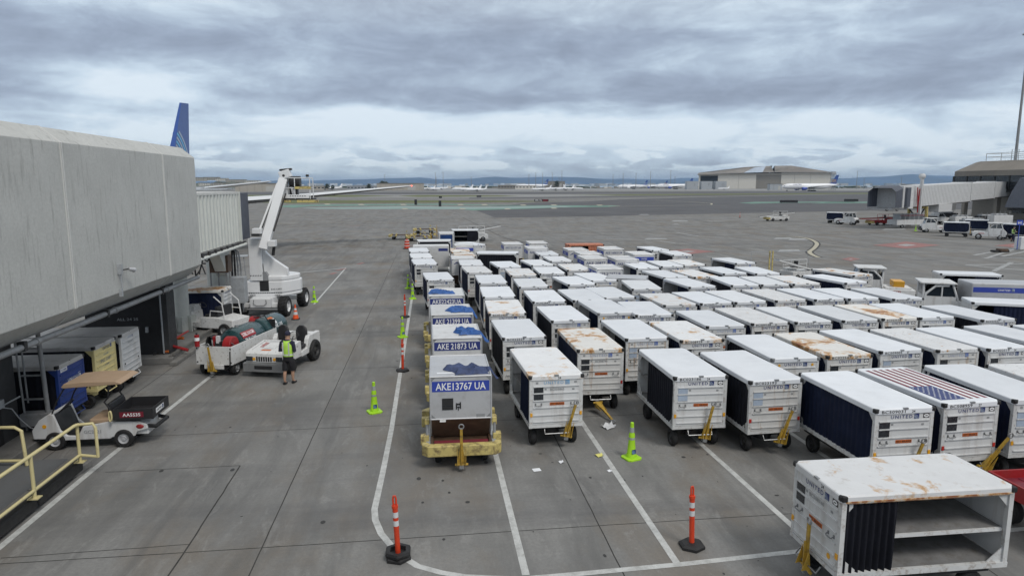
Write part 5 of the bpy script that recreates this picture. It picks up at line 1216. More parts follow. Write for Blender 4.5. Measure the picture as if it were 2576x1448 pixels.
b = MB(); b.tube([(.30*cos(a)*.5-.38, .45+.05*k, 1.0+.30*sin(a)) for k in range(6) for a in [j*pi/6 for j in range(12)]], .03, 'black_rubber', 6); b.build('hose', t)
b = MB(); b.box(-.12, .3, .5, .08, .6, 1.15, 'dark_steel'); b.box(-.06, .28, 1.1, .04, .4, 1.35, 'reflective'); b.box(-.25, .4, .95, -.1, .6, 1.3, 'red_paint'); b.tube([(-.1, .5, 1.2), (.0, .8, 1.45), (.1, 1.1, 1.5)], .02, 'black_rubber', 6); b.build('pump', t)
b = MB(); b.lathe([(.02, -.12), (.26, -.12), (.26, .12), (.02, .12)], (-.15, L-.15, 1.25), 'x', 'red_paint', 24); b.tube([(-.1, L-.3, 1.5), (.3, L-.2, 1.55), (.4, L, 1.2)], .02, 'black_rubber', 6); b.build('hose_reel', t)
b = MB(); b.box(w/2-.25, L-.1, 1.1, w/2-.02, L-.02, 1.4, 'ink_black'); b.box(w/2-.05, L-.08, .9, w/2-.02, L-.05, 1.3, 'dark_steel'); b.build('light_panel', t)
b = MB(); b.cyl((-w/2+.08, -.02, 1.05), (-w/2+.08, -.02, 1.45), .08, 'red_paint', n=14); b.cyl((-w/2+.08, -.02, 1.25), (-w/2+.08, -.02, 1.36), .083, 'ink_white', n=14); b.cyl((-w/2+.08, -.02, 1.45), (-w/2+.08, -.02, 1.52), .03, 'ink_black', n=8); b.build('extinguisher', t)
o = link('tow_bar', CM['tow_bar'], t, (.02, -.16, .22)); o.rotation_euler = (radians(6), radians(-4), 0)
b = MB(); b.tube([(w/2-.05, -.01, .9), (w/2-.06, -.03, .4), (w/2-.3, .1, .2), (w/2, .5, .15)], .02, 'black_rubber', 6); b.build('ground_cable', t)
for x in (-w/2+.1, w/2-.1):
    for y in (.35, L-.8): wheel_at(t, x, y, .24, .17)
b = MB(); b.box(-.4, .1, .22, .4, .6, .36, 'dark_steel'); b.box(-.07, .2, .25, .07, L-.5, .35, 'dark_steel'); b.build('axle', t)

# ------------------------------------------------------------------ low baggage tractor with slotted grille
fa, fb = at(614, 951), at(716, 949); c = (fa+fb)/2; rz = radians(-15)
t = thing('tow_tractor', 'low white tow tractor with slotted grille, two black seats, worker standing beside it', 'tow tractor', (c.x, c.y+.05, 0), rz, None)
hw = .72
b = MB(); b.prism([(.08, .50), (.06, .80), (.16, .88), (1.30, 1.0), (1.42, .98), (1.44, .42), (.1, .42)], 'x', -hw+.03, hw-.03, 'chipped_white')
b.box(-hw+.03, 1.44, .38, hw-.03, 3.0, .56, 'chipped_white')
for s in (-1, 1):
    x0, x1 = (hw-.18, hw-.02) if s > 0 else (-hw+.02, -hw+.18)
    b.prism([(1.44, .56), (1.9, .60), (2.0, .9), (2.12, 1.03), (3.0, 1.03), (3.05, .95), (3.02, .56)], 'x', x0, x1, 'chipped_white')
b.box(-hw+.18, 2.7, .56, hw-.18, 3.02, .98, 'chipped_white'); b.build('body', t, .025)
b = MB(); b.box(-hw-.02, -.06, .20, hw+.02, .12, .50, 'steel'); b.box(-.32, -.075, .30, .32, -.06, .42, 'ink_black'); b.build('front_bumper', t, .03)
b = MB(); b.box(-hw+.06, .04, .52, hw-.06, .075, .74, 'chipped_white')
for k in range(7): b.box(-.29+k*.085, .025, .55, -.29+k*.085+.05, .045, .71, 'ink_black')
b.build('grille', t)
for x in (-.54, .54): b = MB(); b.box(x-.12, .02, .55, x+.12, .05, .71, 'placard_dark'); b.build('headlight', t, .01)
for x in (-.37, .37): b = MB(); b.cyl((x, .04, .63), (x, .02, .63), .05, 'reflector_amber', n=14); b.build('indicator_light', t)
b = MB()
def hood(x, y): return (x, y, .882+(y-.16)*.1053+.004)
for s, tx in ((-.42, 'DIESEL'), (.28, 'DIESEL')):
    vs, fs, tw, th = text_geo(tx); b.add([hood(s + yy*.13/th, .55 + xx*.5/tw) for xx, yy in vs], fs, 'ink_red')
vs, fs, tw, th = text_geo('L8RJ527'); b.add([hood(-.2 + xx*.36/tw, .36 + yy*.09/th) for xx, yy in vs], fs, 'ink_grey')
for q0, q1 in (((-.55, .3), (-.55, 1.2)), ((.55, .3), (.55, 1.2)), ((-.28, .42), (-.28, 1.1)), ((.2, .42), (.2, 1.1)), ((-.28, 1.1), (.2, 1.1)), ((-.6, 1.2), (.6, 1.2))):
    e_ = .008; b.poly([hood(q0[0]-e_, q0[1]-e_), hood(q1[0]+e_ if q0[1] == q1[1] else q1[0]-e_, q1[1]-e_ if q0[1] == q1[1] else q1[1]+e_), hood(q1[0]+e_, q1[1]+e_), hood(q0[0]+e_ if q0[0] == q1[0] else q0[0]-e_, q0[1]-e_ if q0[0] == q1[0] else q0[1]+e_)], 'ink_grey')
b.poly([hood(-.2, .2), hood(.14, .2), hood(.14, .32), hood(-.2, .32)], 'sign_orange'); b.build('lettering', t)
for x in (-.33, .38):
    b = MB(); b.box(x-.25, 1.6, .62, x+.25, 2.1, .76, 'seat_black'); b.build('seat', t, .05)
    b = MB(); rings = [[(x+.22*s2*cos(a), 2.12+.10*(z-.76)+.05*sin(a), z) for a in [k*pi/8 for k in range(16)]] for z, s2 in ((.76, .8), (.95, 1), (1.15, 1.05), (1.3, .85), (1.38, .4))]; b.loft(rings, 'seat_black'); b.build('backrest', t)
b = MB(); b.tube([(.36, 1.40, .98), (.36, 1.52, 1.12)], .02, 'ink_black', 6); b.tube([(.36+.17*cos(a), 1.54+.10*sin(a), 1.14+.12*sin(a)) for a in [k*pi/9 for k in range(18)]], .015, 'ink_black', 6, closed=True); b.build('steering_wheel', t)
for x in (-hw+.05, hw-.05):
    wheel_at(t, x, .62, .27, .2, 'dark_steel'); wheel_at(t, x*1.02, 2.45, .40, .26, 'dark_steel')

# ------------------------------------------------------------------ small white runabout behind the trailer
t = thing('utility_tug', 'small open white utility tug parked behind the fuel tanks', 'tug', (at(540, 842).x, at(540, 842).y+.3, 0), radians(68))
b = MB(); b.prism([(-1.3, .35), (-1.3, .75), (-.4, .85), (.3, .82), (.3, .35)], 'x', -.6, .6, 'chipped_white'); b.prism([(.3, .35), (.3, .6), (.7, .6), (.75, 1.05), (1.3, 1.0), (1.35, .4)], 'x', -.6, .6, 'chipped_white'); b.box(-.35, .8, 1.02, .2, 1.15, 1.3, 'chipped_white'); b.build('body', t, .03)
b = MB(); b.box(-.5, -.4, .83, .5, .15, .95, 'seat_black'); b.box(-.5, -.5, .83, .5, -.38, 1.3, 'seat_black'); b.build('seat', t, .03)
for s in (-1, 1): b = MB(); b.tube([(s*.55, -.9, .8), (s*.55, -.8, 1.45), (s*.55, -.4, 1.75)], .028, 'chipped_white', 7); b.tube([(s*.55, -.85, 1.1), (s*.55, -.2, 1.12), (s*.55, -.15, .85)], .024, 'chipped_white', 7); b.build('side_rail', t)
b = MB(); b.tube([(-.2+.17*cos(a), .45+.1*sin(a), 1.3+.1*sin(a)) for a in [k*pi/9 for k in range(18)]], .014, 'ink_black', 6, closed=True); b.build('steering_wheel', t)
for x in (-.58, .58):
    for y in (-.9, 1.0): wheel_at(t, x, y, .3, .18)
p = at(486, 800); b = MB(); b.box(-.35, -.3, .5, .35, .3, 1.0, 'blue_cloth'); b.box(-.36, -.31, 1.0, .36, .31, 1.35, 'orange_cloth'); b.box(-.4, -.35, .0, .4, .35, .5, 'dark_steel'); o = b.build('storage_bin', None, .03); o.location = (p.x-.5, p.y+.7, 0); tag(o, 'blue bin with an orange cover beside the white column', 'bin')
# red tow bar on the ground
t = thing('aircraft_towbar', 'red aircraft tow bar lying by the white parts cart', 'tow bar', (at(395, 905).x, at(395, 905).y, 0), 0)
b = MB(); b.tube([(-1.2, .7, .55), (.3, .3, .5), (1.1, .1, .32)], .06, 'red_paint', 8); b.build('shaft', t)
b = MB(); b.tube([(-1.3, .2, .3), (.5, -.1, .34)], .06, 'sign_orange', 8); b.tube([(-1.4, .8, .6), (.7, .9, .62)], .06, 'sign_orange', 8); b.tube([(.0, .3, .4), (.9, .9, .9)], .035, 'red_paint', 8); b.build('cross_bar', t)
for y in (-.1, .5): wheel_at(t, .0, y, .17, .1)
# pedestal equipment under the bridge
p = at(566, 770); t = thing('access_ladder', 'grey steel access steps under the boarding bridge', 'ladder', (p.x-.1, p.y+3.0, 0), radians(10))
for x in (-.4, .3, .55): b = MB(); b.tube([(x, 0, 0), (x-.15, .4, 2.35)], .03, 'grey_metal', 6); b.build('rail', t)
for k in range(8): b = MB(); z = .25+k*.27; b.box(-.4-z*.06, .17*z-.06, z, .3-z*.06, .17*z+.06, z+.03, 'grey_metal'); b.build('step', t)
b = MB(); b.box(-.6, .3, 2.32, .6, 1.1, 2.38, 'galvanised'); b.tube([(-.6, .35, 2.4), (-.6, .35, 3.2), (.6, .35, 3.2)], .025, 'grey_metal', 6); b.build('landing', t)
p = AY(554, 655, 33); t = thing('control_cabinet', 'brown-grey control box on legs under the boarding bridge', 'cabinet', (p.x, p.y, 0))
b = MB(); b.box(-.42, -.3, p.z-.55, .42, .3, p.z+.25, 'brown_steel'); b.build('box', t, .02)
for x in (-.4, -.05, .3, .45): b = MB(); b.box(x-.03, -.25, 0, x+.03, -.19, p.z-.5, 'grey_metal'); b.build('leg', t)
p = AY(600, 722, 33.6); b = MB(); b.box(-.35, -.3, -.75, .35, .3, .5, 'galvanised'); o = b.build('equipment_box', None, .02); o.location = (p.x, p.y, p.z); tag(o, 'pale grey equipment box hung beside the steps', 'cabinet')
p = at(512, 690); t = thing('sawhorse', 'dark folding trestle beyond the white column', 'trestle', (p.x, p.y, 0))
b = MB(); b.box(-1.2, -.15, .75, 1.2, .15, .85, 'dark_steel'); b.build('top', t)
for x in (-1, -.1, .9):
    b = MB(); b.tube([(x-.2, 0, 0), (x, 0, .75)], .05, 'dark_steel', 6); b.tube([(x+.25, 0, 0), (x, 0, .75)], .05, 'dark_steel', 6); b.build('leg', t)
p = at(594, 790); t = thing('ladder', 'yellow plank leaning against the steps by the boom lift', 'plank', (p.x, p.y, 0)); b = MB(); b.tube([(-.15, 0, .1), (.15, .2, 1.6)], .06, 'rail_yellow', 4); b.build('board', t)

# ------------------------------------------------------------------ boom lift
c = Vector((-8.15, 36.09, 0)); rz = radians(-8); R = RZ(rz)
t = thing('boom_lift', 'white articulated boom lift with raised arm and large lugged tyres', 'boom lift', c, rz)
b = MB(); b.box(-.55, -1.3, .45, .55, 1.3, .95, 'boom_white'); b.box(-.5, -1.65, .50, .5, -1.3, .92, 'boom_white')
for y in (-1.25, 1.25): b.box(-1.0, y-.12, .45, 1.0, y+.12, .66, 'boom_white')
b.tube([(-.9, -1.62, .40), (.9, -1.62, .40)], .05, 'steel', 6); b.tube([(-.3, -1.67, .88), (-.33, -1.69, .7), (-.2, -1.69, .6), (.2, -1.69, .6), (.33, -1.69, .7), (.3, -1.67, .88)], .015, 'ink_black', 6); b.build('chassis', t, .03)
for x in (-1.08, 1.08):
    for y in (-1.25, 1.6): wheel_at(t, x, y, .50, .42, 'reflective', 'x', lug=1)
b = MB(); b.cyl((0, 0, .95), (0, 0, 1.12), .5, 'dark_steel', n=24); b.build('slew_ring', t)
tt = radians(8)     # upper works face the camera squarely
TR = lambda b_: setattr(b_, 'T', Matrix.Rotation(tt, 4, 'Z'))
b = MB(); TR(b)
oct8 = [(-1.1, -.95), (.75, -.95), (1.1, -.6), (1.48, .0), (1.48, .45), (.9, 1.0), (-.9, 1.0), (-1.1, .6)]
b.prism([(x*.99, y*.99) for x, y in oct8], 'z', .93, 1.10, 'boom_white'); b.prism(oct8, 'z', 1.104, 1.72, 'boom_white'); b.prism([(-.25, -.93), (.75, -.93), (1.08, -.58), (1.42, .0), (1.40, .4), (.85, .95), (-.25, .95)], 'z', 1.724, 1.98, 'boom_white'); b.build('turntable', t, .06)
b = MB(); TR(b); b.box(-.36, -.965, 1.22, .08, -.95, 1.74, 'ink_black'); b.prism([(-.36, 1.75), (.08, 1.75), (.07, 2.0), (-.04, 2.18), (-.18, 2.18), (-.32, 2.0)], 'y', -.97, -.6, 'grey_metal'); b.tube([(-.14, -.9, 2.18), (-.2, -.8, 2.6)], .02, 'ink_black', 6); b.build('control_station', t)
b = MB(); TR(b)
for k in range(16): b.box(-1.02+k*.11, -.958, 1.115, -1.02+k*.11+.06, -.951, 1.145, 'ink_black')
b.text('JLG LIFT', (.16, -.958, 1.25), .10, 'ink_black', width=.55); b.text('HC3', (.35, -.955, .97), .07, 'ink_black', width=.25); b.text('HC3', (-.85, -.955, .97), .09, 'ink_black', width=.25); b.build('lettering', t)
# upright tower box
a = AY(646, 600, 35.2); zt = a.z; tw = .58
b = MB(); TR(b); xo = AY(645, 650, 35.3).x - c.x
b.prism([(xo-.30, 1.75), (xo+.30, 1.75), (xo+.28, zt), (xo-.32, zt)], 'y', -1.0, -.3, 'boom_white')
b.build('tower', t, .02)
b = MB(); TR(b); b.prism([(xo+.29, 1.97), (xo+.29, zt-.26), (xo+.44, zt-.72), (xo+.63, zt-.92), (xo+.82, zt-1.09), (xo+1.46, zt-1.55), (xo+1.5, 1.97)], 'y', -.70, -.34, 'boom_white'); b.build('riser_arm', t, .02)
b = MB(); TR(b)
for k in range(5): b.prism([(xo-.31+k*.12, 1.99), (xo-.25+k*.12, 1.99), (xo-.21+k*.12, 2.04), (xo-.27+k*.12, 2.04)], 'y', -1.006, -1.001, 'ink_black')
b.build('hazard_stripe', t)
# telescopic arm, jib and platform (drawn in world space, parented)
bm_ = thing('x', '', '') if False else None
inv = Matrix.Translation(c) @ Matrix.Rotation(rz, 4, 'Z'); inv = inv.inverted()
def wb(): q = MB(); q.T = inv; return q
P0 = AY(662, 612, 35.0); P1 = AY(717, 440, 36.2)
def beam(b, p0, p1, w, h, m, up=Vector((0, 1, 0))):
    p0, p1 = Vector(p0), Vector(p1); d = (p1-p0).normalized(); s = d.cross(up).normalized(); n = s.cross(d)
    f = lambda p: [p + s*(w/2)*i + n*(h/2)*j for i, j in ((-1, -1), (1, -1), (1, 1), (-1, 1))]
    b.loft([f(p0), f(p1)], m, True, False)
b = wb(); beam(b, P0 + Vector((0, 0, -.3)), P0 + (P1-P0)*.93, .42, .44, 'boom_white'); b.build('boom', t, .02)
b = wb(); o = Vector((-.34, 0, .12)); beam(b, P0 + (P1-P0)*.10 + o, P0 + (P1-P0)*.85 + o*.6, .09, .1, 'boom_white'); o2 = Vector((.30, -.05, -.1)); beam(b, P0 + (P1-P0)*.2 + o2, P0 + (P1-P0)*.75+o2, .06, .1, 'dark_steel'); beam(b, P0+(P1-P0)*.1+o*.75, P0+(P1-P0)*.9+o*.62, .04, .06, 'dark_steel'); b.build('cable_track', t)
b = wb(); q = AY(643, 575, 35); b.cb((q.x+.08, 35, q.z-.12), (.42, .5, .26), 'boom_white'); b.cb((q.x+.05, 34.9, q.z-.30), (.4, .45, .12), 'ink_black'); q = AY(664, 625, 35); b.cb((q.x+.42, 35, q.z+.25), (.35, .5, .3), 'boom_white'); b.cyl((q.x+.5, 35, q.z+.14), (q.x+.42, 35, q.z-.35), .08, 'ink_black', n=10); b.build('knuckle', t, .02)
b = wb(); b.cb(P1 + Vector((.02, 0, .02)), (.55, .5, .4), 'boom_white', RY(-.3)); b.cb(P1+Vector((.05, 0, .26)), (.6, .3, .1), 'dark_steel', RY(-.1)); b.build('boom_head', t, .03)
J0 = P1 + Vector((.15, 0, 0)); J1 = AY(742, 497, 36.4); J2 = AY(722, 497, 36.4)
b = wb(); beam(b, J0, J1, .13, .14, 'boom_white'); beam(b, J0+Vector((-.08, .2, 0)), J2, .11, .12, 'boom_white'); b.build('jib', t)
b = wb(); q = AY(737, 464, 36.4); b.cyl((q.x-.15, 36.4, q.z+.12), (q.x+.38, 36.4, q.z+.12), .30, 'ink_black', n=18); b.cb((q.x+.02, 36.5, q.z-.35), (.4, .35, .9), 'ink_black'); b.build('rotator', t)
pl = AY(700, 500, 36.6); pr = AY(798, 500, 36.6); z0 = pl.z; b = wb(); b.box(pl.x, 36.0, z0-.05, pr.x-.1, 37.0, z0+.03, 'dark_steel'); b.box(pl.x, 35.97, z0+.03, pr.x-.3, 36.0, z0+.22, 'boom_white')
for k in range(7): b.box(pr.x-1.25+k*.12, 35.955, z0+.13, pr.x-1.25+k*.12+.06, 35.968, z0+.16, 'ink_black')
b.build('platform', t)
b = wb()
for (xx, m) in ((pr.x-.25, 'boom_white'), (pr.x-1.0, 'boom_white'), (pl.x+.3, 'boom_white')):
    for y in (36.0, 37.0): b.cyl((xx, y, z0), (xx, y, z0+1.05), .022, m, n=6)
for y in (36.0, 37.0): b.cyl((pl.x+.3, y, z0+1.05), (pr.x-.25, y, z0+1.05), .025, 'boom_white', n=6); b.cyl((pl.x+.3, y, z0+.55), (pr.x-.25, y, z0+.55), .02, 'boom_white', n=6)
b.build('guard_rail', t)
b = wb(); b.box(pr.x-1.0, 35.95, z0+.50, pr.x-.2, 36.05, z0+.62, 'old_yellow'); b.box(pl.x+.2, 35.9, z0-.16, pl.x+.75, 36.1, z0-.07, 'old_yellow'); b.box(pr.x-.9, 35.9, z0-.18, pr.x+.15, 36.1, z0-.06, 'old_yellow'); b.build('padding', t)
b = wb()
for xx in (pl.x+.45, pr.x-.35): b.ball((xx, 36, z0+1.17), .09, 'ink_black', 8)
b.build('lamps', t)

# ------------------------------------------------------------------ people
def skin_mesh(name, verts, edges, mats_, parent, sub=2):
    me = bpy.data.meshes.new(name); me.from_pydata([v[:3] for v in verts], edges, [])
    o = bpy.data.objects.new(name, me); COL.objects.link(o)
    md = o.modifiers.new('s', 'SKIN'); md.use_smooth_shade = True; md.branch_smoothing = .6
    sv = me.skin_vertices[0].data
    for i, v in enumerate(verts):
        r = v[3]; sv[i].radius = (r if isinstance(r, (int, float)) else r[0], r if isinstance(r, (int, float)) else r[1]); sv[i].use_root = (i == 0)
    s = o.modifiers.new('u', 'SUBSURF'); s.levels = s.render_levels = sub
    bpy.context.view_layer.update()
    m2 = bpy.data.meshes.new_from_object(o.evaluated_get(bpy.context.evaluated_depsgraph_get())); bpy.data.objects.remove(o); bpy.data.meshes.remove(me)
    m2.materials.clear(); m2.materials.append(MATS[mats_]); m2.name = name
    for p in m2.polygons: p.use_smooth = True; p.material_index = 0
    return link(name, m2, parent)
def person(loc, rz, label, cap='shirt_navy', vest='vest_lime', trousers='shorts_black', shorts=True, s=1.0, step=.16):
    # body faces -Y in its own frame; both forearms raised in front, head bowed
    t = thing('person', label, 'person', loc, rz); V = []; E_ = []
    def v(x, y, z, r, p=None): V.append((x*s, y*s, z*s, (r*s if isinstance(r, (int, float)) else (r[0]*s, r[1]*s)))); 
    def add(x, y, z, r, p=None):
        V.append((x*s, y*s, z*s, r*s)); 
        if p is not None: E_.append((p, len(V)-1))
        return len(V)-1
    pel = add(0, 0, .96, .15); sp = add(0, .01, 1.14, .135, pel); ch = add(0, .02, 1.33, .155, sp); nk = add(0, -.005, 1.50, .065, ch); hd = add(0, -.05, 1.60, .085, nk); tp = add(0, -.045, 1.70, .085, hd)
    for k, sx in enumerate((-1, 1)):
        sh = add(sx*.17, .02, 1.41, .068, ch); elb = add(sx*.245, .05, 1.13, .046, sh); wr = add(sx*.13, -.20, 1.13, .029, elb); pm = add(sx*.10, -.27, 1.15, .032, wr)
        for f in range(4):
            a = add(sx*(.10-.018*(f-1.5)), -.315-.006*f, 1.155-.012*f, .0095, pm); bq = add(sx*(.075-.014*(f-1.5)), -.335, 1.165-.012*f, .0085, a)
        add(sx*.055, -.285, 1.185, .010, pm)
        yk = step*(1 if k else -1)*.5
        hp = add(sx*.095, .0, .88, .10, pel); kn = add(sx*.105, -.02+yk*.6, .50, .062, hp); cf = add(sx*.105, .02+yk*.9, .34, .060, kn); an = add(sx*.10, .03+yk*1.2, .10, .036, cf); add(sx*.115, -.10+yk*1.2, .045, .036, an)
    skin_mesh('body', V, E_, 'skin', t)
    b = MB(); hd = Vector((0, -.055, 1.635))*s       # face details
    for x in (-.032, .032): b.ball((x*s, (-.128)*s, 1.63*s), .012*s, 'ink_white', 8); b.ball((x*s, -.137*s, 1.63*s), .006*s, 'ink_black', 6)
    b.ball((0, -.145*s, 1.60*s), .015*s, 'skin', 8, (1, 1.3, 1.4)); b.box(-.022*s, -.133*s, 1.563*s, .022*s, -.125*s, 1.569*s, 'maroon')
    for x in (-.085, .085): b.ball((x*s, -.045*s, 1.615*s), .022*s, 'skin', 8, (.5, 1, 1.4))
    b.build('face', t)
    def ring(cx, cy, z, rx, ry, n=18): return [((cx+rx*cos(2*pi*i/n))*s, (cy+ry*sin(2*pi*i/n))*s, z*s) for i in range(n)]
    b = MB(); b.loft([ring(0, 0, .93, .165, .125), ring(0, .005, 1.1, .155, .118), ring(0, .015, 1.3, .185, .135), ring(0, .02, 1.42, .185, .115), ring(0, .015, 1.475, .10, .08), ring(0, 0, 1.51, .062, .06)], 'shirt_navy')
    for sx in (-1, 1): b.tube([Vector(q)*s for q in ((sx*.13, .02, 1.42), (sx*.185, .02, 1.40), (sx*.225, .035, 1.27), (sx*.25, .05, 1.13), (sx*.20, -.06, 1.125), (sx*.14, -.185, 1.13))], [q*s for q in (.07, .075, .062, .056, .052, .038)], 'shirt_navy', 12)
    b.build('shirt', t)
    b = MB(); b.loft([ring(0, 0, .95, .178, .138), ring(0, .005, 1.1, .170, .132), ring(0, .015, 1.3, .192, .146), ring(0, .02, 1.41, .165, .127), ring(0, .015, 1.47, .12, .095)], vest, False); vo = b.build('vest', t)
    b = MB(); b.loft([ring(0, .002, .985, .180, .140), ring(0, .003, 1.03, .177, .1385)], 'reflective', False)
    for x in (-.10, .10):
        for sy in (-1, 1): b.prism([((x-.022)*s, .99*s), ((x+.022)*s, .99*s), ((x+.022)*s, 1.43*s), ((x-.022)*s, 1.43*s)], 'y', (.0+sy*.142)*s, (.0+sy*.146)*s, 'reflective')
    b.build('reflective_tape', vo)
    b = MB(); zb = .46 if shorts else .09
    b.loft([ring(0, 0, .80, .172, .13), ring(0, 0, .90, .172, .13), ring(0, 0, .98, .160, .125)], trousers)
    for k, sx in enumerate((-1, 1)):
        yk = step*(1 if k else -1)*.5; b.tube([Vector(q)*s for q in ((sx*.085, 0, .88), (sx*.09, 0, .78), (sx*.105, -.01+yk*.4, .62), (sx*.108, -.01+yk*.65, zb))], [q*s for q in (.085, .105, .098, .092 if shorts else .06)], trousers, 14)
    b.build('shorts' if shorts else 'trousers', t)
    for k, sx in enumerate((-1, 1)):
        yk = step*(1 if k else -1)*.6; b = MB(); q = [(sx*.105, .07+yk, .05, .045, .05), (sx*.108, .0+yk, .045, .048, .045), (sx*.113, -.09+yk, .036, .05, .034), (sx*.118, -.17+yk, .028, .03, .024)]
        b.loft([[((x+rx*cos(a))*s, y*s, max(.004, z+rzz*sin(a))*s) for a in [i*pi/6 for i in range(12)]] for x, y, z, rx, rzz in q], 'seat_black'); b.build('shoe', t)
    b = MB(); b.loft([ring(0, -.045, 1.645, .097, .105), ring(0, -.04, 1.70, .094, .102), ring(0, -.035, 1.75, .075, .082), ring(0, -.03, 1.778, .035, .04)], cap); b.build('beanie', t)
    return t
p = at(726, 966); person((p.x+.02, p.y+.05, 0), pi - .25, 'person in lime vest, black shorts and dark beanie standing with bowed head at the tractor', s=1.0)
# ------------------------------------------------------------------ aircraft (nose toward -Y, origin on the ground amidships)
AM = {}
def aircraft_meshes(key, tail='globe', eng='engine_blue', text=None):
    def keep(b, nm, sm=0): o = b.build(nm); me = o.data; bpy.data.objects.remove(o); AM[key, nm] = me
    b = MB(); st = [(-31.8, .05, 4.6), (-31.3, .6, 4.65), (-30, 1.45, 4.8), (-28, 2.25, 5.05), (-25, 2.9, 5.25), (-21, 3.1, 5.3), (12, 3.1, 5.3), (18, 2.85, 5.6), (23, 1.95, 6.2), (27, 1.1, 6.7), (29.4, .35, 7.0)]
    b.loft([[(r*cos(2*pi*i/24), y, z + r*sin(2*pi*i/24)) for i in range(24)] for y, r, z in st], 'fuselage_white')
    for s in (-1, 1):
        for k in range(52):
            y = -24+k*.9
            if y > 21 or -2.4 < y < -1: continue
            r = 3.1 if y < 12 else 3.1-(y-12)*.05
            b.cb((s*(r*.985), y, 5.3+.62), (.05, .28, .4), 'ink_grey')
        b.prism([(-30.2, 5.4), (-29.0, 6.3), (-28.2, 6.5), (-28.4, 5.7)], 'x', s*1.35, s*1.75, 'window_band')
    if text:
        for s in (-1, 1): b.text('UNITED', (s*3.16, (-9 if s < 0 else -20), 6.6), 1.3, 'ink_navy', u=(0, -1 if s < 0 else 1, 0), width=9, spacing=1.2)
    keep(b, 'fuselage')
    for s in (-1, 1):
        b = MB(); sec = []
        for x, y0, y1, z, th in ((2.2, -11, 4.5, 3.9, 1.5), (9.8, -5.3, 4.6, 4.6, 1.0), (20, 1.6, 6.6, 5.35, .55), (30.0, 7.9, 9.8, 6.3, .22), (31.2, 9.8, 10.5, 6.42, .1)):
            c = y1-y0; sec.append([(s*x, y0, z), (s*x, y0+c*.12, z+th*.45), (s*x, y0+c*.45, z+th*.5), (s*x, y1, z), (s*x, y0+c*.5, z-th*.45), (s*x, y0+c*.12, z-th*.4)])
        n = 6; vs = [p for q in sec for p in q]; 
        for k in range(4):
            for i in range(n):
                j = (i+1) % n; b.add([sec[k][i], sec[k][j], sec[k+1][j], sec[k+1][i]], [(0, 1, 2, 3)], 'wing_grey' if i in (0, 1, 2) else 'wing_under')
        b.poly(sec[-1], 'wing_grey'); keep(b, 'wing%d' % s)
        b = MB(); sec = [[(s*x, y0, z), (s*x, (y0+y1)/2, z+th), (s*x, y1, z), (s*x, (y0+y1)/2, z-th)] for x, y0, y1, z, th in ((.8, 21.5, 28.2, 5.75, .3), (10.7, 29.0, 31.4, 7.0, .12))]
        b.loft(sec, 'wing_grey', True, False); keep(b, 'stab%d' % s)
        b = MB(); b.lathe([(1.0, -12.6), (1.55, -12.9), (1.75, -12.2), (1.8, -10.5), (1.55, -8.6), (1.1, -7.6)], (s*9.6, 0, 2.7), 'y', eng, 24); b.lathe([(.05, -12.2), (1.45, -12.2)], (s*9.6, 0, 2.7), 'y', 'ink_black', 24)
        b.lathe([(1.0, -7.9), (.8, -7.0), (.3, -6.2)], (s*9.6, 0, 2.7), 'y', 'steel', 16); b.prism([(-11.5, 4.3), (-8, 4.2), (-5, 4.5), (-7.5, 3.6), (-10.5, 4.0)], 'x', s*9.6-.2, s*9.6+.2, 'wing_grey'); keep(b, 'engine%d' % s)
        b = MB(); b.cyl((s*5.2, 2, .9), (s*4.6, 2, 4), .25, 'steel')
        for y in (.4, 2, 3.6):
            for dx in (-.45, .45): b.cyl((s*5.2+dx-.2, y, .65), (s*5.2+dx+.2, y, .65), .65, 'rubber', n=16)
        keep(b, 'gear%d' % s)
    b = MB(); b.cyl((0, -25.5, .8), (0, -25.3, 3), .18, 'steel'); 
    for dx in (-.35, .35): b.cyl((dx-.15, -25.5, .55), (dx+.15, -25.5, .55), .55, 'rubber', n=16)
    keep(b, 'gear0')
    b = MB(); pr = [(20.0, 8.2), (22.2, 8.7), (28.2, 17.5), (31.1, 17.7), (28.6, 8.0), (25, 7.2)]
    hx = lambda z: max(.08, .42 - (z-8)*.032)
    vs = [(hx(z), y, z) for y, z in pr] + [(-hx(z), y, z) for y, z in pr]; n = 6
    b.add(vs, [tuple(range(n)), tuple(range(n, 2*n))[::-1]] + [(i, (i+1) % n, n+(i+1) % n, n+i) for i in range(n)], 'tail_blue')
    for s in (-1, 1):
        P = lambda y, z: (s*(hx(z)+.02), y, z)
        if tail == 'swirl':
            for k in range(9):
                r0 = 1.2+k*.72; pts = []
                for i in range(17):
                    a = -0.15+1.55*i/16; y, z = 23.0+r0*sin(a)*.85, 8.6+r0*cos(a)*.80
                    lo = 22.2+(z-8.7)*.645
                    if y > lo+.1 and y < 29.0-(k*.0) and z > 8.4: pts.append((y, z))
                for p0, p1 in zip(pts, pts[1:]): b.poly([P(*p0), P(*p1), P(p1[0]+.18, p1[1]+.26), P(p0[0]+.18, p0[1]+.26)], 'tail_light_blue' if k % 2 else 'placard_blue')
        else:
            for k in range(7):
                for j in range(2):
                    y0 = 22.9+.75*k; z0 = 9.0+.35*k
                    b.poly([P(y0+j*.3, z0), P(y0+.22+j*.3, z0), P(y0+1.6+j*1.3-k*.12, z0+3.6-k*.3), P(y0+1.4+j*1.3-k*.12, z0+3.6-k*.3)] if j == 0 else [P(23.4, 9.2+k*.55), P(29.3-k*.25, 9.2+k*.62), P(29.2-k*.25, 9.38+k*.62), P(23.6, 9.36+k*.55)], 'gold' if tail == 'globe' else 'placard_blue')
    keep(b, 'fin')
aircraft_meshes('near', 'swirl', text=1); aircraft_meshes('globe', 'globe', text=1); aircraft_meshes('plain', 'plain', 'fuselage_white')
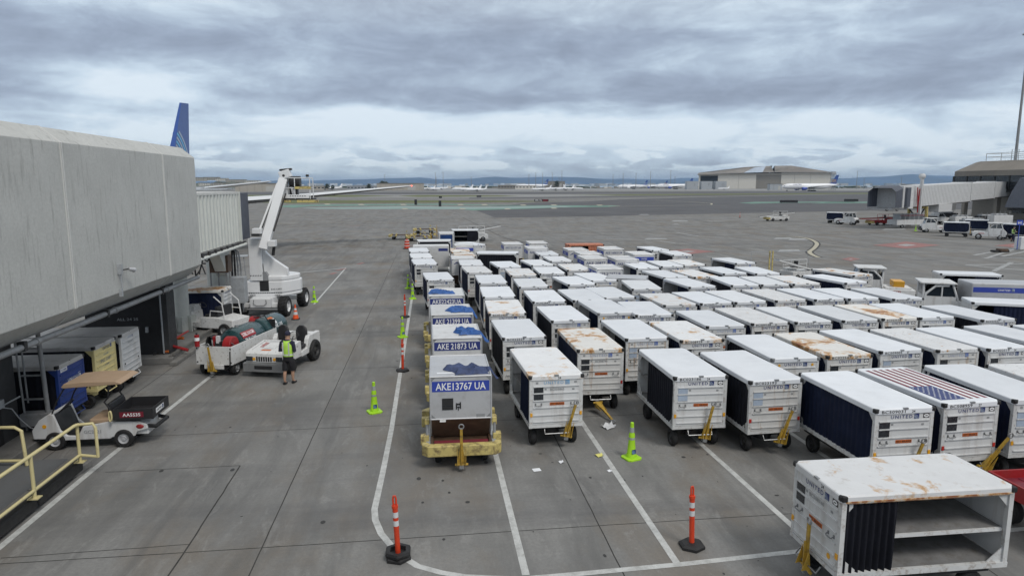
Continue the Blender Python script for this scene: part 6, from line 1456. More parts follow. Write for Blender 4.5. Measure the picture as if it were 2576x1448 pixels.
def aircraft(key, p, rz, label, s=1.0, group='parked airliners across the airfield'):
    t = thing('airliner', label, 'airliner', (p.x, p.y, 0), rz, group); t.scale = (s, s, s)
    for nm, part in (('fuselage', 'fuselage'), ('wing-1', 'wing'), ('wing1', 'wing'), ('stab-1', 'tailplane'), ('stab1', 'tailplane'), ('engine-1', 'engine'), ('engine1', 'engine'), ('fin', 'tail_fin'), ('gear0', 'landing_gear'), ('gear1', 'landing_gear'), ('gear-1', 'landing_gear')): link(part, AM[key, nm], t)
    return t
t = aircraft('near', Vector((-33.0, 70.9, 0)), 0, 'airliner behind the walkway, its blue swirl tail and wing showing', group=None)
b = MB(); b.ball((31.1, 9.3, 6.42), .07, 'wing_red_lamp' if False else 'reflector_red', 8); b.build('wingtip_lamp', t)
mat('lamp_red', (1, .08, .05), .4, emit=6); kids(t)[-1].name
for c_ in kids(t):
    if c_.name.startswith('wingtip_lamp'): c_.material_slots[0].link = 'OBJECT'; c_.material_slots[0].material = MATS['lamp_red']
LAT = -YAW                    # heading that puts an object's +X along the picture's horizontal
aircraft('globe', far(2030, 760), LAT - pi/2, 'white airliner with globe tail in front of the hangar, its nose to the left')
aircraft('plain', far(1338, 1250), LAT - pi/2 + .1, 'white airliner with blue tail, left of the row, nose to the left', .98)
aircraft('plain', far(1588, 1180), LAT - pi/2 + .05, 'white airliner with bright blue tail, leftmost of the three near the hangar', .85)
aircraft('globe', far(1640, 1300), LAT - pi/2 - .2, 'white airliner with globe tail seen between two others', .85)
aircraft('globe', far(1692, 1120), LAT - pi/2 + .08, 'white airliner with dark blue tail, nearest left of the hangar', 1.0)
for i, (u, d, s, a) in enumerate(((1078, 950, .36, .2), (1112, 1000, .34, -.2), (1093, 900, .3, 2.9), (1165, 820, .42, .1), (1186, 780, .40, .2), (1200, 700, .36, -.1), (1362, 800, .38, .1), (1395, 830, .42, -.15), (1420, 860, .42, .3), (1440, 880, .42, 2.9), (838, 950, .5, .2), (1815, 1000, .3, .2))):
    lab = 'small white jet parked on the far apron, %s from left of the small jets' % ordn[i+1] if i < 11 else 'small white jet in front of the hangar'
    if i == 10: lab = 'small white jet at far left near the boom lift basket'
    t = thing('small_jet', lab, 'jet', far(u, d), LAT - pi/2 + a, 'small jets parked on the far apron'); t.scale = (s, s, s)
    for nm, part in (('fuselage', 'fuselage'), ('wing-1', 'wing'), ('wing1', 'wing'), ('stab-1', 'tailplane'), ('stab1', 'tailplane'), ('gear0', 'landing_gear'), ('gear1', 'landing_gear'), ('gear-1', 'landing_gear')): link(part, AM['plain', nm], t)
    o = link('tail_fin', AM['plain', 'fin'], t)
    for sl in o.material_slots: sl.link = 'OBJECT'; sl.material = MATS['fuselage_white']

# ------------------------------------------------------------------ the hangar and the far buildings
d = 1230; k_ = d/FP
t = thing('hangar', 'huge pale hangar with a faceted roof beyond the runway', 'hangar', far(1912, d), LAT - radians(17))
Wd = 155*k_; h0 = 27; h1 = 30
b = MB(); b.box(-Wd+34, -.0, 0, -12, 160, h0, 'hangar_wall'); b.box(30, 0, 0, Wd, 160, h0+1.5, 'hangar_wall'); b.box(-Wd, 0, 0, -Wd+3, 160, h0-1, 'hangar_wall'); b.box(-Wd+3, 14, 0, -Wd+34, 160, h0-1.2, 'ink_black'); b.box(-12, .8, 0, 30, 160, h0+1, 'hangar_panel')
for x in (-Wd+70, -Wd+105, 52, 78): b.box(x-.15, -.25, 0, x+.15, -.02, h0, 'hangar_panel')
b.box(-Wd+3, 0, h0-4, -Wd+34, 13.8, h0-1.2, 'hangar_panel')
b.build('wall', t)
b = MB()
b.add([(-Wd-2, -3, h0-1), (18, -3, h0+2), (18, 60, h0+15), (-30, 60, h0+13), (-Wd-2, 60, h0+3), (18, 160, h0), (-Wd-2, 160, h0), (-8, -3, h0+2), (12, 20, h0+14)], [(0, 7, 8, 2, 3, 4), (7, 1, 8), (4, 3, 2, 5, 6)], 'hangar_roof')
b.add([(-34, -3.5, h0+1.4), (-2, -3.5, h0+2.2), (4, 8, h0+13.5), (-16, 8, h0+11)], [(0, 1, 2, 3)], 'hangar_skylight')
b.add([(18, -3, h0+2), (Wd+2, -3, h0+1.5), (Wd+2, 60, h0+4), (60, 60, h0+13), (22, 60, h0+15), (Wd+2, 160, h0), (18, 160, h0), (52, -3, h0+2), (47, 18, h0+14)], [(0, 7, 8, 4), (7, 1, 2, 3, 8), (4, 3, 2, 5, 6)], 'hangar_roof')
b.box(-Wd-2, -3.4, h0-2.2, Wd+2, -2.8, h0-.6, 'hangar_panel'); b.build('roof', t)
for i, (u, ch) in enumerate(((1737, 'S'), (1773, 'F'), (1808, 'O'))):
    t = thing('storage_block', 'grey block lettered %s beside the hangar' % ch, 'building', far(u, 1050), LAT, 'lettered grey blocks')
    b = MB(); b.box(-8.5, 0, 0, 8.5, 12, 12.5, 'galvanised'); b.build('wall', t)
    b = MB(); b.text(ch, (3, -.05, 5.5), 4, 'grey_metal', align='c'); b.build('lettering', t)
def house(u, d, w, h, dep, label, wall='beige_wall', roof='brown_roof', z=0, floors=1, win=True, cat='building', gr='low buildings across the airfield'):
    t = thing('building', label, cat, far(u, d, z), LAT, gr); b = MB(); b.box(-w/2, 0, 0, w/2, dep, h, wall); b.build('wall', t)
    b = MB(); b.box(-w/2-.4, -.4, h, w/2+.4, dep+.4, h+.6, roof); b.build('roof', t)
    if not win:
        b = MB()
        for i in range(max(2, int(w/7))): x = -w/2 + w*(i+.6)/max(2, int(w/7)); b.box(x-.12, -.1, .2, x+.12, -.02, h-.3, 'hangar_panel')
        b.box(w*.18, -.14, .1, w*.36, -.02, h*.7, 'concrete_pale'); b.build('door', t)
    if win:
        for f in range(floors):
            zf = h*(f+.45)/floors; b = MB(); n = max(3, int(w/5))
            for i in range(n): b.box(-w/2+w*(i+.2)/n, -.12, zf, -w/2+w*(i+.8)/n, -.02, zf+h*.28/floors, 'window_band')
            b.build('window', t)
    return t
house(655, 700, 46, 8, 20, 'long beige hangar with panelled front behind the tailplane', win=False)
house(1008, 880, 58, 8.5, 20, 'long beige building with flat roof, behind the red-lit wingtip', win=False)
house(920, 1000, 50, 5, 15, 'low grey shed left of the long beige building', 'galvanised'); house(765, 900, 60, 5, 15, 'low shed behind the boom lift basket', 'beige_wall')
house(1275, 1150, 30, 6, 15, 'brown low shed left of the blue-tailed airliner', 'hangar_panel'); house(1322, 1120, 34, 5.5, 15, 'white and black low shed under the blue-tailed airliner', 'hangar_wall')
house(1395, 1400, 40, 14, 20, 'grey block just right of the blue tail', 'hangar_panel', win=False); house(1945, 900, 16, 8, 9, 'small pale box building at the nose of the airliner by the hangar', 'galvanised', win=False)
house(2290, 700, 18, 7, 8, 'small grey hut left of the terminal', 'galvanised', win=False)
p = MB(); rows = []
for kk, fz in ((0, 0), (60, .6), (160, 1), (300, .8), (420, 0)):
    rows.append([(*far(430+i*8, 1500+kk)[:2], fz*(14+3.5*sin(i*.4)+2*sin(i*1.3))*min(1, (34-i)/9)) for i in range(35)])
p.loft(rows, 'shore', False, True, False); tag(p.build('hillside'), kind='structure')
random.seed(3)
hb = [(510, 1600, 26, 8, 16, 3, 'flat-topped block on the hillside nearest the walkway edge'), (540, 1640, 34, 7, 18, 3, 'widest hillside block near the ridge'), (565, 1600, 26, 6, 16, 2, 'hillside block between the two widest blocks'), (600, 1600, 44, 6, 13, 2, 'long hillside block with pale walls'), (640, 1600, 34, 5, 12, 1, 'low hillside block with a rounded roof'),
      (520, 1540, 20, 6, 5, 2, 'lower hillside house at left'), (552, 1530, 22, 6, 5, 2, 'lower hillside house in the middle of the slope'), (585, 1540, 24, 5, 5, 1, 'lower hillside house below the long block'), (618, 1530, 22, 5, 4, 1, 'lower hillside house near the foot of the slope'), (668, 1540, 24, 5, 2, 1, 'hillside house at the right foot of the slope')]
for u, d_, w, h, z, f, lab in hb: house(u, d_, w, h, 14, lab, ['beige_wall', 'hangar_wall', 'hangar_panel'][int(u) % 3], z=z, floors=f, gr='buildings on the hillside')
# far-off town and tree belts read as one mass each
b = MB(); random.seed(11)
for i in range(420):
    u = random.uniform(640, 2640); d_ = random.choice((1450, 1500, 1550, 1620)) if random.random() < .5 else random.uniform(7000, 7600)
    p = far(u, d_); s = d_/1500; w = random.uniform(3, 14)*s*.7; h = random.uniform(1.5, 5)*(s*.9 if s > 2 else 1)
    b.box(p.x-w, p.y, (-1 if s > 2 else 0), p.x+w, p.y+8*s, h+ (6 if s > 2 else 0), random.choice(('hangar_wall', 'beige_wall', 'uld_white', 'hangar_panel', 'galvanised')))
tag(b.build('distant_town'), 'scatter of tiny pale buildings along the far edge of the airfield', 'town', kind='stuff')
b = MB()
for i in range(900):
    u = random.uniform(640, 2640); 
    if mnoise.noise(Vector((u*.012, 2, 0))) < -.02: continue
    p = far(u, random.uniform(1420, 1650)); r = random.uniform(1.6, 3.4); b.ball((p.x, p.y, r*.8), r, 'leaf', 6, (1.8, 1, .9))
tag(b.build('distant_trees'), 'low dark belt of trees and scrub along the shore', 'trees', kind='stuff')
def tree(u, d_, h, label):
    t = thing('tree', label, 'tree', far(u, d_), 0, 'dark trees by the far buildings'); b = MB(); b.cyl((0, 0, 0), (0, 0, h*.5), .3, 'bark', r1=.15, n=8)
    for k in range(4): b.cyl((0, 0, h*.35), (1.2*cos(k*1.6), 1.2*sin(k*1.6), h*.65), .12, 'bark', r1=.05, n=6)
    b.build('trunk', t); b = MB(); random.seed(int(u))
    for k in range(260):
        a = random.uniform(0, 2*pi); zz = random.uniform(.3, 1); r = h*.38*sqrt(max(0, 1-((zz-.6)/.42)**2))*random.uniform(.3, 1.1); c = Vector((r*cos(a), r*sin(a), h*zz)); q = Matrix.Rotation(random.uniform(0, 6), 3, 'Z') @ Matrix.Rotation(random.uniform(-1, 1), 3, 'X'); e = h*.07
        b.poly([c + q @ Vector(v) for v in ((-e, -e*.6, 0), (e, -e*.6, 0), (e*.6, e, .2), (-e*.6, e, 0))], 'leaf')
    b.build('crown', t)
for u, d_, h, l in ((828, 900, 8, 'round dark tree left of the small jet'), (842, 905, 6.5, 'lower dark tree beside the round one'), (932, 860, 8, 'dark tree left of the long beige building'), (966, 960, 12, 'dark tree rising behind the long beige building'), (975, 965, 11, 'second dark tree rising behind the long beige building'), (1400, 1390, 15, 'dark tree by the grey block')): tree(u, d_, h, l)
# ------------------------------------------------------------------ floodlight masts
def mast(u, d_, h, label, r=.35, n=4):
    t = thing('light_mast', label, 'light mast', far(u, d_), LAT, 'floodlight masts'); b = MB(); b.cyl((0, 0, 0), (0, 0, h), r, 'grey_metal', r1=r*.45, n=10); b.build('pole', t)
    b = MB(); b.box(-1.3, -.2, h, 1.3, .2, h+.25, 'dark_steel')
    for k in range(n): x = -1.1+2.2*k/(n-1); b.cb((x, -.45, h+.1), (.55, .7, .25), 'steel', RX(.35))
    b.build('lamp_head', t); return t
for i, (u, y) in enumerate(((972, 440), (1100, 447), (1187, 446), (1330, 440), (1347, 436), (1364, 437), (1388, 435), (1412, 431), (1405, 447), (1117, 435), (1098, 436), (1539, 441), (1564, 438), (1596, 437), (1632, 433), (1682, 431), (1693, 446), (2145, 432), (2163, 449), (2256, 448))):
    d_ = 1150; mast(u, d_, (466-y)/FP*d_ + 6.5 - (0), 'thin light mast, %s among the masts along the far apron' % ('number ' + str(i+1)) if False else 'thin light mast on the far airfield, %s' % (['left of the beige building', 'left of the small jets', 'above the small jets', 'leftmost of the middle cluster', 'second of the middle cluster', 'third of the middle cluster', 'fourth of the middle cluster', 'tallest of the middle cluster', 'shorter one in the middle cluster', 'right one of the pair above the first jets', 'left one of the pair above the first jets', 'leftmost of the cluster left of the hangar', 'second in the cluster left of the hangar', 'third in the cluster left of the hangar', 'fourth in the cluster left of the hangar', 'tallest near the hangar', 'short one near the hangar', 'right of the hangar and its airliner', 'second right of the hangar', 'left of the terminal'][i]), r=.55)
t = thing('lattice_tower', 'lattice radar tower right of the hangar', 'tower', far(2085, 900), LAT)
b = MB(); H = 20
for x, y in ((-3, -3), (3, -3), (3, 3), (-3, 3)): b.cyl((x, y, 0), (x*.6, y*.6, H), .25, 'grey_metal', n=6)
for k in range(5):
    z0, z1 = k*4, k*4+4; f0, f1 = 3*(1-.02*z0), 3*(1-.02*z1)
    for s in (-1, 1): b.cyl((-f0, s*f0, z0), (f1, s*f1, z1), .14, 'grey_metal', n=5); b.cyl((f0, s*f0, z0), (-f1, s*f1, z1), .14, 'grey_metal', n=5); b.cyl((s*f0, -f0, z0), (s*f1, f1, z1), .14, 'grey_metal', n=5)
b.build('frame', t); b = MB(); b.box(-3, -3, H, 3, 3, H+1, 'grey_metal'); b.box(-2.5, -2.5, H+1, 2.5, 2.5, H+4, 'galvanised'); b.build('platform', t)
t = mast(2545, 158, 39.5, 'tall grey light mast rising behind the terminal at the right edge', .38, 6)
t.location = far(2533, 158)
# taxiway signs
for i, (u, v, w, m) in enumerate(((1362, 508.5, 5.5, 0), (1984, 511.5, 6.5, 1), (2141, 508, 5.5, 1), (838, 493, 2.5, 1), (1205, 497, 2.5, 1), (1108, 499.5, 1.5, 1), (1046, 517, .8, 1), (1107, 521, .8, 1))):
    p = at(u, v); t = thing('taxiway_sign', ['dark red and black taxiway sign on the grass strip', 'long black taxiway board on the green marking', 'shorter black taxiway board nearer the jet bridge', 'small dark taxiway board at far left', 'small dark taxiway board by the grass strip', 'tiny dark marker on the far grass', 'left dark marker post on the green band', 'right dark marker post on the green band'][i], 'taxiway sign', (p.x, p.y, 0), LAT, 'taxiway signs')
    b = MB(); h = 1.1 if w > 1 else 1.9; b.box(-w/2, -.15, .2, w/2, .15, h, 'ink_black'); 
    if m == 0: b.box(w*.1, -.17, .3, w*.45, -.155, h-.1, 'maroon'); b.text('28R-10L', (-w*.45, -.17, .45), .5, 'ink_white', width=w*.5)
    b.build('panel', t); b = MB()
    for x in (-w*.4, w*.4): b.cyl((x, 0, 0), (x, 0, .2), .06, 'steel', n=6)
    b.build('leg', t)
# ------------------------------------------------------------------ terminal and jet bridges at right
t = thing('terminal', 'brown-grey terminal building with dark window band and railed roof at right', 'building')
x0, yn, ys = 107.2, 131.5, 40; xe = 150
b = MB(); b.prism([(x0, 8.3), (x0, 9.3), (x0+3.2, 11.2), (xe, 11.2), (xe, 8.3)], 'y', ys, yn-5, 'brown_roof')
b.add([(x0, yn-5, 8.3), (x0, yn-5, 9.3), (x0+3.2, yn-5, 11.2), (xe, yn-5, 11.2), (xe, yn-5, 8.3), (x0+2, yn, 8.3), (x0+2, yn, 9.3), (x0+4.5, yn-2.5, 11.1), (xe, yn-2.5, 11.1), (xe, yn, 8.3)], [(0, 1, 6, 5), (1, 2, 7, 6), (2, 3, 8, 7), (5, 6, 7, 8, 9)], 'brown_roof'); b.build('roof', t)
b = MB(); b.box(x0+.8, ys, 5.8, xe, yn-1.0, 8.3, 'window_band')
for k in range(26): y = yn-1.5-k*3.4; b.box(x0+.72, y-.12, 5.8, x0+.8, y+.12, 8.3, 'ink_black')
b.build('window_band', t)
b = MB(); b.box(x0+1.0, ys, 5.2, xe, yn-1.5, 5.8, 'dark_grey_wall'); b.box(x0+5, ys, 0, xe, yn-2, 5.2, 'hangar_panel')
for k in range(9): y = yn-4-k*8; b.box(x0+1.2, y-.4, 0, x0+2, y+.4, 5.2, 'hangar_panel')
b.box(x0+4.9, yn-22, 1.2, x0+4.99, yn-12, 4.2, 'window_band'); b.box(x0+4.9, yn-40, .2, x0+4.99, yn-30, 4.2, 'dark_wall'); b.build('wall', t)
b = MB()
for k in range(24):
    y = yn-6-k*3.6; b.cyl((x0+3.6, y, 11.2), (x0+3.6, y, 12.7), .06, 'galvanised', n=6)
for z in (12.0, 12.7): b.cyl((x0+3.6, ys, z), (x0+3.6, yn-6, z), .05, 'galvanised', n=6); b.cyl((x0+3.6, yn-6, z), (xe, yn-6, z), .05, 'galvanised', n=6)
for y in (yn-12.4, yn-13.2): b.tube([(x0+3.2, y, 11.0), (x0+3.2, y, 13.2), (x0+3.9, y, 13.2), (x0+3.9, y, 11.2)], .06, 'galvanised', 6)
b.build('roof_railing', t)
def bridge(A, B, zA, zB, label, H=3.2, cabdir=-1):
    A, B = Vector(A), Vector(B); d_ = (B-A); L = d_.length; rz = atan2(d_.y, d_.x); t = thing('jet_bridge', label, 'jet bridge', (A.x, A.y, 0), rz)
    secs = [(2.2, L*.52, 0, 0), (L*.52, L*.76, .25, .12), (L*.76, L, .5, .22)]
    for i, (a, c, g, gz) in enumerate(secs):
        b = MB(); z0 = zA+(zB-zA)*a/L; z1 = zA+(zB-zA)*c/L; w = 1.55 - g*.3
        ring = lambda x, z: [(x, -w, z-gz*0+gz), (x, w, z+gz), (x, w, z+H-gz), (x, -w, z+H-gz)]
        b.loft([ring(a, z0), ring(c, z1)], 'uld_white', True, False)
        n = int((c-a)/.55)
        for k in range(n):
            x = a+(c-a)*(k+.5)/n; z = z0+(z1-z0)*(k+.5)/n; b.box(x-.05, -w-.05, z+gz+.15, x+.05, -w, z+H-gz-.15, 'uld_white')
        b.box(c-.12, -w-.1, z1+gz-.1, c+.05, w+.1, z1+H-gz+.1, 'white_frame'); b.loft([[(a, -w-.04, z0+gz-.12), (a, -w+.1, z0+gz-.12), (a, -w+.1, z0+gz), (a, -w-.04, z0+gz)], [(c, -w-.04, z1+gz-.12), (c, -w+.1, z1+gz-.12), (c, -w+.1, z1+gz), (c, -w-.04, z1+gz)]], 'dark_steel', True, False)
        b.build('tunnel', t)
    b = MB(); b.cyl((0, 0, zA-.15), (0, 0, zA+H+.1), 2.2, 'uld_white', n=24); b.build('rotunda_cab', t)
    b = MB(); b.box(-5.6, -1.9, zA-.2, -1.0, 1.9, zA+.0, 'steel'); b.box(-2.6, -1.9, zA, -1.6, 1.9, zA+H, 'uld_white')
    b.box(-2.0, -2.25, zA+.1, -.8, -1.9, zA+H-.2, 'bellows'); b.build('cab', t)
    b = MB(); n = 9; R = []
    for k in range(n+1):
        x = -2.6-2.6*k/n; e = .12*(k % 2) + .1*k/n; R.append([(x, -1.8-e, zA+.1), (x, -1.8-e, zA+H-.3-.06*k), (x, -1.3, zA+H+.1-.04*k), (x, 1.3, zA+H+.1-.04*k), (x, 1.8+e, zA+H-.3-.06*k), (x, 1.8+e, zA+.1)])
    b.loft(R, 'bellows', False, False, False); b.build('canopy', t)
    b = MB(); x = 7.5; b.box(x-.8, -1.2, zA-.3, x+.8, 1.2, zA+.1, 'old_yellow')
    for y in (-1.3, 1.3): b.tube([(x, y, zA+.2), (x+.3, y, .9)], .25, 'old_yellow', 8); b.cyl((x+.3, y-.3, .6), (x+.3, y+.3, .6), .6, 'rubber', n=16)
    b.tube([(x-3.2, 0, zA-.2), (x+.2, 0, 1.0)], .12, 'dark_steel', 6); b.tube([(x+3.2, 0, zA), (x+.2, 0, 1.0)], .12, 'dark_steel', 6); b.build('drive_column', t)
    b = MB(); b.box(11.2, -1.7, zA-.95, 16.5, -.2, zA+.35, 'uld_white'); b.box(16.6, -1.6, zA-.8, 18.4, -.2, zA+.4, 'steel'); b.build('air_unit', t)
    b = MB(); b.box(3.6, -1.95, .6, 4.1, -1.6, zA+H+1.4, 'uld_white'); b.ball((3.85, -1.75, zA+H+1.5), .5, 'uld_white', 10); b.tube([(2.2, -1.9, zA+3), (2.4, -1.95, zA+1.5), (2.7, -1.95, zA-.8), (2.9, -1.9, zA+.8), (3.0, -1.9, zA+2.8)], .09, 'red_paint', 6); b.build('hose_post', t)
    return t
bridge((71.4, 97.1), (112, 121), 3.15, 4.3, 'white sectioned jet bridge running up to the terminal, canopy at its left end')
p = far(2588, 86); t = thing('jet_bridge', 'grey canopy and cab of a nearer jet bridge cut by the right edge', 'jet bridge', (p.x, p.y, 0), LAT)
b = MB(); R = []
for k in range(7):
    x = -.9+k*.62; e = .10*(k % 2); R.append([(x-1.0+.05*k, -2.2-e, 3.7), (x-.3, -2.3-e, 5.5), (x+.6, -2.2-e, 7.4+.1*k), (x+.6, 2.2+e, 7.4+.1*k), (x-.3, 2.3+e, 5.5), (x-1.0, 2.2+e, 3.7)])
b.loft(R, 'bellows', True, False); b.build('canopy', t)
b = MB(); b.prism([(1.0, 3.7), (2.2, 7.0), (6.5, 7.0), (6.5, 3.7)], 'y', -2.55, 2.4, 'galvanised'); b.prism([(.0, 3.7), (1.3, 6.6), (1.6, 6.2), (1.2, 3.7)], 'y', -2.6, -2.56, 'hangar_skylight'); b.build('cab', t)
b = MB(); b.prism([(1.2, 7.1), (1.6, 7.9), (7.5, 8.1), (7.5, 7.1)], 'y', -2.9, 2.6, 'bellows'); b.box(1.5, -2.95, 7.85, 7.5, -2.5, 8.15, 'galvanised'); b.build('hood', t)
b = MB(); b.box(-1.5, -2.8, 3.25, 7.5, -2.4, 3.62, 'rail_yellow'); b.box(-1.4, -2.38, 3.3, 7.5, 2.4, 3.6, 'dark_steel'); b.build('bumper_beam', t)

# ------------------------------------------------------------------ cabbed baggage tractors
def cab_tractor(p, rz, label, door=True, m='white_paint'):      # front toward -Y
    t = thing('baggage_tractor', label, 'baggage tractor', (p.x, p.y, 0), rz, 'white cabbed baggage tractors')
    b = MB(); b.prism([(-1.65, .35), (-1.65, .95), (-1.42, 1.2), (-1.0, 1.22), (-1.0, .35)], 'x', -.72, .72, m); b.box(-.72, -1.0, .35, .72, .15, .62, m); b.box(-.72, .15, .35, .72, 1.75, .88, m); b.box(-.6, .3, .88, .6, 1.6, .98, m); b.build('body', t, .04)
    b = MB(); b.box(-.78, -1.78, .30, .78, -1.6, .62, 'dark_steel'); b.box(-.5, -1.79, .66, .5, -1.655, .84, 'ink_black'); b.build('front_bumper', t, .02)
    b = MB()
    for x in (-.55, .55): b.cyl((x, -1.66, .76), (x, -1.70, .76), .08, 'reflective', n=12)
    b.build('headlights', t)
    b = MB(); c = [(-.68, -1.05), (.68, -1.05), (-.68, .12), (.68, .12)]
    for (x, y) in c: b.tube([(x, y-(.35 if y < 0 else 0), .9), (x*.96, y, 1.95)], .05, m, 6)
    for s in (-1, 1):
        b.tube([(s*.70, .10, .95), (s*.70, .02, 1.5), (s*.69, -.35, 1.86), (s*.68, -.9, 1.9)], .055, m, 6)
        b.box(s*.70-.02, -1.2, .62, s*.70+.02, .1, 1.38, m); b.cyl((s*.69, -.62, 1.15), (s*.69, -.62, 1.9), .035, m, n=6)
    b.box(-.68, .08, .62, .68, .13, 1.4, m); b.build('cab', t)
    b = MB(); b.box(-.78, -1.2, 1.95, .78, .28, 2.04, m); b.build('roof', t, .03)
    b = MB(); b.add([(-.62, -1.30, 1.25), (.62, -1.30, 1.25), (.6, -1.07, 1.9), (-.6, -1.07, 1.9)], [(0, 1, 2, 3)], 'glass_dark'); b.build('windscreen', t)
    for s in (-1, 1): b = MB(); b.add([(s*.68, -1.15, 1.40), (s*.68, -.66, 1.40), (s*.66, -.66, 1.88), (s*.66, -1.02, 1.88)], [(0, 1, 2, 3)], 'glass_dark'); b.add([(s*.68, -.58, 1.40), (s*.68, .05, 1.40), (s*.67, 0, 1.6), (s*.66, -.3, 1.80), (s*.66, -.58, 1.86)], [(0, 1, 2, 3, 4)], 'glass_dark'); b.build('side_window', t)
    b = MB(); b.add([(-.6, .135, 1.42), (.6, .135, 1.42), (.6, .12, 1.9), (-.6, .12, 1.9)], [(0, 1, 2, 3)], 'glass_dark')
    for k in range(7): b.box(-.5+k*.165, .14, 1.42, -.48+k*.165, .155, 1.9, m)
    b.build('rear_window', t)
    b = MB(); b.box(-.45, -.3, .62, .45, .05, .95, 'seat_black'); b.box(-.45, -.05, .95, .45, .06, 1.4, 'seat_black'); b.build('seat', t)
    b = MB(); b.box(-.35, 1.76, .4, .35, 1.95, .6, 'dark_steel'); b.text('DIESEL', (.725, .5, .68), .13, 'ink_red', u=(0, 1, 0), width=.6); b.text('DIESEL', (-.725, 1.1, .68), .13, 'ink_red', u=(0, -1, 0), width=.6); b.build('hitch', t)
    for x in (-.62, .62): wheel_at(t, x, -1.05, .30, .2); wheel_at(t, x, 1.1, .36, .24)
    return t
p = at(2217, 672, 2.04); t = cab_tractor(p + Vector((.1, .35, 0)), radians(-115), 'white cabbed baggage tractor with amber bin behind its cab, farther of the near two')
b = MB(); b.prism([(-.45, .98), (.45, .98), (.52, 1.3), (-.52, 1.3)], 'y', .7, 1.25, 'amber_plastic'); b.build('amber_bin', t, .02)
cab_tractor(at(2341, 707, 2.04) + Vector((0, .4, 0)), radians(62), 'white cabbed baggage tractor with arched door frame, nearer of the near two')
cab_tractor(at(2138, 566) + Vector((0, 1.0, 0)), radians(35), 'small far cabbed tractor pulling one navy-sided cart'); 
cab_tractor(at(2362, 586) + Vector((0, 1.0, 0)), radians(-115), 'far cabbed tractor at the left of the navy-sided cart pair')
cab_tractor(at(2508, 604) + Vector((0, 1.2, 0)), radians(50), 'far cabbed tractor at the right with a lime-vested worker beside it')
G2 = 'white baggage carts out on the far apron'
for (u, v, rz, lab, cur) in ((2107, 562, radians(40), 'navy-sided cart towed by the small far tractor', 'full'), (2412, 596, radians(52), 'navy-sided cart left of the far right tractor', 'full'), (2462, 588, radians(52), 'white cart just behind the navy-sided cart at far right', 'full'), (2566, 603, radians(20), 'dark-sided white cart at the far right edge', 'full')):
    p = at(u, v); cart((p.x, p.y+.6, 0), rz, lab, cur=cur, group=G2, lod=1)
p = at(2547, 608); person((p.x, p.y, 0), 1.2, 'tiny person in lime jacket beside the far right tractor', shorts=False, trousers='shirt_navy', cap='ink_black')
# red belt loader, flat trailer, pickup
p = at(2226, 567); belt_loader(p + Vector((0, 1, 0)), .08, 'low red belt loader by the far jet bridge', 'red_paint', 'black_rubber', .04)
p = at(2298, 574); t = thing('flat_trailer', 'white flat trailer with red and white stacked frames near the jet bridge', 'trailer', (p.x, p.y+1.2, 0), .1)
b = MB(); b.box(-3, -1, .5, 3, 1, 1.25, 'white_paint'); b.build('body', t)
b = MB()
for k in range(6): b.box(-2.2+k*.8, -.8, 1.27, -2.15+k*.8, .8, 2.1, 'galvanised')
b.box(-2.3, -.8, 1.9, 2.2, -.75, 1.96, 'red_paint'); b.box(-2.3, .7, 2.1, 2.2, .75, 2.16, 'galvanised'); b.build('rack', t)
for x in (-2, 2): wheel_at(t, x, -.9, .3, .2, ax='y')
p = at(2372, 566); t = thing('pickup_truck', 'white pickup truck parked under the jet bridge', 'pickup truck', (p.x+1, p.y+3, 0), .12)
b = MB(); b.prism([(-2.8, .5), (-2.8, 1.15), (-.4, 1.15), (-.35, 1.2), (1.15, 1.2), (1.5, 1.12), (2.6, 1.0), (2.75, .8), (2.75, .45)], 'y', -.95, .95, 'white_paint'); b.prism([(-.35, 1.2), (-.2, 1.85), (.6, 1.87), (1.25, 1.2)], 'y', -.85, .85, 'white_paint'); b.build('body', t, .05)
b = MB(); b.prism([(-.2, 1.25), (-.1, 1.75), (.55, 1.77), (1.05, 1.25)], 'y', -.865, -.855, 'glass_dark'); b.build('window', t)
b = MB(); b.box(-2.7, -.88, 1.16, -.6, .88, 1.35, 'dark_steel'); b.build('load', t)
for x in (-1.8, 1.8):
    for y in (-.85, .85): wheel_at(t, x, y, .38, .25, ax='y')
for i, (u, v, w, h, m, lab) in enumerate(((2440, 566, 3, 1.3, 'white_paint', 'low white cart among equipment under the jet bridge'), (2475, 570, 4, 1.0, 'galvanised', 'grey equipment pallet under the terminal'), (2540, 572, 3, 1.8, 'uld_white', 'white framed cabinet under the nearer jet bridge'), (2510, 562, 4, 1.2, 'dark_steel', 'dark pile of equipment under the terminal'), (2395, 556, 4, 1.4, 'dark_steel', 'dark loader behind the pickup truck'))):
    p = at(u, v); t = thing('equipment', lab, 'equipment', (p.x, p.y+2, 0), LAT); b = MB(); b.box(-w/2, -.8, .35, w/2, .8, h, m); b.box(-w/2+.3, -.6, h, w/2-.8, .6, h+.25, 'galvanised'); b.build('body', t, .05); b = MB()
    for k in range(4): b.cyl((-w/2+.2+k*w/4, -.7, h), (-w/2+.2+k*w/4, -.7, h+.7), .04, 'steel', n=6)
    b.build('frame', t)
    for x in (-w*.3, w*.3): wheel_at(t, x, -.7, .28, .15, ax='y')
t = thing('van', 'small white vehicle behind the jet bridge cab', 'van', (at(2237, 531).x, at(2237, 531).y, 0), .1); b = MB(); b.prism([(-2.4, .4), (-2.4, 1.6), (-1.2, 2.0), (.6, 2.0), (1.4, 1.3), (2.4, 1.1), (2.4, .4)], 'y', -.9, .9, 'white_paint'); b.build('body', t, .08); b = MB(); b.prism([(-1.1, 1.35), (-1.0, 1.85), (.5, 1.85), (1.1, 1.35)], 'y', -.915, -.905, 'glass_dark'); b.build('window', t)
for x in (-1.5, 1.5): wheel_at(t, x, -.85, .4, .25, ax='y')
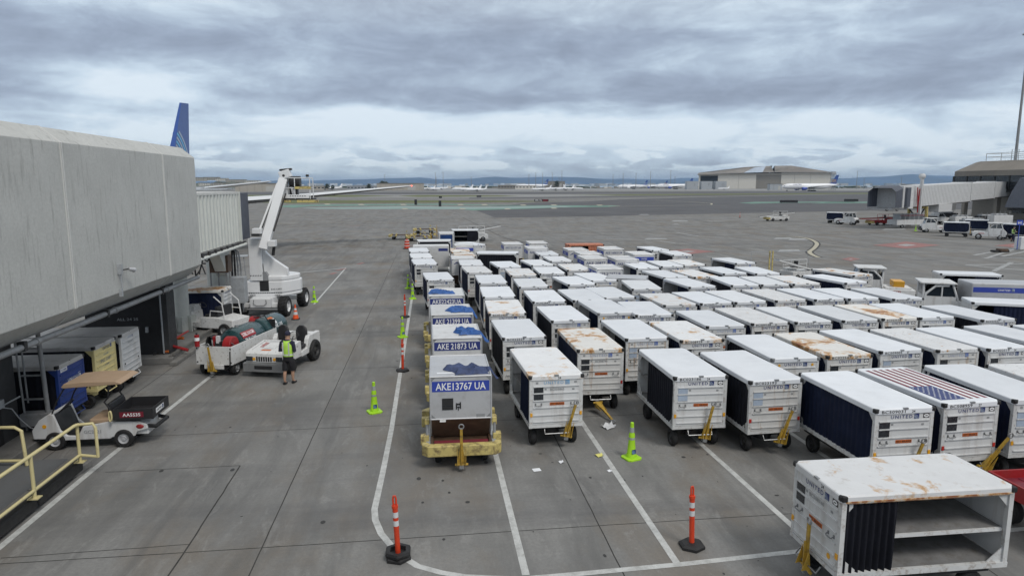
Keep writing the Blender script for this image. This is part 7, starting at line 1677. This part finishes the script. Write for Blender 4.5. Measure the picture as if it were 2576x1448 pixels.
p = at(2571, 628); b = MB(); b.box(-.9, -.4, 0, .9, .4, 1.3, 'barrier_white'); o = b.build('barrier_block', None, .06); o.location = (p.x+.6, p.y+.3, 0); tag(o, 'white plastic barrier block at the right edge under the blue sign', 'barrier')
p = at(2558, 628); t = thing('sign_post', 'small blue sign on a post at the right edge', 'sign', (p.x, p.y, 0), 0); b = MB(); b.cyl((0, 0, 0), (0, 0, 2.9), .04, 'banner_blue', n=8); b.build('post', t); b = MB(); b.box(-.35, -.03, 2.5, .35, .0, 3.0, 'banner_blue'); b.text('B42', (0, -.035, 2.62), .22, 'ink_white', align='c'); b.build('sign_panel', t)
p = at(2515, 634); b = MB(); b.box(-.8, -.3, 0, .8, .3, .2, 'black_rubber'); b.box(-.3, -.5, .1, .5, .2, .35, 'brown_steel'); o = b.build('wheel_chock', None, .04); o.location = (p.x, p.y, 0); tag(o, 'dark wheel chocks lying beside the parking bays at right', 'chock')
# bits among the carts
t = thing('crowd_barrier', 'thin yellow-posted frame standing at the back of the carts', 'barrier', (at(1938, 682).x, at(1938, 682).y, 0), 0)
b = MB()
for x in (-.12, .12): b.box(x-.04, -.04, 0, x+.04, .04, 1.55, 'old_yellow')
b.build('post', t); b = MB(); b.tube([(-1.6, 0, 0), (-1.6, 0, 1.5), (3.0, .2, 1.5), (3.3, .2, .2)], .02, 'galvanised', 6); b.tube([(-1.6, 0, .8), (3.1, .2, .8)], .015, 'galvanised', 6); b.build('rail', t)
o = belt_loader(at(1985, 705) + Vector((1.2, .6, 0)), radians(-165), 'white belt loader half hidden behind the back carts at right', up=.5); o.scale = (.72, .72, .72)
# red flat dolly at right edge beside the big cart
p = at(2487, 1184, 1.0); t = thing('flat_dolly', 'dark red open flat dolly at the right edge behind the nearest cart', 'dolly', (p.x+1.39, p.y-.97, 0), radians(0))
b = MB(); b.box(-1.35, -.95, .78, 2.2, .95, .84, 'maroon')
for (a, c, e, f) in ((-1.35, -.99, 2.2, -.95), (-1.35, .95, 2.2, .99), (-1.39, -.99, -1.35, .99)): b.box(a, c, .70, e, f, 1.0, 'red_paint')
b.build('deck', t); b = MB()
for k in range(14): b.box(-1.3+k*.25, -.9, .842, -1.3+k*.25+.16, .9, .85, 'maroon')
b.build('mesh_floor', t)
for x in (-1.0, 1.8):
    for y in (-.8, .8): wheel_at(t, x, y, .26, .18)
# maroon vehicle bed seen between the carts
p = S(3300, 1125, 1.5); b = MB(); b.box(-.6, -.5, .5, .7, .9, 1.6, 'maroon'); b.box(-.66, -.56, 1.6, .76, .96, 1.66, 'red_paint'); o = b.build('storage_bin'); o.location = (p.x, p.y+1.2, 0); tag(o, 'dark red bin glimpsed between two white carts', 'bin')

# ------------------------------------------------------------------ air: one closed box of thin haze
me = bpy.data.materials.new('haze_air'); me.use_nodes = True; nt = me.node_tree; nt.nodes.clear()
pv = nt.nodes.new('ShaderNodeVolumePrincipled'); pv.inputs['Color'].default_value = (.50, .72, 1.0, 1); pv.inputs['Density'].default_value = .000065; pv.inputs['Anisotropy'].default_value = .0
ou = nt.nodes.new('ShaderNodeOutputMaterial'); nt.links.new(pv.outputs[0], ou.inputs['Volume']); MATS['haze_air'] = me
b = MB(); b.box(-16000, -80, -4, 16000, 16000, 165, 'haze_air'); tag(b.build('haze'), 'thin blue air that fades the far hills', 'haze', kind='stuff')
